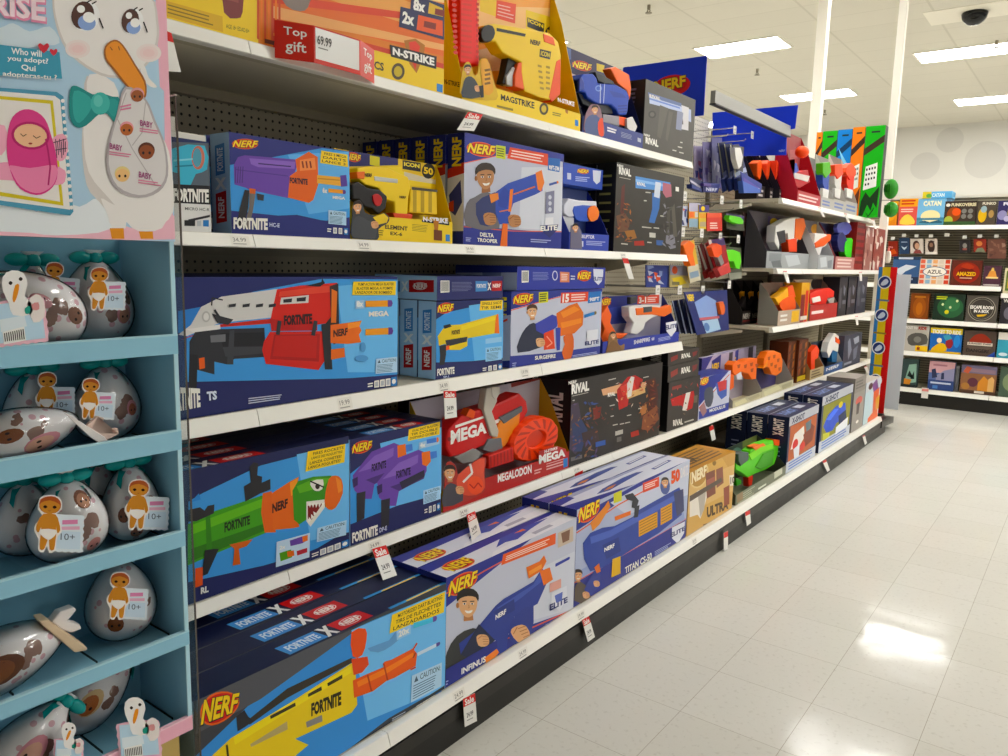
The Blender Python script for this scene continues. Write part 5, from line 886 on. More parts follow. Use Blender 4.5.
# lettered bars on the tops of these rows
p=OpenBox(CB4,(140,515),(548,385),(140,470),(545,325),(470,88),XF,Z2,.15,'#b23a36','#c9a23a','#b7b3be','big open red package with red water-jug sized drum blaster, orange spiral drum','n2')
p.root['label']='big open red package with red blaster and huge orange ribbed drum on the fourth shelf'
F=p.C; F.poly([(130,190),(470,60),(470,110),(130,300)],'#bdb9c6'); F.poly([(350,110),(470,85),(470,330),(400,340)],'#c6c2cc'); F.poly([(360,98),(470,70),(470,92),(362,122)],'#8c3a36'); F.poly([(135,400),(230,380),(230,480),(135,500)],'#a9a3ac')
F=p.F; F.text('MEGALODON',[(318,405),(428,372),(428,400),(318,432)],WHT,.035); F.sub([(474,365),(540,345),(540,375),(474,395)]).lines(3,'#e3b4ae',3); F.poly([(531,355),(545,350),(545,378),(531,384)],'#3f7fc0'); F.sub([(436,388),(462,380),(462,400),(436,408)]).lines(2,'#e3b4ae'); 
b=p.solid([(150,290),(156,262),(200,215),(270,190),(300,182),(390,140),(412,165),(418,200),(405,222),(380,255),(330,275),(300,300),(210,340),(165,350),(149,320)],'#c22a2a',-.07,.07,bev=.008); p.solid([(325,230),(392,196),(388,250),(340,315),(305,318),(300,290)],'#e08a3c',-.066,.06,'frame',0,.004,b); p.solid([(282,125),(300,122),(312,150),(318,165),(300,200),(322,262),(318,285),(298,280),(272,195)],'#bcb6aa',-.06,.03,'pump_handle',0,.004,b); p.solid([(298,120),(325,120),(326,140),(312,165),(300,150)],'#c9c3b8',-.058,.03,'handle_end',0,.003,b)
p.solid([(325,220),(398,182),(398,200),(340,240)],'#5a5c60',-.062,.03,'rail',0,.002,b); p.solid([(215,215),(228,190),(246,200),(240,225)],'#e0622a',-.064,.03,'catch',0,.002,b); p.solid([(288,290),(330,285),(335,320),(300,335),(270,325)],'#6b6d70',-.064,.04,'trigger_frame',0,.003,b); p.solid([(180,350),(240,320),(270,335),(250,360),(205,372)],'#8d8c8a',-.066,.04,'foregrip',0,.003,b)
bm=MB(); F2=Face(bm,0,-.0695,CB4); F2.text('MEGA',[(165,262),(282,232),(282,270),(165,308)],WHT,.045); F2.poly([(180,245),(300,205),(300,212),(180,254)],WHT); F2.poly([(300,232),(385,200),(380,215),(310,240)],'#f1e6e0'); F2.ell(160,290,6,7,'#7c1c1c'); onto(bm,b)
dm=MB(); cen=[aX(400+a/3.2516,350+bb/3.2516,-.045) for a,bb in ((445,290),)][0]
for k in range(28):
    pass
rad=.105*1.0
wid=(aX(400+520/3.2516,350+290/3.2516,-.045).y-aX(400+368/3.2516,350+290/3.2516,-.045).y)/2; hei=(aX(400+445/3.2516,350+222/3.2516,-.045).z-aX(400+445/3.2516,350+362/3.2516,-.045).z)/2; n=48
rings=[(-.05,.9),(-.05,1),(-.012,1.0),(0,.94),(.0,.42),(-.012,.38)]; vs=[];fs=[]
for j,(dx,k) in enumerate(rings):
    for i in range(n):
        kk=k*(.965 if (i%4 in(0,)) and 1<=j<=3 else 1); vs.append(cen+V((dx,cos(2*pi*i/n)*wid*kk,sin(2*pi*i/n)*hei*kk)))
for j in range(len(rings)-1):
    for i in range(n): fs.append((j*n+i,j*n+(i+1)%n,(j+1)*n+(i+1)%n,(j+1)*n+i))
dm.mesh(vs,fs,M('#ee5a1c',.35)); dm.mesh(vs[-n:],[tuple(range(n))],M('#d24a14',.35))
for i in range(14):
    a=2*pi*i/14; u=V((0,cos(a)*wid,sin(a)*hei)); w=V((0,-sin(a)*wid,cos(a)*hei))*.09; u2=V((0,cos(a+.35)*wid,sin(a+.35)*hei))
    dm.mesh([cen+V((.001,0,0))+u*.5-w*.5,cen+V((.001,0,0))+u*.5+w*.5,cen+V((.001,0,0))+u2*.88+w,cen+V((.001,0,0))+u2*.88-w],[(0,1,2,3)],M('#b93d10',.35))
dm.build('drum',b)
bm=MB(); F2=Face(bm,0,-.0195,CB4)
bm.prism([aX(400+a/3.2516,350+bb/3.2516,-.02) for a,bb in smooth([(146,512),(146,430),(148,380),(160,362),(180,375),(190,405),(215,390),(245,360),(280,350),(275,400),(278,450),(250,476)],3)],(-.002,0,0),'#a8433c'); F2.poly([(190,405),(240,365),(275,352),(272,400),(276,448),(248,472),(200,470),(185,440)],'#d8604e',2)
boy(F2,162,400,19,shirt='#4b4a50',body=[(140,510),(142,455),(165,432),(195,450),(205,490)]); F2.path([(205,430),(235,400),(228,370)],7,'#e9e2dc'); F2.ell(245,440,26,30,'#e8644a'); F2.path([(226,436),(240,450),(254,432),(266,446)],4,'#b63426'); hand(F2,195,455,14); bm.build('figure_print',p.root)
bm=MB(); F2=Face(bm,0,-.0195,CB4); F2.n=1; bm.prism([aX(400+a/3.2516,350+bb/3.2516,-.02) for a,bb in [(452,330),(510,312),(540,322),(540,350),(452,378)]],(-.002,0,0),'#b23a36'); F2.text('MEGA',[(452,342),(538,320),(538,346),(452,372)],WHT,.05); F2.text('N-STRIKE',[(470,326),(512,314),(512,322),(470,336)],WHT,.03); bm.build('lettered_crest',p.root)
dr=p.solid([(288,345),(368,315),(372,362),(290,388)],'#c63a33',-.045,.03,'dart_row'); bm=MB(); F2=Face(bm,0,-.0445,CB4)
for i in range(7): F2.line((295+i*11,346-i*4),(296+i*11,384-i*4),4,'#9c2822')
onto(bm,dr); p.done()
c=Carton(CB4,(62,152),(140,130),(140,205),(62,228),-.22,Z2,.1,'#3a2c30','#2a2226','#2e2529'); F=c.F; c.f.text('NERF',.25,.4,.95,.12,'#c98a3a',.04); c.done('dark toy box with lettering standing deep behind the purple blasters box')
c=Carton(CB4,(541,96),(850,46),(846,264),(546,377),XF,Z2,.16,'#2e2a28','#151313','#242120','n2'); F=c.F
F.text('RIVAL',[(558,112),(615,100),(615,132),(558,145)],WHT,.055); F.text('NERF',[(548,102),(574,97),(574,108),(548,113)],WHT,.03); F.line((560,150),(612,138),2,'#bdb9b0')
F.poly([(655,128),(720,110),(800,104),(800,122),(720,138),(660,148)],'#d8a884'); F.poly([(705,130),(740,88),(765,82),(790,96),(782,120),(770,138),(745,150),(740,182),(712,195),(708,160)],'#b5302c'); F.poly([(715,120),(760,100),(770,130),(725,150)],'#cf4a40'); F.poly([(735,140),(796,120),(798,138),(740,160)],'#d8b07c'); F.poly([(738,110),(752,86),(762,88),(752,150),(740,155)],'#e2dcd6'); F.text('RIVAL',[(676,140),(700,135),(700,148),(676,153)],WHT,.04)
for pts,col in (([(552,180),(580,170),(590,230),(600,300),(570,340),(552,320)],'#433a4c'),([(560,240),(590,225),(610,260),(590,330),(565,330)],'#2f3d63'),([(628,190),(655,184),(650,220),(630,228)],'#7c2a22'),([(590,270),(640,255),(650,300),(600,320)],'#3a2a2c'),([(636,300),(668,292),(668,308),(636,316)],'#3858a0'),([(800,100),(830,90),(840,150),(830,250),(800,220),(810,160)],'#4a1f1b'),([(790,215),(835,180),(842,225),(810,262),(785,258)],'#8a5238'),([(750,268),(775,260),(778,276),(752,284)],'#a5342c'),([(700,265),(725,258),(725,272),(700,279)],'#bdb9b0'),([(705,285),(720,281),(720,296),(705,300)],'#6d6a66'),([(556,350),(592,340),(592,352),(556,362)],'#6d6a66'),([(780,190),(800,170),(806,200),(786,215)],'#b0764a')): F.poly(pts,col)
grit(F,(552,170,640,350),('#5a4a6c','#3a5088','#7c4a34','#2f3d63','#8a6a4a','#4a3a40'),60,10,5); grit(F,(780,100,842,262),('#8a5238','#5c2a20','#b0764a','#6d2a24','#3a2420'),50,9,6); grit(F,(700,100,800,190),('#d9605a','#8d1f20','#e8d8c8','#c9a070'),20,6,7); grit(F,(620,185,700,240),('#7c2a22','#4a2a2a','#6d4a3a'),14,7,8)
for a,b_,w in ((690,95,24),(800,88,18),(690,180,16),(745,212,14),(700,243,16),(722,240,14),(740,236,16),(780,190,10),(560,165,16),(690,215,10)): F.line((a-w/2,b_+w*.12),(a+w/2,b_-w*.12),3,'#c9c6be')
Local(c.s.F,[c.s.at(.2,.5),c.s.at(.2,.15),c.s.at(.8,.15),c.s.at(.8,.5)]).text('RIVAL',.02,.95,.98,.08,'#cfccc6',.04); c.done('wide black toy box with red and cream blaster print on the fourth shelf',behind=1,step=.17,blabel='black toy box hidden behind the wide black one with the red blaster print')
zq=Z2
for i,(t,bq,lab) in enumerate((((102,60),(262,230),'black box with red blaster print at the foot of the stack of three black boxes'),((60,20),(100,64),'slim black box in the middle of the stack of three'),((15,-18),(58,24),'slim black box topping the stack of three'))):
    c=Carton(CB4,(872,t[0]+4),(976,t[1] if i else 82),(968,bq[1] if i else 232),(870,bq[0] if i else 265),XF,zq,.14,'#3b3633','#161414','#22201e','n2' if i==0 else None); 
    if i==0:
        F=c.F; F.poly([(880,160),(905,150),(955,132),(958,150),(950,190),(930,198),(915,180),(885,182)],'#b5302c'); F.poly([(930,140),(945,136),(932,198),(918,196)],'#e2dcd6'); grit(F,(880,100,968,220),('#8d3a34','#6d6050','#d9605a','#4a4440'),18,6,9); F.text('RIVAL',[(888,228),(920,222),(920,242),(888,248)],WHT,.04); F.line((925,235),(955,226),4,'#c9c6be'); F.poly([(955,150),(968,146),(966,170),(956,172)],'#6d6050'); F.poly([(885,120),(915,112),(915,122),(885,130)],'#8d3a34'); first=c
    else:
        f=c.f; f.text('RIVAL',.42,.66,.72,.28,WHT,.04); f.poly([(.08,.4),(.3,.25),(.3,.6),(.1,.75)],'#8d3a34'); f.poly([(.78,.3),(.95,.25),(.92,.55),(.8,.7)],'#7c3030'); Local(c.s.F,[c.s.at(.3,.9),c.s.at(.3,.1),c.s.at(.8,.1),c.s.at(.8,.9)]).text('RIVAL',.02,.9,.98,.1,'#cfccc6',.04)
    if i: 
        pass
    c.done(lab); zq=c.zt+.001
# ================================================================ bottom deck (stands further out into the aisle)
XD=.248; ZD=Z1
c=Carton(CA8,(75,492),(996,105),(986,500),(75,900),XD,ZD,.088,'#3f4046','#b4d2ea','#141a3a','n1',y0=.79); F=c.F
F.poly([(60,730),(280,520),(640,262),(720,225),(996,112),(990,470),(780,590),(560,760),(400,900),(60,950)],'#4a8fd4'); F.poly([(640,262),(996,112),(990,480),(700,600)],'#7fbff0'); F.poly([(60,520),(400,360),(640,260),(640,275),(300,520),(60,650)],'#55565c'); F.poly([(400,900),(780,600),(988,468),(986,512),(600,760),(450,900)],'#33363c')
nerf(F,[(75,500),(222,478),(222,575),(75,640)])
Y='#ecd013'
F.poly([(110,740),(190,665),(400,540),(640,385),(655,400),(662,540),(640,570),(430,668),(480,690),(420,740),(300,800),(120,800)],Y); F.poly([(200,660),(640,395),(640,420),(205,690)],'#f4e04a'); F.poly([(250,600),(400,480),(640,365),(648,380),(400,515),(260,615)],'#3a342c')
F.poly([(336,582),(430,532),(432,545),(338,594)],'#3a341c'); F.poly([(478,500),(528,472),(530,486),(478,512)],'#3a341c'); F.poly([(550,460),(606,428),(606,442),(552,472)],'#3a341c')
F.poly([(262,688),(400,602),(402,632),(266,698)],'#b9a878'); F.poly([(470,605),(530,578),(532,602),(474,626)],'#8d8a86'); F.text('FORTNITE',[(490,535),(602,488),(602,542),(490,585)],'#2a2410',.055)
F.path([(175,690),(180,740)],8,'#3a341c')
F.poly([(210,585),(240,560),(255,585),(275,600),(240,625),(215,640)],'#2a2b30'); F.poly([(640,270),(692,256),(696,300),(680,355),(645,360)],'#e6632a',2); F.poly([(640,370),(700,360),(705,390),(680,420),(648,430)],'#d9582a'); F.poly([(645,450),(700,425),(760,400),(762,380),(790,372),(870,330),(885,350),(880,395),(800,440),(770,452),(720,490),(650,515)],'#e2682a'); F.poly([(660,455),(760,408),(870,345),(872,360),(770,425),(665,475)],'#f08a4c'); F.path([(760,385),(775,450)],6,'#b74a1a'); F.path([(700,428),(715,490)],6,'#b74a1a'); F.path([(870,335),(885,310)],6,'#c9541f'); F.path([(870,365),(880,345)],4,'#8a3510'); F.path([(860,410),(880,400)],6,'#c9541f')
F.poly([(700,330),(780,300),(810,260),(830,280),(790,320),(740,345)],'#6f9fcf',2)
flag(F,[(792,205),(990,118),(985,195),(782,275)],('MOTORIZED DART BLASTING','TIRS DE FLECHETTES','LANZADARDOS'))
F.poly([(808,265),(862,240),(862,275),(810,300)],'#9fc9ee'); F.text('20x',[(816,266),(856,248),(856,272),(816,290)],WHT,.04); dart(F,[(872,232),(960,205),(960,228),(872,258)],'#5fc0e0','#6a5aa8'); dart(F,[(885,345),(972,302),(972,318),(888,360)],'#cfe3f4','#5c4f9a')
caution(F,[(866,432),(978,382),(976,470),(862,532)]); icons(F,[(855,560),(974,488),(974,520),(855,598)],5); F.sub([(790,590),(845,560),(845,590),(790,618)]).lines(4,'#b9bcc4')
t=c.t
bar(t,.31,.65,.36,.92); t.poly([(.72,.88),(1,.88),(1,1),(.72,1)],'#4a90c8'); t.poly([(.8,.93),(.97,.93),(.97,.99),(.8,.99)],YEL)
c.done('large blue box with yellow and orange rifle in the front corner of the bottom deck',behind=4,step=.0925,blabel='dark topped box filed behind the yellow rifle box on the bottom deck',bgroup='boxes filed behind the yellow rifle box')
c=Carton(CB5,(112,316),(436,168),(427,424),(108,590),XD,ZD,.105,'#c4c7d6','#2a3280','#d9dbe4','n1'); F=c.F
F.poly([(112,316),(200,275),(330,215),(112,390)],'#2a3286'); F.poly([(112,318),(260,248),(200,300),(112,350)],'#2a3286'); F.path([(112,356),(210,298),(300,250)],3,'#d9684f'); F.poly([(108,535),(300,440),(427,395),(427,426),(108,592)],'#2a3280'); F.path([(108,536),(427,394)],3,'#e0623a'); F.poly([(330,300),(432,250),(428,392),(330,420)],'#d2d5e0')
nerf(F,[(118,318),(192,288),(192,335),(118,372)])
F.poly([(255,258),(385,205),(384,232),(250,285)],'#e0673a'); F.sub([(260,262),(380,212),(378,230),(256,278)]).lines(3,'#f6dfd4',3,fill=.45); F.poly([(390,205),(428,188),(428,225),(390,242)],'#c9b9a8'); F.poly([(398,206),(420,196),(418,222),(402,230)],'#7c5a4a')
boy(F,168,380,27,skin='#dcae86',hair='#1e1714',shirt='#343636',body=[(112,545),(116,500),(140,460),(180,440),(215,455),(225,505),(170,530)],tone='#b57f58')
F.poly([(146,478),(182,450),(236,385),(256,368),(330,325),(352,290),(362,330),(340,380),(282,412),(270,440),(262,500),(240,508),(236,470),(200,465),(165,510),(150,505)],'#2f3f8c'); F.poly([(240,390),(330,332),(348,300),(350,325),(300,365),(250,400)],'#4558a8'); F.poly([(312,290),(345,275),(356,260),(362,275),(350,298),(318,318)],'#e07a30'); F.poly([(318,300),(350,282),(350,292),(320,310)],'#f0a05a'); F.poly([(345,300),(370,290),(378,320),(355,335)],'#e07a30'); F.poly([(230,400),(282,368),(284,395),(245,418)],'#2a387c'); F.text('NERF',[(236,408),(262,392),(262,404),(236,420)],WHT,.04); F.poly([(195,430),(235,470),(180,520),(150,505)],'#252b45'); F.poly([(285,408),(330,385),(320,470),(282,480),(268,450)],'#2d3c86',2); F.poly([(205,500),(235,485),(245,500),(215,535)],'#e8884a')
hand(F,205,470,16,skin='#dcae86'); hand(F,298,452,22,skin='#dcae86',rot=-.4); dart(F,[(384,280),(420,262),(420,270),(384,290)],'#34409a','#34409a')
F.poly([(375,352),(412,335),(412,368),(394,398),(374,380)],'#dfe1ea'); F.text('ELITE',[(370,382),(414,362),(414,376),(370,398)],'#222a66',.04); F.poly([(382,360),(402,350),(400,372),(386,378)],'#5a68b0'); F.poly([(370,330),(398,318),(398,340),(370,352)],'#d9a59a'); F.poly([(109,545),(240,470),(240,490),(109,590)],'#2a3280'); F.text('INFINUS',[(152,540),(212,508),(212,523),(152,555)],WHT,.03); F.sub([(358,430),(412,406),(412,418),(358,444)]).lines(3,'#aab2dc'); F.sub([(110,570),(120,566),(120,580),(110,586)]).lines(2,'#aab2dc')
t=c.t; t.poly([(0,0),(1,0),(1,.25),(0,.5)],'#d6d8e2'); t.poly([(0,.0),(0,.42),(1,.20),(1,0)],'#2a3286'); nerf(t,[(.04,.34),(.21,.30),(.24,.92),(.07,.96)]); t.poly([(.40,.66),(.5,.3),(.72,.22),(.9,.3),(.7,.5),(.55,.72),(.48,.6)],'#33489a'); t.poly([(.6,.35),(.68,.3),(.68,.45)],'#e07a30'); t.poly([(.35,.8),(1,.6),(1,1),(.3,1)],'#e3e4ea'); t.poly([(.66,.72),(.82,.7),(.82,.86),(.66,.88)],'#a6a9b8')
o=c.done('navy and white box with boy holding a blue motor blaster beside the yellow rifle box',behind=1,step=.11,blabel='white topped box filed behind the blue motor blaster box')
# titan box
c=Carton(CB5,(436,166),(716,10),(706,214),(428,402),XD,ZD,.113,'#aeb6cf','#28307c','#d3d6e2','n1'); F=c.F
F.poly([(436,166),(560,98),(716,12),(712,60),(540,130),(436,200)],'#2b3386'); F.poly([(520,130),(716,22),(714,110),(560,160)],'#c9cede'); F.path([(436,205),(540,135),(620,92)],3,'#d9684f'); F.poly([(430,330),(706,172),(706,216),(428,404)],'#2b3384'); F.path([(430,328),(706,170)],3,'#d9684f'); F.poly([(440,300),(700,150),(704,172),(432,326)],'#97a3c8')
nerf(F,[(440,136),(494,112),(494,160),(440,190)]); F.poly([(528,95),(548,88),(548,125),(528,132)],'#d0cf3a')
F.poly([(600,82),(640,66),(640,90),(600,106)],'#d9553f'); F.sub([(603,84),(638,70),(638,86),(603,100)]).lines(3,'#f4ddd6'); F.ell(655,90,12,20,'#4a5a94'); boy(F,655,80,9); F.text('50',[(670,52),(692,44),(692,76),(670,86)],'#e0623a',.06); F.text('DARTS',[(694,44),(712,36),(712,62),(694,70)],'#e6e2e4',.03)
BL='#2f4494'
F.poly([(452,230),(470,205),(500,192),(530,188),(575,165),(590,148),(690,92),(698,110),(696,160),(640,205),(590,235),(548,262),(500,290),(470,300),(455,270)],BL); F.poly([(470,215),(520,198),(690,105),(692,118),(520,215),(472,232)],'#4c62b4'); F.poly([(555,112),(575,106),(590,125),(584,145),(572,142),(574,126),(560,122)],'#2a2c36'); F.poly([(580,140),(592,136),(588,165),(578,168)],'#2a2c36'); F.poly([(590,175),(636,152),(636,190),(590,215)],'#d8a03a'); F.poly([(644,145),(672,130),(672,170),(644,186)],'#d8a03a')
for i in range(5): F.line((592,180+i*7),(634,158+i*7),1.5,'#8a5f1c'); F.line((646,150+i*7),(670,137+i*7),1.5,'#8a5f1c')
F.poly([(470,180),(505,140),(515,125),(520,140),(492,185),(476,200)],'#d98a4a'); F.poly([(676,105),(700,96),(702,150),(684,165)],'#3a3f66'); F.poly([(500,235),(540,215),(546,250),(510,270)],'#26387f'); F.poly([(525,270),(545,262),(545,305),(522,315)],'#d9b02a'); F.text('NERF',[(505,242),(530,230),(530,240),(505,252)],WHT,.04); F.poly([(530,165),(570,150),(570,160),(532,175)],'#e07a30')
F.text('TITAN CS-50',[(556,290),(622,252),(622,270),(556,306)],WHT,.03); F.sub([(628,250),(672,225),(672,242),(628,266)]).lines(4,'#aab2dc'); F.poly([(672,192),(704,176),(702,205),(686,232),(672,218)],'#dfe1ea'); F.text('ELITE',[(668,206),(704,188),(704,198),(668,218)],'#222a66',.04)
boy(F,440,310,11,shirt='#5a5048',body=[(430,372),(434,335),(448,326),(470,350),(466,378)]); F.poly([(455,345),(478,300),(490,290),(496,310),(490,340),(470,360)],'#33408c'); F.poly([(480,290),(492,280),(496,300),(486,305)],'#d9762f'); hand(F,460,358,9); hand(F,486,330,8)
t=c.t; t.poly([(0,0),(1,0),(1,.1),(0,.2)],'#9aa0bc'); t.poly([(0,.5),(.45,1),(0,1)],'#2b3386'); t.poly([(0,.0),(.12,.0),(.12,.3),(0,.4)],'#2b3386'); t.poly([(.22,.62),(.3,.45),(.5,.3),(.62,.32),(.66,.45),(.45,.6),(.3,.72)],'#39498c'); t.poly([(.28,.6),(.34,.5),(.4,.52),(.34,.64)],'#d98a4a'); t.poly([(.72,.5),(.92,.4),(.92,.55),(.72,.66)],'#39498c'); t.poly([(.74,.52),(.9,.44),(.9,.5),(.74,.59)],'#d9d9e2')
Local(c.s.F,[c.s.at(.3,.45),c.s.at(.3,.05),c.s.at(.9,.05),c.s.at(.9,.45)]).text('NERF',.02,.95,.98,.08,YEL,.04); c.done('large pale box with blue drum cannon and the number 50 on the bottom deck',behind=1,step=.118,blabel='navy ended box filed behind the pale drum cannon box')
# kraft coloured box
c=Carton(CB8,(150,480),(305,448),(325,628),(138,752),XD,ZD,.2,'#c39a5c','#8a6b3a','#b5852f','n1'); F=c.F
F.poly([(150,480),(270,440),(330,540),(330,640),(140,755)],'#cfa868'); F.poly([(150,540),(320,470),(330,560),(140,660)],'#d6b47c')
F.ell(185,510,34,52,'#dfc793',.35); F.ell(185,510,29,46,'#b58b4e',.35); F.text('NERF',[(158,500),(214,470),(214,512),(158,545)],'#efe2c2',.05); F.ell(243,465,7,10,'#8a6a3a'); F.poly([(150,600),(180,570),(210,560),(216,590),(200,650),(190,675),(180,660),(150,670)],'#e8e2d8'); F.poly([(180,575),(212,562),(205,640),(190,670)],'#b9b2a8'); F.poly([(210,505),(245,490),(248,580),(215,600)],'#7c4a3c'); F.poly([(215,530),(245,515),(246,535),(216,552)],'#a5685a'); F.poly([(250,490),(275,478),(278,540),(252,560)],'#8a5648'); F.poly([(150,590),(270,520),(272,535),(150,612)],'#5c5048'); F.text('ULTRA',[(215,632),(296,602),(296,638),(215,674)],'#4a341c',.05); F.poly([(278,560),(300,548),(300,620),(280,628)],'#8d4c3a'); F.line((200,700),(215,694),4,'#7a5a30'); F.poly([(300,512),(322,508),(324,548),(302,552)],'#e2dcd0'); F.text('10',[(304,518),(320,515),(320,540),(304,545)],'#4a341c',.03)
t=c.t; t.lines(6,'#5c421c',4,.08,.9,.1,.9,.4); t.sub(.1,.3,.5,.7).text('ULTRA',0,1,1,0,'#3a2a12',.04); c.done('sand coloured toy box with white and brown blaster beside the drum cannon box')
p=OpenBox(CB8,(322,632),(512,500),(318,600),(512,468),(455,335),XD,ZD,.18,'#6f7360','#4a4f42','#545a4c','open drab green package with lime green ribbed blaster on the bottom deck','n1')
F=p.C; F.poly([(280,380),(470,330),(470,400),(290,470)],'#3d4a42'); F.ell(330,430,20,24,'#6d8f86'); F.poly([(350,370),(430,345),(430,380),(350,410)],'#7c8a52'); F.ell(300,430,14,14,'#9c7a5a'); F.poly([(430,350),(466,340),(466,380),(430,395)],'#8a9a4a'); F.poly([(280,470),(320,455),(330,520),(290,540)],'#4c3a34')
F=p.F; F.sub([(330,590),(400,545),(400,580),(330,625)]).lines(4,'#a9ac96'); F.sub([(408,556),(450,530),(450,545),(408,572)]).lines(1,'#d9dccb',2); F.poly([(470,500),(500,482),(500,505),(470,525)],'#c9cbb9'); F.poly([(328,570),(350,556),(352,600),(330,616)],'#8f7a5c')
b=p.solid([(325,465),(340,480),(372,455),(380,420),(420,392),(470,378),(492,385),(498,420),(480,440),(470,470),(440,490),(400,505),(370,520),(345,500),(325,490)],'#67c52a',XD-.05,.05); p.solid([(468,375),(495,376),(500,390),(490,400),(472,398)],'#ee6a2a',XD-.045,.05,'muzzle',0,.003,b); p.solid([(375,435),(420,405),(465,392),(468,410),(425,425),(385,455)],'#8bd94a',XD-.046,.02,'top_ribs',0,.003,b); p.solid([(390,405),(430,390),(440,400),(400,420)],'#e2762e',XD-.048,.04,'slide',0,.003,b); p.solid([(372,520),(390,512),(386,548),(372,555)],'#d6442c',XD-.05,.03,'trigger',0,.002,b); p.solid([(325,520),(345,530),(345,545),(328,552)],'#3d8a1c',XD-.055,.03,'grip',0,.003,b); p.solid([(430,430),(470,415),(465,470),(420,490),(400,480)],'#4c9a1f',XD-.044,.02,'side_plate',0,.003,b); p.solid([(335,432),(372,425),(378,455),(345,478)],'#4a5a56',XD-.052,.04,'canister',2,.003,b); p.done()
def xshot(TL,TR,BR_,BL,win,lab,behind,bl,body):
    c=Carton(CB8,TL,TR,BR_,BL,XD,ZD,.12,'#1c2a52','#16203f','#1a2748','n1'); f=c.f
    f.rect(0,0,1,.16,'#b9bcc4'); f.text('X-SHOT',.08,.14,.5,.03,'#1c2a52',.04); f.poly([(.05,.17),(.95,.17),(.95,.78),(.05,.82)],win); f.rect(0,.8,1,1,'#c3c9d4'); f.lines(3,'#5f7fc0',4,.08,.9,.82,.97); body(f)
    Local(c.s.F,[c.s.at(.2,.35),c.s.at(.2,.04),c.s.at(.8,.04),c.s.at(.8,.35)]).text('X-SHOT',.02,.95,.98,.05,WHT,.04) 
    c.s.lines(5,'#8d97b8',3,.3,.7,.5,.9,.3); c.t.sub(.1,.2,.5,.7).text('X-SHOT',0,1,1,0,'#7f93c4',.04); c.t.rect(.6,.2,.8,.6,'#c3c9d4'); c.done(lab,behind=behind,step=.125,blabel=bl,bgroup=bl+'es' if behind>1 else None)
xshot((512,290),(633,255),(628,440),(512,492),'#b5602a','dark blue window box with orange backed dart guns near the lime blaster',2,'dark blue box filed behind the orange backed window box',lambda f:[f.poly([(.1,.6),(.2,.35),(.5,.28),(.55,.5),(.4,.62)],'#e9e4de'),f.poly([(.5,.45),(.75,.3),(.9,.4),(.85,.65),(.6,.7)],'#7a3418'),f.ell(.25,.55,.09,.1,'#d23f2a'),f.ell(.5,.66,.09,.08,'#d23f2a'),f.poly([(.2,.62),(.4,.58),(.4,.8),(.25,.82)],'#dfe3ea'),f.poly([(.55,.25),(.75,.22),(.75,.4),(.6,.42)],'#5c6f78')])
xshot((648,215),(766,170),(753,385),(640,440),'#8f8d1e','dark blue window box with yellow sides and a blue blaster on the bottom deck',1,'dark blue box filed behind the yellow sided window box',lambda f:[f.poly([(.08,.55),(.2,.38),(.45,.28),(.75,.30),(.8,.45),(.7,.6),(.5,.62),(.4,.72),(.2,.7)],'#2a4fc4'),f.poly([(.15,.45),(.4,.32),(.55,.36),(.3,.5)],'#4a74e4'),f.poly([(.55,.5),(.8,.45),(.85,.66),(.6,.72)],'#1c2a52'),f.ell(.6,.3,.07,.06,'#d9c72a'),f.poly([(.1,.68),(.3,.72),(.3,.8),(.1,.82)],'#c9c72c'),f.poly([(.5,.7),(.9,.62),(.9,.8),(.5,.84)],'#e6e9ee')])
c=Carton(CB8,(772,150),(812,132),(806,340),(763,358),XD,ZD,.2,'#9a958f','#8a857f','#a39e98','n1'); f=c.f; f.rect(.0,0,1,.28,'#8f8a84'); f.lines(3,'#6f6a66',2,.1,.9,.05,.22); f.ell(.5,.45,.3,.08,'#c9665c'); f.poly([(.3,.5),(.6,.48),(.55,.7),(.35,.7)],'#55504c'); f.ell(.5,.85,.12,.03,'#e8e4de'); c.done('grey box with a red disc print standing before the clear fronted box')
c=Carton(CB8,(815,170),(872,135),(862,300),(806,330),XD,ZD,.14,'#c9ced4','#aab0b8','#b9b4ae','n1'); f=c.f; f.poly([(0,.25),(.45,.2),(.55,.7),(.3,1),(0,1)],'#c3d6de'); f.poly([(.4,.1),(.7,0),(.9,.3),(.6,.4)],'#7a4a86'); f.poly([(.55,.3),(.95,.25),(.9,.8),(.6,.85)],'#d86a4a'); f.poly([(.3,.9),(.9,.75),(1,1),(.3,1)],'#e0704a'); f.ell(.3,.12,.14,.08,'#5a3a3c'); f.poly([(.75,.5),(1,.45),(1,.8),(.8,.8)],'#d9a03a'); c.done('pale clear fronted box with orange and purple toy at the far end of the deck')
# ================================================================ peg hooks and hanging packs between the two bays
PX=(0,0,1)
def hook(u,v,xt,label,w=.042):
    """wire hook out of the pegboard with a white price plate on its tip at image position u,v"""
    p=aX(u,v,xt); r=empty('peg_hook',(xt-.2,p.y,p.z-.02),label,'peg hook'); mb=MB()
    mb.tube([(XB+.002,p.y,p.z+.012),(xt-.01,p.y,p.z+.012),(xt-.003,p.y,p.z+.022)],.0028,M('#c9c7c2',.25,.6),6); mb.tube([(XB+.002,p.y,p.z-.03),(xt-.05,p.y,p.z-.03),(xt-.04,p.y,p.z-.02)],.0028,M('#c9c7c2',.25,.6),6); mb.build('wire',r)
    mb=MB(); mb.box(xt-.002,xt,p.y-w/2,p.y+w/2,p.z-.022,p.z+.022,'#eceae6'); F=WFace(mb,0,xt); L=F.q(p.y-w/2,p.z+.022,p.y+w/2,p.z-.022); L.text('14.99',.2,.62,.8,.3,'#8d8b88',.02); L.rect(.15,.75,.85,.82,'#b9b7b3'); mb.build('price_plate',r); return r
HK=[(688,196,-.13,'upper'),(735,130,-.16,'x'),(752,136,-.16,'x')]
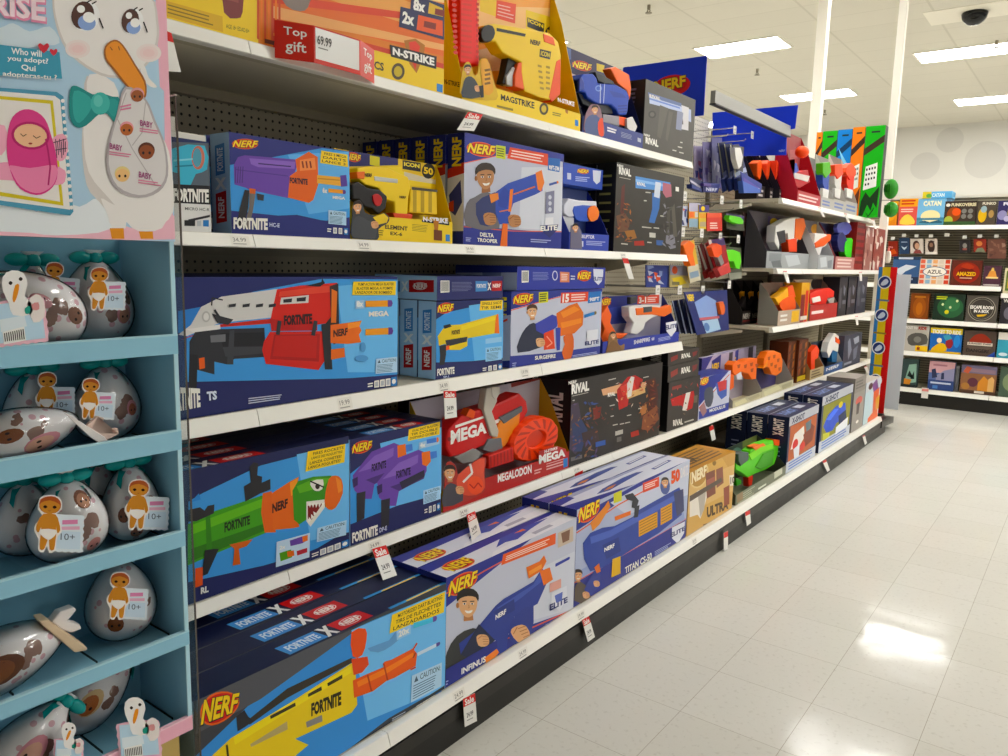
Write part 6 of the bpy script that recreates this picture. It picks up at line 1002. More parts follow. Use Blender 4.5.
for i,(u,v,x,l) in enumerate(((735,130,-.2,'peg hook with price plate against the blank blue sign, nearer one'),(752.5,135,-.2,'peg hook with price plate against the blank blue sign, further one'),
  (685,196,-.04,'peg hook plate just past the charcoal box top corner'),(722,200,-.04,'peg hook plate below the tall navy bags'),(741,204,-.04,'peg hook plate below the blue and purple tray pack'),
  (683,232,-.04,'peg hook plate beside the charcoal box lower corner'),(702,233,-.04,'peg hook plate above the row of red packs'),(720.5,237,-.04,'peg hook plate under the flat red pack'),(738.5,239,-.04,'peg hook plate under the upper lime blaster pack'),
  (658,290,-.05,'peg hook plate above the white and orange blaster package'),(680,290,-.05,'peg hook plate above the row of navy slip packs'),(703,290,-.05,'peg hook plate above the wide pale blue pack'),(729.5,284.5,-.05,'peg hook plate under the lower lime blaster pack'))): hook(u,v,x,l)
def pack(q,x,card,label,art=None,solids=(),th=.004,group=None,name='hanging_pack',lip=None):
    """hanging card pack: q = TL TR BR BL corners in the picture at distance x"""
    P=[aX(*p,x) for p in q]; c=sum(P,V((0,0,0)))/4; r=empty(name,(x,c.y,min(p.z for p in P)),label,'toy pack',group)
    mb=MB(); mb.prism(P,(-th,0,0),card); F=Face(mb,0,x,PX); L=F.sub(q)
    if art: art(L)
    mb.build('card',r)
    for (pts,m,t,nm) in solids:
        P2=[aX(*L.at(*p),x+t) for p in pts]; mb=MB(); mb.prism(P2,(-t+.0005,0,0),m); mb.build(nm,r,.002)
    if lip:
        (a,b),m,t=lip; P2=[aX(*L.at(*p),x+t) for p in ((0,a),(1,a),(1,b),(0,b))]; mb=MB(); mb.prism(P2,(-t+.0005,0,0),m); mb.build('tray',r)
    return r
def speck(seed,cols,n=9):
    rd=random.Random(seed)
    def f(L):
        for i in range(n):
            a,b=rd.random()*.8,rd.random()*.8; L.poly([(a,b),(a+.1+rd.random()*.2,b+rd.random()*.05),(a+.12+rd.random()*.2,b+.08+rd.random()*.2),(a+rd.random()*.06,b+.1+rd.random()*.15)],rd.choice(cols))
    return f
GUNP=[(.1,.35),(.25,.2),(.8,.22),(.9,.35),(.85,.5),(.62,.55),(.6,.85),(.4,.88),(.38,.55),(.15,.52)]
# top row
pack(nq(694,146,706,182),-.26,'#b9b0c4','pale dart refill pack half hidden by the grey box at the shelf end',speck(1,['#3a3f8c','#5a4a86','#d8d4de','#b0607a']))
pack(nq(703,142,716,184),-.22,'#8d86b0','lilac and white refill pack in front of the near blue sign edge',speck(2,['#2f3570','#d4cfe0','#5b4f96','#e9e6ee']))
pack(nq(712,138,722,188),-.2,'#7a79a8','narrow purple refill pack beside the tall navy bags',speck(3,['#2a2f66','#cfcbe0','#4f4790']))
for i,(u,l) in enumerate(((719,'navy sleeve pack with pale edge, first of three before the mask'),(725,'navy sleeve pack with pale edge, middle one of three'),(731,'navy sleeve pack with pale edge, third and widest'))):
    pack([(u-1,143+i),(u+6+i,142+i),(u+16+i*2,186),(u+4,193-i)],-.14+.03*i,'#1f2a5c',l,lambda L:[L.poly([(0,0),(.12,0),(.3,1),(.15,1)],'#b9b39a'),L.poly([(.4,.1),(.6,.1),(.8,.7),(.6,.7)],'#35407a'),L.poly([(.15,.62),(1,.55),(1,.66),(.2,.74)],'#aeb6d0')],[([(.2,.75),(1,.67),(1,1),(.2,1)],'#26346f',.02,'pouch')])
pack([(733,145),(744,147),(743,172),(735,168)],-.06,'#3c3a3e','white face mask pack peeping past the navy sleeves',None,[([(.15,.1),(.7,.05),(.95,.4),(.8,.8),(.5,.95),(.2,.6)],'#e3e1dd',.03,'mask')])
pack([(741,172),(762,184),(761,193),(743,193)],-.035,'#2f3c8c','blue and purple tray pack lying above the deep bay shelf',lambda L:[L.poly([(.1,.2),(.9,.5),(.9,.8),(.1,.5)],'#5a4a9c'),L.text('NERF',.4,.8,.9,.55,'#d9dbe8',.03)],[([(.05,.4),(.95,.6),(.95,1),(.05,1)],'#4d6ab8',.03,'tray')])
pack([(690,177),(703,181),(703,193),(691,189)],-.1,'#23284f','dark navy pack hanging just past the upper charcoal box',lambda L:[L.poly([(0,.2),(.8,.5),(.8,.7),(0,.4)],'#c9c6d4')],[([(.1,.55),(.9,.65),(.9,.95),(.1,.9)],'#34407c',.03,'tray')])
pack([(703,182),(720,184),(718,193),(703,192)],-.09,'#2a3274','blue and white lettered tray pack below the lilac refills',lambda L:[L.text('NERF',.2,.85,.9,.5,'#d9dbe8',.03)],[([(.05,.1),(.5,.1),(.5,.4),(.05,.4)],'#5a4a86',.02,'pouch')])
# second row
pack(nq(682,206,690,226),-.07,'#c9cfe0','small white and blue pack at the corner of the charcoal box',speck(5,['#3a4f9c','#d8603a','#2a2f66']))
pack(nq(689,203,700,227),-.06,'#e3a23a','orange and white dart refill pack, second row',lambda L:[L.rect(0,0,1,.35,'#b9b4c8'),L.rect(.05,.38,.45,.6,'#e8762b'),L.rect(.55,.38,.9,.6,'#d9d5cc'),L.rect(0,.65,1,1,'#8fa8b9')])
pack(nq(699,205,709,229),-.055,'#d9bf5c','sandy yellow refill pack beside the flat red one',lambda L:[L.rect(0,0,1,.3,'#4a3f7c'),L.rect(.05,.35,.9,.55,'#e2a040'),L.rect(.1,.7,.8,.9,'#b9a88c'),L.ell(.4,.15,.2,.1,YEL)])
pack(nq(707,213,722,231),-.05,'#c8433a','flat red refill pack with white print, second row',lambda L:[L.rect(.0,0,1,.25,'#d9604a'),L.lines(3,'#efd6cf',6,.2,.8,.5,.9)])
pack([(726,213),(744,216),(744,231),(727,229)],-.06,'#3d4034','upper lime green blaster pack beside the black boxes',lambda L:[L.rect(0,0,1,.25,'#3a2f5c')],[([(.2,.1),(.8,.12),(.98,.3),(.95,.55),(.65,.6),(.3,.5),(.15,.35)],'#6fce2c',.03,'blaster')])
pack([(743,212),(756,216),(754,236),(744,236)],-.24,'#3a2420','dark red pack in the shade behind the lime blaster',speck(8,['#8d2f22','#5c231c','#2b1a18']))
# third row
pack([(684,243),(694,240),(701,280),(690,283)],-.05,'#d9b25c','orange blaster pack hanging past the shelf end, third row',lambda L:[L.rect(0,.6,1,1,'#cfc7b0'),L.rect(.1,.75,.9,.9,'#8da0b4')],[([(-.1,.05),(.6,-.02),(1.0,.12),(.7,.3),(.75,.62),(.3,.6),(.1,.3)],'#ee7a1c',.035,'blaster')])
for i,(u,l) in enumerate(((699,'red slanted tray pack next to the orange blaster pack'),(705,'middle red slanted tray pack of three'))):
    pack([(u-1,246-i),(u+3,243-i),(u+15,276),(u+6,279)],-.12+.035*i,'#7c1f22',l,lambda L:[L.poly([(0,0),(.3,0),(.6,1),(.3,1)],'#cfcac4'),L.poly([(.5,.2),(.9,.4),(1,.8),(.7,.8)],'#a82a2c')],[([(.2,.82),(1,.76),(1,1),(.25,1)],'#a8302e',.02,'tray')])
pack([(708,240),(724,238),(731,272),(717,278)],-.04,'#9c2a30','red pack with orange tipped grey blaster in the third row',lambda L:[L.poly([(0,0),(.25,0),(.45,1),(.2,1)],'#d9d4ce'),L.rect(.2,.0,1,.2,'#3c2a5c')],[([(.1,.2),(.5,.12),(.75,.2),(.7,.42),(.4,.5),(.15,.45)],'#e8622b',.03,'muzzle'),([(.3,.4),(.6,.35),(.7,.7),(.45,.75)],'#8d8a88',.025,'blaster'),([(.15,.78),(1,.72),(1,1),(.3,1)],'#c24a48',.03,'tray')])
pack([(723,246),(741,248),(742,278),(730,280)],-.1,'#4a4c40','lower lime green blaster pack with orange tip',lambda L:[L.rect(0,.8,1,1,'#8f9184')],[([(.1,.15),(.55,.08),(.95,.15),(1,.45),(.85,.7),(.6,.65),(.5,.45),(.2,.45)],'#74d62e',.035,'blaster'),([(-.1,.16),(.15,.16),(.15,.36),(-.1,.34)],'#ee7a1c',.03,'muzzle')])
# fourth row (below the middle shelf level)
pack(nq(646,265,669,287,.02),-.09,'#3b4a96','blue card pack with orange piece just under the shelf end',speck(11,['#e2622b','#cfd4ea','#27306c','#8fa0d0']))
pack(nq(670,265,689,287,.04),-.08,'#b9ad7c','tan and grey card pack next to the blue one under the shelf end',lambda L:[L.rect(0,0,1,.45,'#8d90a4'),L.ell(.25,.22,.15,.18,'#b5502e'),L.poly([(.1,.6),(.6,.5),(.9,.8),(.3,.95)],'#e0c83a'),L.rect(.1,.75,.5,.9,'#7c7454')])
for i,(u,l) in enumerate(((672,'navy slip pack hanging first in the file beside the orange blaster'),(678,'navy slip pack hanging second in the file'),(684,'navy slip pack hanging third in the file, next to the wide pale pack'))):
    pack([(u,301-i),(u+5,300-i),(u+13,333),(u+7,334)],-.12+.025*i,'#18214a',l,lambda L:[L.poly([(0,0),(.2,0),(.35,1),(.1,1)],'#a9b0c8'),L.poly([(.5,.2),(.8,.2),(.95,.6),(.6,.6)],'#2c3a72')])
pack([(684,292),(727,290),(729,330),(697,335)],-.05,'#27306c','wide navy hanging pack with pale blue window and yellow logo',lambda L:[L.poly([(0,.0),(.3,0),(.1,.3)],'#3b3f7c'),L.text('NERF',.04,.22,.2,.06,YEL,.05),L.poly([(.18,.25),(.5,.1),(.72,.25),(.7,.62),(.2,.62)],'#8fa6d8'),L.rect(.2,.62,.75,.68,'#c86a72'),L.poly([(.25,.7),(.7,.68),(.75,.95),(.3,1)],'#a9c4dc'),L.ell(.35,.85,.08,.1,'#5a7ab0'),L.ell(.85,.45,.08,.16,'#c9602c')],[([(.78,.3),(.9,.28),(.92,.55),(.82,.6)],'#e2702c',.02,'blaster')])
# ================================================================ further bay
def fbox(TL,TR,BR_,BL,x,zb,d,col,label,art=None,side=None,top=None,behind=0,bl=None,row=None,st=None):
    c=Carton(PX,TL,TR,BR_,BL,x,zb,d,col,side,top,row); 
    if art: art(c.f)
    c.done(label,behind=behind,blabel=bl,step=st); return c
def fq(u0,u1,vt0,vt1,vb0,vb1): return (u0,vt0),(u1,vt1),(u1,vb1),(u0,vb0)
# --- its top shelf
for i,(u,l,cc) in enumerate(((757,'black spined pack with orange blaster, first on the deep bay top shelf','#ee6a1c'),(765,'black spined pack with orange blaster, second on the deep bay top shelf','#e25a1c'),(773,'black spined pack with orange and red blaster beside the open red package','#e8561c'))):
    p=OpenBox(PX,(u,192+i*1.5),(u+8,193+i*1.5),(u,185+i*1.5),(u+8,186+i*1.5),(u+8,155+i),(-.2,-.17,-.13)[i],F5,.14,'#2a2326','#1c181a','#332a2c',l,'f5'); p.solid([(u+.5,163),(u+4,160),(u+7.5,163),(u+7.5,176),(u+3,180),(u+.5,176)],cc,(-.23,-.2,-.16)[i],.06,'blaster'); p.f.lines(2,'#cfcac4',3,.2,.8,.2,.8); p.done()
p=OpenBox(PX,(782,195),(820,203),(782,188),(820,194),(818,146),-.025,F5,.16,'#b4484c','#a02a30','#8d3c40','open red package with blue and red blaster under an orange ball','f5')
p.f.lines(2,'#e8d8d4',3,.05,.95,.2,.8); p.C.poly([(790,150),(812,148),(812,180),(790,185)],'#a85a5c')
b=p.solid([(785,172),(788,165),(794,166),(796,172),(808,170),(810,182),(800,188),(792,184),(786,182)],'#b83038',-.06,.06); p.solid([(788,163),(797,163),(799,171),(789,173)],'#3a4fae',-.055,.05,'slide',0,.003,b); p.solid([(785,160),(789,157),(791,168),(786,170)],'#ee5a1c',-.058,.05,'muzzle',0,.003,b); p.solid([(793,172),(810,176),(808,182),(794,178)],'#d9d2ce',-.054,.03,'barrel',0,.002,b)
mb=MB(); c0=aX(802,152,-.1); mb.ball(c0,(.045,.055,.04),M('#f0621c',.4),16,10); mb.build('foam_ball',p.root); p.done()
for i,(u,l,a,b2) in enumerate(((826,'clear pack with green and blue water blaster on the deep bay top shelf','#5fae3a','#3a50a8'),(838,'clear pack with orange water blaster on the deep bay top shelf','#ee5a1c','#d9d6d2'),(850,'clear pack with blue bodied orange capped blaster beside the tall boxes','#2f50b8','#ee4a1c'))):
    p=OpenBox(PX,(u-5,203+i*2),(u+7,205+i*2),(u-5,197+i*2),(u+7,199+i*2),(u+6,166),-.03,F5,.15,'#b9b5ae','#c9c5be','#8d8c8a',l,'f5')
    b=p.solid([(u-3.5,170+i),(u+1,166+i),(u+5.5,172+i),(u+6,186),(u+4,192),(u-1,190),(u-3,184)],b2,-.07,.05); p.solid([(u-3,163+i*2),(u+4,162+i*2),(u+5.5,172+i*2),(u,178+i),(u-3,173+i)],a if i<2 else b2,-.06,.05,'tank',0,.003,b); 
    if i==2: p.solid([(u-3.5,168),(u+2,163),(u+6,170),(u+5,176),(u-3,175)],'#ee5a22',-.055,.05,'cap',2,.003,b)
    p.f.lines(2,'#6f7fb0',i+2,.1,.9,.2,.8); p.solid([(u-3,188),(u+3,190),(u+2,199),(u-3,197)],'#e6e4e0',-.045,.02,'nozzle',0,.002); p.done()
# five tall boxes facing down the aisle
cols=(('#ef8a1c','orange'),('#3fae3a','green'),('#1f7fc8','blue'),('#ef8a1c','orange'),('#37a832','green')); YT=7.06
us=[(809,823),(823.5,838),(838.5,853),(853.5,866),(866.5,886)]; tops=(133,131.5,130,127.5,126.5)
labs=('tall orange box with dark diagonal band, next to the white pole','tall green box second from the white pole','tall blue box in the middle of five upright boxes','tall orange box between the blue and the wide green one','wide tall green box with black beast drawing at the aisle edge')
for i in range(5):
    yy=YT-.03*(i==4)-.012*i; a=aY(us[i][0],tops[i],yy); b=aY(us[i][1],tops[i],yy); a.x=max(a.x,-.462)
    mb=MB(); mb.box(a.x,b.x-.002,yy,yy+.1,F5+.001,a.z,cols[i][0],{'e':'#1a2420','t':cols[i][0],'f':'#14201a'}); F=WFace(mb,1,yy,sgn=-1); L=F.q(a.x,a.z,b.x-.002,F5)
    L.poly([(0,.24),(1,.10),(1,.18),(0,.32)],'#3a2a22' if i!=2 else '#123a5c'); L.rect(.3,.055,.75,.075,'#24302a')
    if i==2: L.poly([(.1,.2),(.4,.28),(.95,.42),(.9,.46),(.4,.34)],'#8fd0f0')
    if i>=2:
        L.poly([(.15,.44),(.75,.40),(.78,.66),(.1,.70)],'#e8ebe6')
        for k in range(14): a0=.18+.14*(k%4); b0=.46+.055*(k//4)-(k%4)*.006; L.rect(a0,b0,a0+.08,b0+.025,'#222a24')
    if i>=3: L.poly([(0,.98),(.05,.82),(.25,.72),(.5,.78),(.95,.66),(.9,.9),(.7,.84),(.6,.93),(.4,.86),(.2,.98)],'#16351a' if i==4 else '#5c2a0c'); L.poly([(.3,.93),(.5,.98),(.8,.88),(.75,.92),(.5,1.0)],'#16351a' if i==4 else '#5c2a0c')
    tag(mb.build('tall_box'),labs[i],'box')
for i,(v,l,r) in enumerate(((189,'upper green helmet hanging beyond the tall green box','#3f8a38'),(209.5,'lower green helmet hanging beyond the tall green box','#45903e'))):
    c0=aY(891,v,7.45); mb=MB(); mb.ball(c0,(.058,.055,.085 if i==0 else .066),M(r,.35),18,12); r_=empty('helmet',(c0.x,c0.y,c0.z-.09),l,'helmet'); mb.build('shell',r_)
    mb=MB(); 
    for k in (-1,0,1): mb.box(c0.x-.02+.02*k-.004,c0.x-.02+.02*k+.004,c0.y-.058,c0.y-.03,c0.z-.03,c0.z+.035,M('#2c6e28',.5))
    mb.build('vents',r_)
    mb=MB(); mb.tube([(c0.x,c0.y,c0.z+.055),(c0.x,c0.y,c0.z+.078),(c0.x-.3,c0.y,c0.z+.082)],.004,M('#9a968e',.3,.5),6); mb.build('hook_strap',r_)
# --- second shelf of the further bay
for i in range(3):
    x=-.3-.065*i
    fbox((738+i*1,232),(770,231),(770,264),(738+i,264),x,F4,.06,'#1b1a1b' if i else '#221f20',('black box standing in shade at the start of the deep bay second shelf','black box filed behind the shaded one, deep bay second shelf','black box furthest back in the shade, deep bay second shelf')[i],lambda L:[L.ell(.3,.3,.12,.2,'#3c3a3a'),L.ell(.7,.35,.1,.2,'#3a3636'),L.rect(.1,.7,.8,.8,'#2b2828')])
p=OpenBox(PX,(766,266),(808,267),(766,252),(808,253),(800,219),-.09,F4,.14,'#a9adb0','#3d3c40','#5a5560','open grey camouflage package with large white and orange blaster','f4')
p.C.poly([(768,216),(800,222),(796,235),(768,232)],'#4a3f7c'); p.C.ell(774,222,4,4,YEL); p.f.sub(.05,.1,.95,.9).rect(0,0,.3,.6,'#8d9296'); p.f.poly([(.4,.2),(.7,.1),(.8,.7),(.5,.9)],'#c9ced2'); p.f.poly([(.1,.6),(.3,.5),(.35,.95),(.15,.95)],'#6d7276')
b=p.solid([(776,226),(788,219),(800,217),(803,224),(799,236),(796,246),(789,246),(788,233),(780,236),(779,250),(775,242)],'#eceae6',-.125,.06); p.solid([(796,219),(804,218),(806,226),(801,240),(795,238)],'#ee7a22',-.12,.05,'muzzle',0,.003,b); p.solid([(788,240),(797,238),(797,252),(789,252)],'#ea5a1c',-.12,.05,'magazine',0,.003,b); p.solid([(777,232),(785,230),(786,242),(780,244)],'#2f2f33',-.122,.03,'grip',0,.002,b); p.done()
p=OpenBox(PX,(809,267),(833,267),(809,255),(833,255),(828,224),-.025,F4,.14,'#a5a9ac','#c9cdd0','#6a6872','smaller open grey package with white and orange pistol','f4'); p.C.ell(815,229,4,5,'#d9a03a'); p.f.poly([(.1,.2),(.5,.1),(.6,.8),(.2,.9)],'#c9ced2'); p.f.poly([(.6,.4),(.9,.3),(.9,.9),(.65,.9)],'#7c8186')
b=p.solid([(807,238),(815,233),(826,234),(831,238),(826,246),(822,248),(818,262),(812,262),(813,248),(808,246)],'#e9e6e2',-.06,.05); p.solid([(814,243),(822,238),(831,234),(833,240),(824,246),(816,248)],'#ea6a1e',-.055,.05,'barrel',0,.003,b); p.done()
p=OpenBox(PX,(835,266),(854,266),(835,257),(854,257),(852,228),-.03,F4,.14,'#b9807c','#8d4a50','#5d5f8c','open pink lipped package with blue cup and lime green pod','f4'); b=p.solid([(838,236),(843,232),(847,240),(846,250),(841,252),(838,246)],'#252b66',-.06,.05,'blaster',2); p.solid([(846,242),(852,238),(856,244),(855,256),(849,260),(845,254)],'#58cf30',-.055,.05,'pod',2); p.solid([(838,224),(848,222),(852,230),(844,236),(838,232)],'#5a5fa8',-.07,.03,'top_piece',2); p.f.lines(3,'#e3cfc8',3,.1,.9,.1,.9); p.done()
fbox(*fq(855,864,222,222.5,265,265.5),-.03,F4,.12,'#8d2a2a','red ribbed upright box past the lime green pod',lambda L:[L.rect(.05+.0,.06+.15*i,.95,.12+.15*i,'#5c1a1c') for i in range(6)],row='f4')
fbox(*fq(865,873,226,227,265,265.5),-.03,F4,.12,'#9c6a62','rosy upright pack on the deep bay second shelf',speck(31,['#d9c9c0','#6d2f2c','#b98a80']),row='f4')
fbox(*fq(874,884,228,229,265.5,266),-.03,F4,.12,'#8f4a42','rust red upright pack at the end of the deep bay second shelf',speck(32,['#d2b8ac','#5c2422','#e3d8d0']),row='f4')
# --- third shelf of the further bay
for i in range(4):
    u=742+i*9; p=OpenBox(PX,(u,320-i*.6),(u+8.6,319.5-i*.6),(u,311-i*.6),(u+8.6,310.5-i*.6),(u+7.5,280),-.22,F3,.13,'#28201f','#1a1617','#2e2527',('black and yellow open pack at the start of the deep bay third shelf','black and yellow open pack, second on the deep bay third shelf','black and yellow open pack, third on the deep bay third shelf','black and yellow open pack beside the yellow and orange blaster')[i],'f3')
    p.f.text('NERF',.1,.6,.9,.2,'#c9c2ba',.03); p.f.rect(.1,.7,.9,.8,'#8d3a34'); p.solid([(u+1,293),(u+5,291),(u+7,297),(u+3,301)],'#e6a52a',-.27,.03); p.solid([(u-1,306),(u+4,296),(u+8,309),(u+3,310)],'#2f2a2a',-.25,.03,'insert'); p.done()
LAST['f3']=-9
p=OpenBox(PX,(778,318),(800,315),(778,312),(800,308),(797,282),-.025,F3,.13,'#b9a594','#8d8a84','#8c7a70','open pack with yellow and orange blaster past the row of black packs','f3'); p.C.poly([(780,284),(798,283),(798,296),(780,298)],'#a87a6a')
b=p.solid([(775,298),(784,292),(788,287),(790,296),(786,304),(779,305)],'#f2b81c',-.06,.05); p.solid([(780,303),(788,297),(794,296),(796,308),(788,313),(782,310)],'#ee6a1e',-.055,.05,'drum',2,.003,b); p.solid([(788,287),(793,285),(796,297),(789,300)],'#ea6420',-.058,.04,'frame',0,.003,b); p.f.poly([(.6,.1),(.95,.1),(.95,.9),(.6,.9)],'#e0b23a'); p.f.lines(2,'#eae6e0',2,.1,.5,.2,.8); p.done()
fbox(*fq(801,809,283,282.5,314,313),-.03,F3,.12,'#d9a62a','yellow and red striped box on the deep bay third shelf',lambda L:[L.rect(.0,.3,.5,1,'#7c1f22'),L.rect(.55,.2,.9,1,'#c9352c'),L.rect(.1,.85,.9,.95,'#d9d4ce')],row='f3')
p=OpenBox(PX,(810,313),(837,309),(810,307),(837,301),(832,279),-.025,F3,.13,'#b03a36','#8d7c74','#c9bfae','open red package with orange red blaster and black backing','f3'); p.C.ell(818,284,7,7,'#2b2526'); p.f.lines(1,'#f0e2de',2,.05,.6,.3,.7); b=p.solid([(810,294),(816,290),(830,288),(838,291),(836,297),(828,298),(826,304),(816,305),(810,304)],'#e2431f',-.055,.05); p.solid([(812,298),(820,296),(821,301),(813,303)],'#f4efe9',-.05,.04,'stripe',0,.001,b); p.solid([(828,300),(836,297),(838,303),(830,306)],'#bdb8b2',-.05,.03,'stock',0,.002,b); p.done()
for i,(u,w,l) in enumerate(((839,8,'black box first of three black boxes, deep bay third shelf'),(848,8,'black box middle of three black boxes, deep bay third shelf'),(857,9.5,'dark slate box last of three, deep bay third shelf'))):
    fbox((u,277.5-i*.3),(u+w,277-i*.3),(u+w,309.5-i*1.2),(u,310.5-i*1.2),-.03,F3,.13,'#232328' if i<2 else '#3a3c48',l,lambda L:[L.poly([(.1,.3),(.3,.25),(.35,.8),(.15,.8)],'#5a5c64'),L.rect(.5,.6,.9,.7,'#6d6f78'),L.poly([(.5,.2),(.8,.3),(.7,.5),(.55,.4)],'#7c7f8c')],row='f3')
# --- lower shelf (continuing) in front of the further bay
c=Carton(CB8,(185,150),(302,112),(300,263),(185,298),XF,Z2,.12,'#c9cbdc','#2c3480','#3a428c','n2'); F=c.F; F.poly([(185,150),(302,112),(185,250)],'#2f3888'); F.path([(185,258),(245,190),(300,130)],3,'#c8604a'); F.poly([(185,270),(300,235),(300,265),(185,300)],'#3b4698'); nerf(F,[(190,145),(222,134),(222,165),(190,176)]); F.poly([(210,185),(235,178),(240,215),(230,250),(212,250),(205,215)],'#4c4f5c',2); F.poly([(248,165),(292,152),(290,210),(270,225),(255,205)],'#4a62ae'); F.poly([(255,160),(290,150),(288,185),(262,195)],'#c84a4a'); F.poly([(186,260),(205,235),(215,270),(200,290)],'#a07a7c'); F.text('MODULUS',[(225,262),(285,244),(285,256),(225,274)],WHT,.03); c.done('small navy and pale box with bow shaped part beside the three black boxes')
for i,(q,l) in enumerate((([(195,75),(320,38),(320,130),(195,140)],'pale and navy backing pack standing behind the small navy box'),([(240,62),(400,15),(400,95),(240,130)],'pale lilac pack with yellow logo plate behind the orange blasters'))):
    c=Carton(CB8,*q,-.17-.0*i-.03*i,Z2,.025,'#b9b2c8','#3a3f7c','#b9b2c8'); f=c.f; f.poly([(0,.0),(.3,0),(0,.4)],'#3a3f86'); f.poly([(.28,.1),(.55,.0),(.55,.35),(.28,.5)],'#3a3f86'); f.text('NERF',.3,.34,.5,.16,YEL,.05); f.poly([(.8,.0),(.92,0),(.92,.3),(.8,.4)],'#4c4a52'); c.done(l)
p=OpenBox(CB8,(312,262),(420,222),(312,238),(420,192),(400,100),XF,Z2,.12,'#c9c2a2','#a8a49c','#a9a2b0','open straw coloured package with nearer orange jagged blaster','n2')
p.f.poly([(.05,.3),(.4,.1),(.5,.8),(.1,.9)],'#e0d9b4'); p.f.poly([(.5,.3),(.9,.1),(.95,.6),(.6,.9)],'#b9b090'); b=p.solid([(312,95),(325,80),(350,84),(372,72),(410,68),(438,80),(440,110),(415,118),(410,145),(385,150),(372,128),(345,120),(322,135),(312,120)],'#f07a14',-.06,.05); p.solid([(325,120),(345,118),(350,150),(330,150)],'#d8dbe4',-.065,.04,'grip',0,.002,b); p.solid([(300,140),(318,130),(318,180),(304,190)],'#ee7418',-.055,.03,'magazine'); bm=MB(); F2=Face(bm,0,-.0595,CB8)
for a in ((330,95),(355,95),(378,88),(398,92),(380,110)): F2.poly([(a[0],a[1]),(a[0]+12,a[1]-4),(a[0]+9,a[1]+10),(a[0]+2,a[1]+12)],'#a84a0c')
onto(bm,b); p.done()
p=OpenBox(CB8,(421,222),(540,178),(421,192),(540,148),(500,42),XF,Z2,.12,'#cfc8a8','#a8a49c','#4a4476','open straw coloured package with further orange jagged blaster','n2'); p.C.poly([(400,50),(440,38),(430,70),(405,75)],'#d9a03a'); p.f.poly([(.05,.3),(.5,.1),(.6,.7),(.1,.95)],'#e0dab6'); p.f.poly([(.6,.3),(.95,.2),(.95,.8),(.65,.9)],'#b5ad8c')
b=p.solid([(432,70),(445,45),(470,40),(495,50),(502,80),(498,120),(480,135),(460,130),(450,105),(430,95)],'#f0800f',-.06,.05); p.solid([(440,85),(446,75),(445,100),(428,108)],'#f2940f',-.055,.04,'muzzle',0,.002,b); bm=MB(); F2=Face(bm,0,-.0595,CB8)
for a in ((445,65),(465,58),(480,72),(470,95),(485,105),(455,88)): F2.poly([(a[0],a[1]),(a[0]+10,a[1]-3),(a[0]+8,a[1]+10),(a[0]+1,a[1]+12)],'#b0540c')
onto(bm,b); p.done()
BRN=lambda L:[L.poly([(.1+.28*(i%3),.1+.2*(i//3)),(.3+.28*(i%3),.06+.2*(i//3)),(.28+.28*(i%3),.2+.2*(i//3)),(.12+.28*(i%3),.24+.2*(i//3))],('#8a4a2a','#3a1c12','#a86a3a')[i%3]) for i in range(12)]+[L.rect(.05,.86,.95,.97,'#c9b04a')]
fbox(*fq(782.5,795,343,341,387,383),XF-.05,Z2,.13,'#5a2f1e','brown patterned box, nearer of two on the lower far shelf',BRN,row='n2')
fbox(*fq(795.5,807,341,339,384,380),XF-.03,Z2,.13,'#5a2f1e','brown patterned box, further of two on the lower far shelf',BRN,row='n2')
p=OpenBox(PX,(808,381),(823,375),(808,371),(823,366),(821,339),XF,Z2,.12,'#b9a884','#a8855a','#2b2122','open brown edged pack with orange rifle on black','n2'); b=p.solid([(811,352),(817,345),(820,350),(818,358),(815,360),(815,371),(811,372)],'#ee5a1e',-.06,.04); p.f.lines(3,'#6d5a3a',2,.1,.9,.1,.9); p.done()
p=OpenBox(PX,(824,375),(842,368),(824,368),(842,361),(840,336),XF,Z2,.12,'#3a5a8c','#c9c5bd','#2c3a4c','open blue lipped pack with white clawed blaster','n2'); b=p.solid([(827,352),(829,342),(835,333),(839,336),(842,346),(838,352),(833,350),(829,358)],'#eceae6',-.06,.05); p.solid([(832,350),(838,346),(841,352),(838,362),(832,362)],'#2a5f8c',-.065,.04,'lower_body',0,.003,b); p.solid([(836,337),(840,340),(840,344),(836,342)],'#ee6a2a',-.055,.03,'tip',0,.001,b); p.f.text('NERF',.1,.6,.8,.2,WHT,.03); p.done()
fbox(*fq(843,861,335.5,333,369.5,361.5),XF,Z2,.12,'#3c3f4c','slate grey box with pale scribbled figures at the end of the lower far shelf',lambda L:[L.poly([(.2,.2),(.3,.1),(.45,.5),(.3,.8)],'#8a8e9c'),L.poly([(.5,.15),(.8,.1),(.85,.3),(.6,.35)],'#aeb2be'),L.poly([(.55,.5),(.8,.4),(.75,.8),(.6,.85)],'#7c808e'),L.rect(.1,.85,.5,.92,'#9ca0ac')],row='n2')
# ================================================================ striped end panel with a clear wing, signs, posts
yE=7.42; zT=aY(885,267,yE).z; r=empty('end_panel',(.13,yE,.11),'narrow end panel striped blue yellow and red with round white rimmed badges','end panel')
mb=MB(); xs=[.045,.075,.138,.19]
for i,c in enumerate(('#3f78b0','#d9bf2a','#c8322c')): mb.box(xs[i],xs[i+1],yE,yE+.012,.104,zT,c)
F=WFace(mb,1,yE,sgn=-1)
for i in range(4):
    zz=zT-.13-.285*i; F.ell(.10,zz,.054,.056,'#e9ebee'); F.ell(.10,zz,.046,.048,'#24356c'); F.poly([(.07,zz-.02),(.085,zz+.01),(.11,zz+.03),(.13,zz+.01),(.12,zz-.015),(.09,zz-.03)],'#cdd6e6',2)
    F.poly([(.05,zz-.145),(.15,zz-.15),(.15,zz-.165),(.05,zz-.16)],'#5a6a8c' if i%2==0 else '#8d7a3c')
mb.build('striped_board',r)
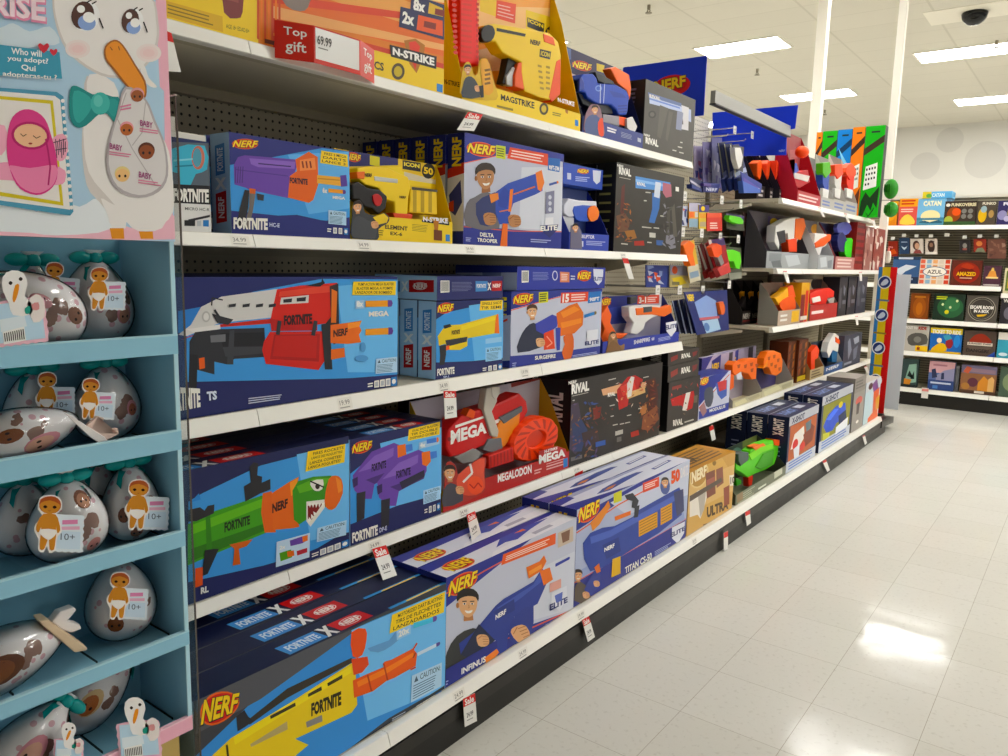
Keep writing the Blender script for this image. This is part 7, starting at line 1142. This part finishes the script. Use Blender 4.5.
def wing(nt,b):
    b.inputs['Base Color'].default_value=(*rgb('#d4d8de'),1); b.inputs['Roughness'].default_value=.3; b.inputs['Alpha'].default_value=.86
mb=MB(); mb.box(.191,.302,yE+.002,yE+.006,.15,zT-.06,MN('cloudy_plastic',wing)); 
for i in range(3): mb.box(.192,.301,yE+.0005,yE+.0015,.38+.25*i,.383+.25*i,'#c2c6cc')
mb.build('plastic_wing',r)
mb=MB(); mb.box(.05,.19,yE-.02,yE+.03,.0,.104,M('#3a3733',.5)); mb.build('foot',r)
p0=aY(888,257,7.36); mb=MB(); mb.ball((p0.x,p0.y,p0.z-.0),(.024,.024,.07),M('#e3ddd0',.35),14,10,fn=lambda q:V((q.x,q.y,max(-.7,min(.72,q.z))))); r=empty('pump_bottle',(p0.x,p0.y,p0.z-.05),'small white pump bottle with pink cap on top of the striped end panel','bottle'); mb.build('bottle_body',r)
mb=MB(); mb.tube([(p0.x,p0.y,p0.z+.048),(p0.x,p0.y,p0.z+.085)],.008,M('#d98a84',.4),8); mb.tube([(p0.x,p0.y,p0.z+.085),(p0.x+.03,p0.y-.01,p0.z+.08)],.006,M('#d98a84',.4),8); mb.build('pump_cap',r)
BLU='#2a40cc'
r=empty('hanging_sign',(-.27,3.75,2.04),'royal blue sign board with yellow lettering on a red oval above the shelves','sign')
mb=MB(); mb.box(-.5,-.044,3.75,3.756,2.079,2.357,M(BLU,.35)); F=Face(mb,1,3.75,CB1,-1); F.ell(872,308,66,38,'#d8322a',-.18); F.ell(868,306,58,30,'#c42822',-.18); F.text('NERF',[(806,292),(922,268),(922,312),(806,338)],'#1a1424',.07); F.text('NERF',[(808,294),(920,270),(920,310),(808,335)],YEL,.04); mb.build('board',r)
mb=MB(); mb.box(-.5,-.47,3.756,3.78,2.0465,2.36,M('#8b8473',.4)); mb.build('post',r)
r=empty('hanging_sign',(-.25,4.9,2.04),'plain royal blue sign board behind the grey rail','sign')
mb=MB(); q=[aY(*p,4.9) for p in ((712.5,112.7),(798,105),(795,128.5),(787,130),(786,155),(712.5,156.8))]; mb.prism(q,(0,.006,0),M(BLU,.35)); F=Face(mb,1,4.9,PX,-1); F.text('NERF',[(779,150),(785,149.4),(785,151.6),(779,152)],'#b9c0e0',.02); mb.build('board',r)
mb=MB(); mb.box(-.49,-.46,4.906,4.93,2.0465,2.2,M('#8b8473',.4)); mb.build('post',r)
mb=MB(); a=aX(708,94.5,0); b=aX(790,132.5,0); mb.box(-.012,.012,a.y+.06,b.y-.02,2.131,2.19,M('#a3a29d',.4)); mb.box(-.016,.016,a.y+.06,b.y-.02,2.126,2.131,M('#4a4946',.4)); tag(mb.build('sign_rail'),'grey metal rail running between the two blue sign boards','rail')
for (u,w,l,x) in ((820.5,10.5,'wider white square post rising behind the tall orange box',-.95),(899,7.5,'narrower white square post rising to the ceiling by the dome camera',-.06)):
    p=aX(u,60,x); d=(p-C0).length; h=w*d/FPX/2; q=aX(u,60,x); mb=MB(); mb.box(q.x-h*.8,q.x+h*.8,q.y-h*.8,q.y+h*.8,0,ZC-.001,M('#efebe0',.4)); mb.box(q.x-h*.82,q.x+h*.82,q.y-h*.82,q.y+h*.82,0,.12,M('#4a463e',.5)); tag(mb.build('post'),l,'post')
# ================================================================ game shelves across the end of the aisle
YG=8.75; gz=[aY(960,v,YG).z for v in (225,285.5,321.5,355,393)]; gl=[aY(960,v,YG).z for v in (229.2,290,326,359.5,397.4)]
unit2=empty('game_shelving',(1.2,9.0,0),'wide shelving across the aisle end holding board games','shelving')
x0,x1=-1.6,3.4
mb=MB(); mb.box(x0,x1,YG+.45,YG+.47,.1,aY(990,196,YG+.43).z-.01,MN('pegboard_panel_b',peg_mat('#8d8672','#3a362c'))); mb.build('pegboard_back',unit2)
zc_=aY(990,196,YG+.43).z; mb=MB(); mb.box(x0,x1,YG+.43,YG+.49,zc_-.01,zc_+.02,M('#ddd9ce',.4)); mb.build('top_cap',unit2)
def gshelf(a,b,z,zl,nm='shelf',front=YG):
    mb=MB(); mb.box(a,b,front+.02,YG+.45,z-.025,z-.002,STEEL); o=mb.build(nm,unit2); mb=MB(); n=max(1,round((b-a)/1.22)); d=(b-a)/n
    for i in range(n): mb.prism([(a+i*d+.001,front+.03,z-.002),(a+i*d+.001,front+.012,z),(a+i*d+.001,front,zl),(a+i*d+.001,front+.03,zl)],(d-.002,0,0),M(LIP,.3))
    mb.build('price_rail',o)
xs_=aY(1000,300,YG).x
for z,zl in zip(gz[1:],gl[1:]): 
    gshelf(x0,xs_-.002,z,zl)
for k,(z,zl) in enumerate(zip(gz[1:],gl[1:])): gshelf(xs_+.002,x1,z-(.06 if k==0 else 0),zl-(.06 if k==0 else 0))
gshelf(x0,x1,gz[0],gl[0])
mb=MB(); mb.box(x0,x1,YG+.02,YG+.45,0,gl[4]-.001,M('#211f1c',.5)); mb.build('base_frame',unit2)
for x in (x0,xs_-.015,x1-.03): mb=MB(); mb.box(x,x+.03,YG+.42,YG+.45,.1,1.93,M('#77715f',.4)); mb.build('upright',unit2)
C4=(890,180,6.3); C5c=(890,280,5.4)
def game(crop,TL,TR,BR_,BL,zb,col,label,art,side=None,d=.07,dy=.035,name='board_game'):
    y=YG+dy; pr=lambda p: aY(crop[0]+p[0]/crop[2],crop[1]+p[1]/crop[2],y); a,b,c,e=map(pr,(TL,TR,BR_,BL)); xa,xb=(a.x+e.x)/2,(b.x+c.x)/2; zt=(a.z+b.z)/2
    mb=MB(); mb.box(xa,xb,y,y+d,zb+.001,zt,col,{k:(side or col) for k in 'fketb'}); F=CWFace(mb,1,y,sgn=-1); F.bounds=((xa,y,zb),(xb,y,zt)); L=F.q(xa,zt,xb,zb+.001); art(L); tag(mb.build(name),label,'board game'); return xa,xb,zt
R=lambda L,*a:L.rect(*a)
game(C4,(-60,140),(48,132),(42,305),(-60,305),gz[0],'#d98a2a','orange game box half hidden by the green helmets',lambda L:[L.rect(.2,.0,1,.2,'#e9b44a'),L.ell(.6,.6,.3,.2,'#e6a84a')])
game(C4,(60,118),(174,116),(168,302),(52,302),gz[0],'#d9625a','pink and yellow game box beside the tall blue island game',lambda L:[L.rect(0,0,1,.3,'#e9a43a'),L.lines(2,'#c2382e',3,.1,.9,.03,.25),L.lines(2,'#f2d0c4',5,.1,.9,.36,.52,.5),L.poly([(.1,.95),(.2,.7),(.5,.58),(.8,.72),(.9,.95)],'#efd070',2)])
game(C4,(176,120),(348,118),(336,306),(166,304),gz[0],'#7fb3d6','tall blue island game with a pale sun, top shelf of games',lambda L:[L.rect(0,.7,1,1,'#5a8fa8'),L.ell(.5,.66,.36,.24,'#efe4b4'),L.rect(0,.72,1,.8,'#4a7d94'),L.text('CATAN',.2,.27,.86,.08,'#efe9c4',.05),L.text('CATAN',.2,.26,.86,.07,'#f3edca',.03),L.poly([(.1,.9),(.3,.82),(.5,.88),(.8,.8),(.95,.92)],'#2f5c70',2)])
xa,xb,zt=game(C4,(206,74),(390,70),(392,112),(206,116),aY(935,198.5,YG+.13).z,'#6fb0d8','flat light blue game box lying on top above the tall island game',lambda L:[L.rect(0,0,.3,1,'#d9c45a'),L.ell(.22,.6,.1,.3,'#6fae5a'),L.text('CATAN',.32,.8,.75,.25,'#eef0e0',.04)],d=.22,dy=.13)
mb=MB(); zs=aY(935,198.5,YG+.13).z; mb.box(xa+.005,xb-.005,YG+.135,YG+.34,gz[0]+.001,zs-.001,'#6d8fa8'); tag(mb.build('board_game'),'game box standing behind the tall island game under the flat one','board game')
def dark(seed,cols,title,tc='#e8e2d4'): 
    def f(L):
        speck(seed,cols,14)(L); L.text(title,.12,.2,.95,.07,tc,.03); L.ell(.08,.13,.05,.06,tc)
    return f
game(C4,(345,135),(548,130),(536,302),(338,300),gz[0],'#3a2f28','dark game box with glowing orange head beside the island game',lambda L:[L.ell(.3,.55,.22,.3,'#8d4a24'),L.ell(.38,.45,.14,.16,'#d9602c'),L.ell(.15,.8,.14,.18,'#a8b45a'),L.rect(0,.85,1,1,'#3c5a34')]+[L.ell(.62+.2*(i%2),.42+.22*(i//2),.08,.1,'#7c7a74') for i in range(4)]+[L.text('FUNKOVERSE',.2,.22,.98,.08,'#d9cfae',.05),L.ell(.1,.16,.07,.07,'#efe9dc')])
game(C4,(552,132),(672,130),(664,300),(540,300),gz[0],'#4a4238','narrow dark game box with yellow figure on the top games shelf',lambda L:[L.ell(.3,.6,.22,.3,'#d9b23a'),L.ell(.35,.35,.16,.14,'#9ab0b8'),L.ell(.75,.55,.14,.16,'#a88a5a'),L.text('FUNKO',.25,.17,.95,.05,'#d9d2c0',.05)])
game(C4,(680,130),(900,128),(890,298),(672,298),gz[0],'#2f2a58','purple game box with yellow streak at the picture edge, top games shelf',lambda L:[L.poly([(.3,.3),(.45,.25),(.4,.5),(.3,.6)],'#d9c83a'),L.ell(.15,.6,.14,.2,'#8d8ab0'),L.ell(.3,.75,.1,.12,'#b9b4d0'),L.text('FUNKO',.15,.2,.8,.06,'#e8e6ee',.05)])
# small hanging games on hooks
def hang(q,y,col,label,art):
    P=[aY(C4[0]+a/C4[2],C4[1]+b/C4[2],y) for a,b in q]; r=empty('card_game',(P[0].x,y,P[2].z),label,'card game'); mb=MB(); mb.prism(P,(0,.025,0),col); F=Face(mb,1,y,C4,-1); L=F.sub(q); art(L); mb.build('box',r)
    m=(P[0]+P[1])/2; mb=MB(); mb.tube([(m.x,YG+.445,m.z+.03),(m.x,y-.03,m.z+.03)],.003,M('#b9b6b0',.3,.5),6); mb.box(m.x-.018,m.x+.018,y-.032,y-.03,m.z+.012,m.z+.042,'#e6e4df'); mb.build('peg_hook',r)
hy=YG+.1
hang(nq(-10,385,50,482),hy,'#8f3226','dark red hanging card game behind the end panel bottle',lambda L:[L.poly([(.2,.6),(.6,.5),(.9,.8),(.3,.9)],'#d0602c')])
hang(nq(58,366,122,466),hy,'#2b3f5c','navy hanging card game with pale wave mark',lambda L:[L.rect(.2,.22,.8,.28,'#9fb2c6'),L.poly([(.2,.5),(.5,.6),(.8,.5),(.5,.75)],'#c9d6e2',2)])
hang(nq(128,370,210,462),hy,'#d9cfc4','white hanging card game with portrait in profile',lambda L:[L.ell(.45,.45,.26,.32,'#4a3028'),L.ell(.52,.5,.18,.22,'#c9a088'),L.poly([(.2,1),(.4,.75),(.75,.75),(.9,1)],'#8d4a44')])
hang(nq(222,370,298,468),hy,'#cfc4b9','white hanging card game with dark bearded figure',lambda L:[L.ell(.5,.5,.3,.4,'#3a2a24'),L.ell(.5,.4,.15,.14,'#8a6a58'),L.rect(.25,.15,.75,.22,'#3a2a24'),L.rect(0,.85,1,1,'#e3ddd4')])
hang(nq(437,378,505,458),hy,'#2e2a2a','black hanging card game with pale emblem, right of the empty hook',lambda L:[L.ell(.5,.45,.2,.2,'#8d8a84'),L.rect(.3,.65,.7,.8,'#9c5a50')])
hang(nq(527,372,606,454),hy,'#93392f','red hanging card game with grey green mound',lambda L:[L.ell(.45,.35,.25,.2,'#d98a5a'),L.poly([(.1,1),(.3,.7),(.7,.65),(.95,1)],'#7c7f68')])
hang(nq(614,372,730,495),hy,'#6d4a3f','brown hanging game box with mottled crowd print',speck(41,['#8d6a5a','#4a2f28','#a8897a','#5c3c33']))
mb=MB(); P=aY(890+362/6.3,180+345/6.3,hy); mb.tube([(P.x,YG+.445,P.z+.01),(P.x,hy-.03,P.z+.01)],.003,M('#b9b6b0',.3,.5),6); mb.box(P.x-.022,P.x+.022,hy-.032,hy-.03,P.z-.018,P.z+.014,'#e6e4df'); tag(mb.build('peg_hook'),'empty peg hook between the white and black hanging card games','peg hook')
# rows of boxed games
game(C4,(20,484),(188,480),(176,662),(10,660),gz[1],'#3f5c86','navy game box with white aircraft shapes behind the plastic wing',lambda L:[L.rect(0,0,1,.12,'#24354f'),L.rect(.2,.03,.75,.1,'#c9d0da'),L.poly([(.1,.5),(.5,.3),(.9,.35),(.5,.55),(.3,.75)],'#d4dae2'),L.rect(0,.75,1,1,'#22304a'),L.rect(.1,.8,.8,.86,'#9aa8bc')])
game(C4,(192,498),(388,500),(370,668),(178,664),gz[1],'#e3d6c8','white patterned tile game box with a cross of coloured squares',lambda L:[L.rect((i%5)*.2+.02,(i//5)*.2+.02,(i%5)*.2+.17,(i//5)*.2+.17,('#d9705a','#8fb0c8','#e0a878','#d8c9b8','#c8503e','#a8c0cc')[(i*7+i//5)%6]) for i in range(25)]+[L.poly([(.1,.5),(.2,.36),(.5,.28),(.8,.36),(.9,.5),(.8,.62),(.5,.7),(.2,.62)],'#5a6a86',2),L.poly([(.13,.5),(.22,.38),(.5,.31),(.78,.38),(.87,.5),(.78,.6),(.5,.67),(.22,.6)],'#efe9df',2),L.text('AZUL',.26,.58,.74,.42,'#4a4038',.02)])
game(C4,(398,505),(582,506),(572,668),(372,664),gz[1],'#5a2a20','brown red adventure game box with golden title',lambda L:[L.ell(.5,.5,.44,.42,'#8d2f22'),L.ell(.5,.55,.3,.26,'#6b1f1a'),L.text('AMAZED',.18,.62,.82,.46,'#e6b84a',.04),L.rect(.3,.68,.7,.73,'#c9a088'),L.poly([(.3,.25),(.5,.12),(.75,.25),(.6,.35)],'#a8402c',2)])
game(C4,(590,540),(702,540),(696,670),(586,668),gz[1],'#4a2f3c','dusky purple game box with glowing stepped pyramid',lambda L:[L.poly([(.2,.6),(.35,.25),(.65,.25),(.8,.6)],'#d99a5a'),L.poly([(.4,.25),(.45,.1),(.55,.1),(.6,.25)],'#e6c47a'),L.rect(.15,.54,.85,.62,'#efd09a'),L.rect(.05,.9,.95,.97,'#bdb6b0')])
game(C4,(722,556),(840,556),(836,694),(716,692),gz[1]-.06,'#d9d0b0','cream and green game box at the picture edge, second bay',lambda L:[L.rect(.1,.1,.9,.9,'#5c6e3a'),L.rect(.2,.2,.8,.8,'#c9b45a')])
game(C5c,(115,72),(212,72),(206,208),(104,206),gz[2],'#7c4424','plain rust brown game box beside the black green one',lambda L:[L.ell(.5,.55,.36,.4,'#96562c'),L.ell(.5,.6,.18,.25,'#b06a34'),L.rect(.2,.1,.8,.17,'#b0743c')])
game(C5c,(240,74),(408,78),(396,222),(228,210),gz[2],'#1f2f24','black and green game box with round glowing dots',lambda L:[L.ell(.55,.5,.42,.4,'#2f5a3a'),L.ell(.6,.4,.25,.25,'#3c6e48')]+[L.ell(a,b,.04,.05,'#d9e0b0') for a,b in ((.3,.4),(.55,.5),(.75,.25))]+[L.ell(.45,.68,.07,.08,'#c9c23a'),L.lines(2,'#c9d23a',3,.08,.45,.08,.22,.6)])
game(C5c,(418,82),(586,90),(576,232),(404,222),gz[2],'#4f4a44','charcoal game box with silver rings and white title',lambda L:[L.ell(.5,.5,.44,.46,'#a8a294',n=28),L.ell(.5,.5,.42,.44,'#3c3833',n=28),L.ell(.5,.5,.37,.39,'#8d887c',n=28),L.ell(.5,.5,.355,.375,'#3c3833',n=28),L.text('ESCAPE ROOM',.13,.5,.87,.37,WHT,.04),L.text('IN A BOX',.26,.64,.74,.52,WHT,.04),L.poly([(.35,.72),(.7,.68),(.6,.76),(.4,.8)],'#d9b23a')])
game(C5c,(602,92),(760,98),(752,240),(592,232),gz[2],'#2c2a2e','black game box with white title at the picture edge',lambda L:[L.text('W',.06,.2,.26,.06,WHT,.04),L.ell(.3,.6,.18,.24,'#6d6a74')])
game(C5c,(60,244),(212,242),(204,398),(60,394),gz[3],'#b9b4ac','pale game box with locomotive print and yellow corner number',lambda L:[L.text('TICKET TO',.1,.16,.56,.06,'#efece6',.04),L.text('RIDE',.6,.17,.9,.05,'#a83a30',.05),L.poly([(.25,.45),(.5,.3),(.9,.35),(.95,.7),(.4,.8),(.25,.65)],'#54524e',2),L.ell(.6,.55,.14,.12,'#7c7a74'),L.rect(.55,.78,1,1,'#e0b81c'),L.text('8',.6,.96,.72,.82,'#7c1f1a',.04)])
game(C5c,(222,256),(392,264),(382,410),(208,400),gz[3],'#2f62a8','blue and yellow adventure game box with crowd of gold figures',lambda L:[L.rect(0,0,1,.22,'#d9c23a'),L.text('TICKET TO RIDE',.05,.24,.95,.07,'#f4eddc',.05),L.poly([(.05,.95),(.2,.7),(.35,.6),(.5,.65),(.55,.9)],'#e0b434',2),L.ell(.62,.6,.12,.2,'#8d2f34'),L.ell(.85,.5,.1,.25,'#3f86c8'),L.ell(.3,.5,.08,.1,'#e9dcc0'),L.poly([(.4,.3),(.6,.26),(.7,.4),(.5,.5)],'#4f9ab0'),L.rect(0,.92,1,1,'#cfae3a')])
game(C5c,(402,272),(576,282),(566,428),(392,416),gz[3],'#4c4038','brown grey game box with red dome behind a pale title bar',lambda L:[L.poly([(.2,.48),(.3,.2),(.5,.1),(.7,.18),(.85,.46)],'#8d3426',3),L.rect(.12,.46,.9,.58,'#d2c8ba'),L.text('JURASSIC PARK',.15,.56,.87,.475,'#3c2a24',.03),L.poly([(.1,.62),(.9,.62),(.7,.8),(.3,.8)],'#5c4f46'),L.text('DANGER!',.1,.86,.8,.72,'#231d1a',.04),L.poly([(.75,1),(1,.78),(1,1)],'#2f4a9c'),L.line if False else None])
game(C5c,(586,284),(760,292),(752,440),(574,430),gz[3],'#e3ddd4','white and teal game box at the picture edge',lambda L:[L.rect(0,.28,1,1,'#4a97ac'),L.text('J',.36,.22,.48,.04,'#c8322c',.05),L.ell(.2,.86,.14,.07,'#cfe0e4')])
game(C5c,(50,424),(152,428),(146,580),(50,574),gz[4],'#3a4a48','dark teal game box with pale green peaks by the plastic wing',lambda L:[L.poly([(.3,.9),(.5,.2),(.9,.15),(.95,.8)],'#8fb0a0'),L.poly([(.45,.6),(.55,.4),(.65,.7),(.8,.4),(.85,.7)],'#24302c'),L.poly([(.3,.7),(.7,.72),(.6,.95),(.3,.95)],'#c98a4a'),L.rect(0,.9,1,1,'#1f2526')])
game(C5c,(216,436),(352,446),(340,602),(200,590),gz[4],'#5a6a96','pink skied blue mountain game box on the lowest games shelf',lambda L:[L.rect(0,0,1,.4,'#c9a0a4'),L.poly([(.3,.5),(.6,.3),(1,.2),(1,.7),(.3,.7)],'#8d8ca8'),L.poly([(.1,.3),(.25,.25),(.35,.55),(.15,.6)],'#2c3350'),L.poly([(.5,.4),(.6,.38),(.62,.6),(.5,.62)],'#2c3350'),L.rect(0,.65,1,1,'#2f4274'),L.rect(.1,.72,.9,.78,'#c9d0de'),L.rect(.2,.84,.4,.95,'#4f7ab8'),L.text('WINGSPAN',.1,.2,.9,.06,'#4a2f48',.02) if False else L.rect(.15,.1,.7,.16,'#a87a84')])
game(C5c,(342,462),(378,464),(366,594),(334,590),gz[4],'#9a9a9c','grey edged game box standing behind the pink skied mountain one',lambda L:[L.rect(0,0,1,.1,'#c9c9c9')],dy=.12)
game(C5c,(386,456),(580,470),(566,620),(378,606),gz[4],'#8a6248','brown town scene game box on the lowest games shelf',lambda L:[L.rect(0,0,1,.28,'#6d6880'),L.poly([(.22,.1),(.97,.12),(.96,.25),(.24,.24)],'#8d7684'),L.poly([(.05,.25),(.15,.05),(.3,.1),(.2,.3)],'#b9604a'),L.poly([(.5,.6),(.65,.35),(.8,.5),(.8,.9),(.5,.9)],'#c98a4a'),L.poly([(.78,.45),(.88,.35),(.95,.45),(.95,.9),(.78,.9)],'#d9b07a'),L.ell(.35,.6,.15,.16,'#5c3440'),L.ell(.15,.75,.12,.12,'#a87a4a'),L.rect(0,.88,1,1,'#4a3428'),L.rect(.42,.89,.7,.97,'#d9d0c4')])
game(C5c,(596,468),(760,476),(750,630),(588,622),gz[4],'#4a5a4c','dark green game box at the picture edge, lowest games shelf',lambda L:[L.ell(.4,.5,.3,.3,'#7c8a6a')])
# ================================================================ hanging sale tags and rail labels
class TFace:
    # a freely hanging card: 2-D positions in the picture carried onto the card's own plane
    def __init__(s,mb,P,q): s.mb=mb; s.n=0; s.o=P[0]; s.nn=(P[1]-P[0]).cross(P[3]-P[0]).normalized(); s.nn*=1 if s.nn.x>0 else -1
    def P(s,p,lift=None):
        d=CF*FPX+CR*(p[0]-504)+CU*(378-p[1]); o=s.o+s.nn*(.0002+.00007*s.n); return C0+d*((o-C0).dot(s.nn)/d.dot(s.nn))
    def poly(s,pts,m,sm=0): s.n+=1; s.mb.face([s.P(p) for p in pts],m)
    def sub(s,q): return Local(s,q)
def sale(q,x,label,txt=False,red=.3,zmin=None):
    mb=MB(); P=[aX(*p,x) for p in q]
    if zmin:
        a=[aZ(*p,zmin) if aX(*p,x).z<zmin else aX(*p,x) for p in q[2:]]; k=max(0,max(t.x for t in a)-x); P=[P[0],P[1]]+[aX(*p,x+k) for p in q[2:]]
    F=TFace(mb,[P[0],P[1],P[2],P[3]],q)
    if zmin: F.n=-.0002/.00007; P[2]=F.P(q[2]); F.n=0
    mb.prism(P,-F.nn*.0012,M('#eeece7',.35)); L=F.sub(q); L.rect(0,0,1,red,'#cf3a34')
    if txt: L.text('Sale',.12,red*.9,.88,red*.15,WHT,.03); L.text('24.99',.2,.72,.75,.55,'#5a5855',.02); L.rect(.2,.8,.7,.83,'#8d8b87')
    return tag(mb.build('sale_tag'),label,'price tag')
U,LW=.004,.289
sale([(160,28),(171.5,33),(181,72),(163,71)],U,'red topped white price tag hanging by the bird picture header',False,.25)
sale([(468,112),(483,114.5),(474,131),(457,130)],U,'red topped tag hanging from the top shelf under the yellow open package',True,.33)
sale([(622,258),(628,258.5),(634,279),(629,279)],U,'red topped tag hanging from the second shelf near its open end',False,.25)
sale([(443.5,391),(456,391),(457,417),(445,419)],U,'red topped tag hanging over the red drum blaster package',True,.25)
sale([(372,549),(386,545),(397,575),(383,580)],U,'red topped tag hanging under the two purple blasters box',True,.3,.4785)
sale([(466.5,515),(475,511),(481,533),(472,541)],U,'red topped tag hanging above the blue motor blaster box',True,.3,.494)
sale([(575,474),(583,470),(582,482),(573,487)],U,'red topped tag hanging over the pale drum cannon box',False,.35)
sale([(709,427),(713,425),(716,439),(712,441)],U,'red topped tag hanging under the small navy bow part box',False,.3)
sale([(463,699),(475,693),(477,721),(465,727)],LW,'red topped tag hanging from the deck below the blue motor blaster box',True,.3)
sale([(582,620),(589,616),(595,637),(588,642)],LW,'red topped tag hanging from the deck below the pale drum cannon box',True,.3)
sale([(724,533),(728,531),(728,549),(724,551)],LW,'red topped tag hanging lowest below the sand coloured box',False,.3)
sale([(745,512),(750,510),(751,523),(747,526)],LW,'red topped tag hanging below the drab green package',False,.3)
sale([(822.5,461),(826,459.5),(830,470),(827.5,472)],LW,'red topped tag hanging below the yellow sided window box',False,.2)
sale([(862.5,436),(865,435),(867,443),(865,445)],LW,'thin white tag hanging near the far end of the deck',False,.1)
for q,l in (([(818,207),(821,208),(825,217),(823,217)],'thin white tag under the open red package of the deep bay'),([(844,213),(847,214),(850,223),(848,223)],'thin white tag under the clear blaster packs of the deep bay'),([(871,219),(874,220),(877,229),(875,229)],'thin white tag at the end of the deep bay top shelf'),([(783,271),(787,271),(790,283),(787,283)],'white tag under the large white and orange blaster'),([(859,272),(862,272),(862,281),(860,281)],'thin white tag near the end of the deep bay second shelf'),([(855,316),(858,316),(858.5,325),(856.5,325)],'thin white tag near the end of the deep bay third shelf'),([(845,374),(849,373),(853,382),(851,382)],'thin white tag under the white clawed blaster'),([(864,367),(867,366),(870,374),(868,375)],'thin white tag at the end of the lower far shelf')): sale(q,.004,l,False,.06)
p=aY(890+188/5.4,280+612/5.4,YG-.005); mb=MB(); mb.box(p.x-.03,p.x+.03,YG-.002,YG+.001,p.z-.05,p.z+.055,'#e6e0da'); mb.box(p.x-.03,p.x+.03,YG-.0026,YG-.002,p.z+.02,p.z+.045,'#d98a84'); tag(mb.build('sale_tag'),'pink topped white tag hanging from the lowest games shelf','price tag')
RL=dict(a=(Z5,B5,0),b=(Z4,B4,0),c=(Z3,B3,0),d=(Z2,B2,0),e=(Z1,B1,.285))
RLAB={'a':'top shelf rail','b':'second shelf rail','c':'third shelf rail','d':'fourth shelf rail','e':'bottom deck rail'}
for k,u,v,where in (('b',240,241,'under the purple and orange pistol box'),('b',364,247,'under the yellow open package'),('b',470,252,'under the smiling boy box'),('b',623,257,'under the charcoal box'),('c',345,401,'under the red pump blaster box'),('c',444,387,'under the yellow pistol box'),('c',525,372,'under the orange drum blaster box'),('d',375,542,'under the purple blasters box'),('d',464,508,'under the red drum blaster package'),('d',577,468,'under the wide black box'),('e',459,694,'under the blue motor blaster box'),('e',523,648,'where the first deck rails meet'),('e',581,616,'under the pale drum cannon box'),('e',695,531,'under the sand coloured box')):
    zt,zb,xo=RL[k]; p=aX(u,v,xo-.006); mb=MB(); zc=(zt+zb)/2; h=(zt-zb)*.36; xx=lambda z: xo-.001-.0155*(z-zb)/(zt-zb)*.72+.0012
    q=[V((xx(zc+h),p.y-.025,zc+h)),V((xx(zc+h),p.y+.025,zc+h)),V((xx(zc-h),p.y+.025,zc-h)),V((xx(zc-h),p.y-.025,zc-h))]
    mb.face([q[3],q[2],q[1],q[0]],'#e9e6de'); at_=lambda a,b:(q[0]*(1-a)+q[1]*a)*(1-b)+(q[3]*(1-a)+q[2]*a)*b+V((.0004,0,0))
    vs,fs=glyphs(('34.99','19.99','39.99','24.99')[int(u)%4],.0); mb.mesh([at_(.12+.7*a,.62-.42*b) for a,b in vs],fs,'#77746e'); mb.face([at_(.1,.88),at_(.8,.88),at_(.8,.78),at_(.1,.78)],'#a9a69f')
    tag(mb.build('price_label'),'small white price label on the %s %s'%(RLAB[k],where),'price label')

GRP={'egg_toy':'egg toys on the cardboard display','sale_tag':'price tags hanging from the shelf rails','price_label':'price labels on the shelf rails','peg_hook':'peg hooks with price plates','board_game':'board games on the end shelves','card_game':'small games on pegs','hanging_pack':'toy packs hanging between the two bays','tall_box':'tall upright boxes at the far end','helmet':'green helmets','sprinkler':'ceiling sprinkler heads','toy_box':'boxed toys on the shelves','toy_package':'open fronted toy packages on the shelves','hanging_sign':'blue sign boards','post':'white posts','white_carton':'white cartons'}
for o in D.objects:
    if o.parent is None and o.get('category') and not o.get('group'):
        g=GRP.get(o.name.split('.')[0])
        if g: o['group']=g
# ================================================================ camera, world, view
cd=D.cameras.new('camera'); cd.sensor_fit='HORIZONTAL'; cd.sensor_width=36; cd.lens=FPX/1008*36; cd.clip_start=.05; cd.clip_end=100
co=D.objects.new('camera',cd); COL.objects.link(co)
from mathutils import Matrix
mt=Matrix((CR,CU,-CF)).transposed().to_4x4(); mt.translation=C0; co.matrix_world=mt; S.camera=co
w=D.worlds.new('world'); S.world=w; w.use_nodes=True; w.node_tree.nodes['Background'].inputs[0].default_value=(1,.985,.96,1); w.node_tree.nodes['Background'].inputs[1].default_value=.3
S.view_settings.view_transform='Standard'; S.view_settings.look='None'; S.view_settings.gamma=1; S.view_settings.use_curve_mapping=False; S.view_settings.exposure=0.25
S.cycles.use_denoising=True; S.cycles.max_bounces=8; S.cycles.diffuse_bounces=4; S.cycles.transparent_max_bounces=12; S.cycles.caustics_reflective=False; S.cycles.caustics_refractive=False
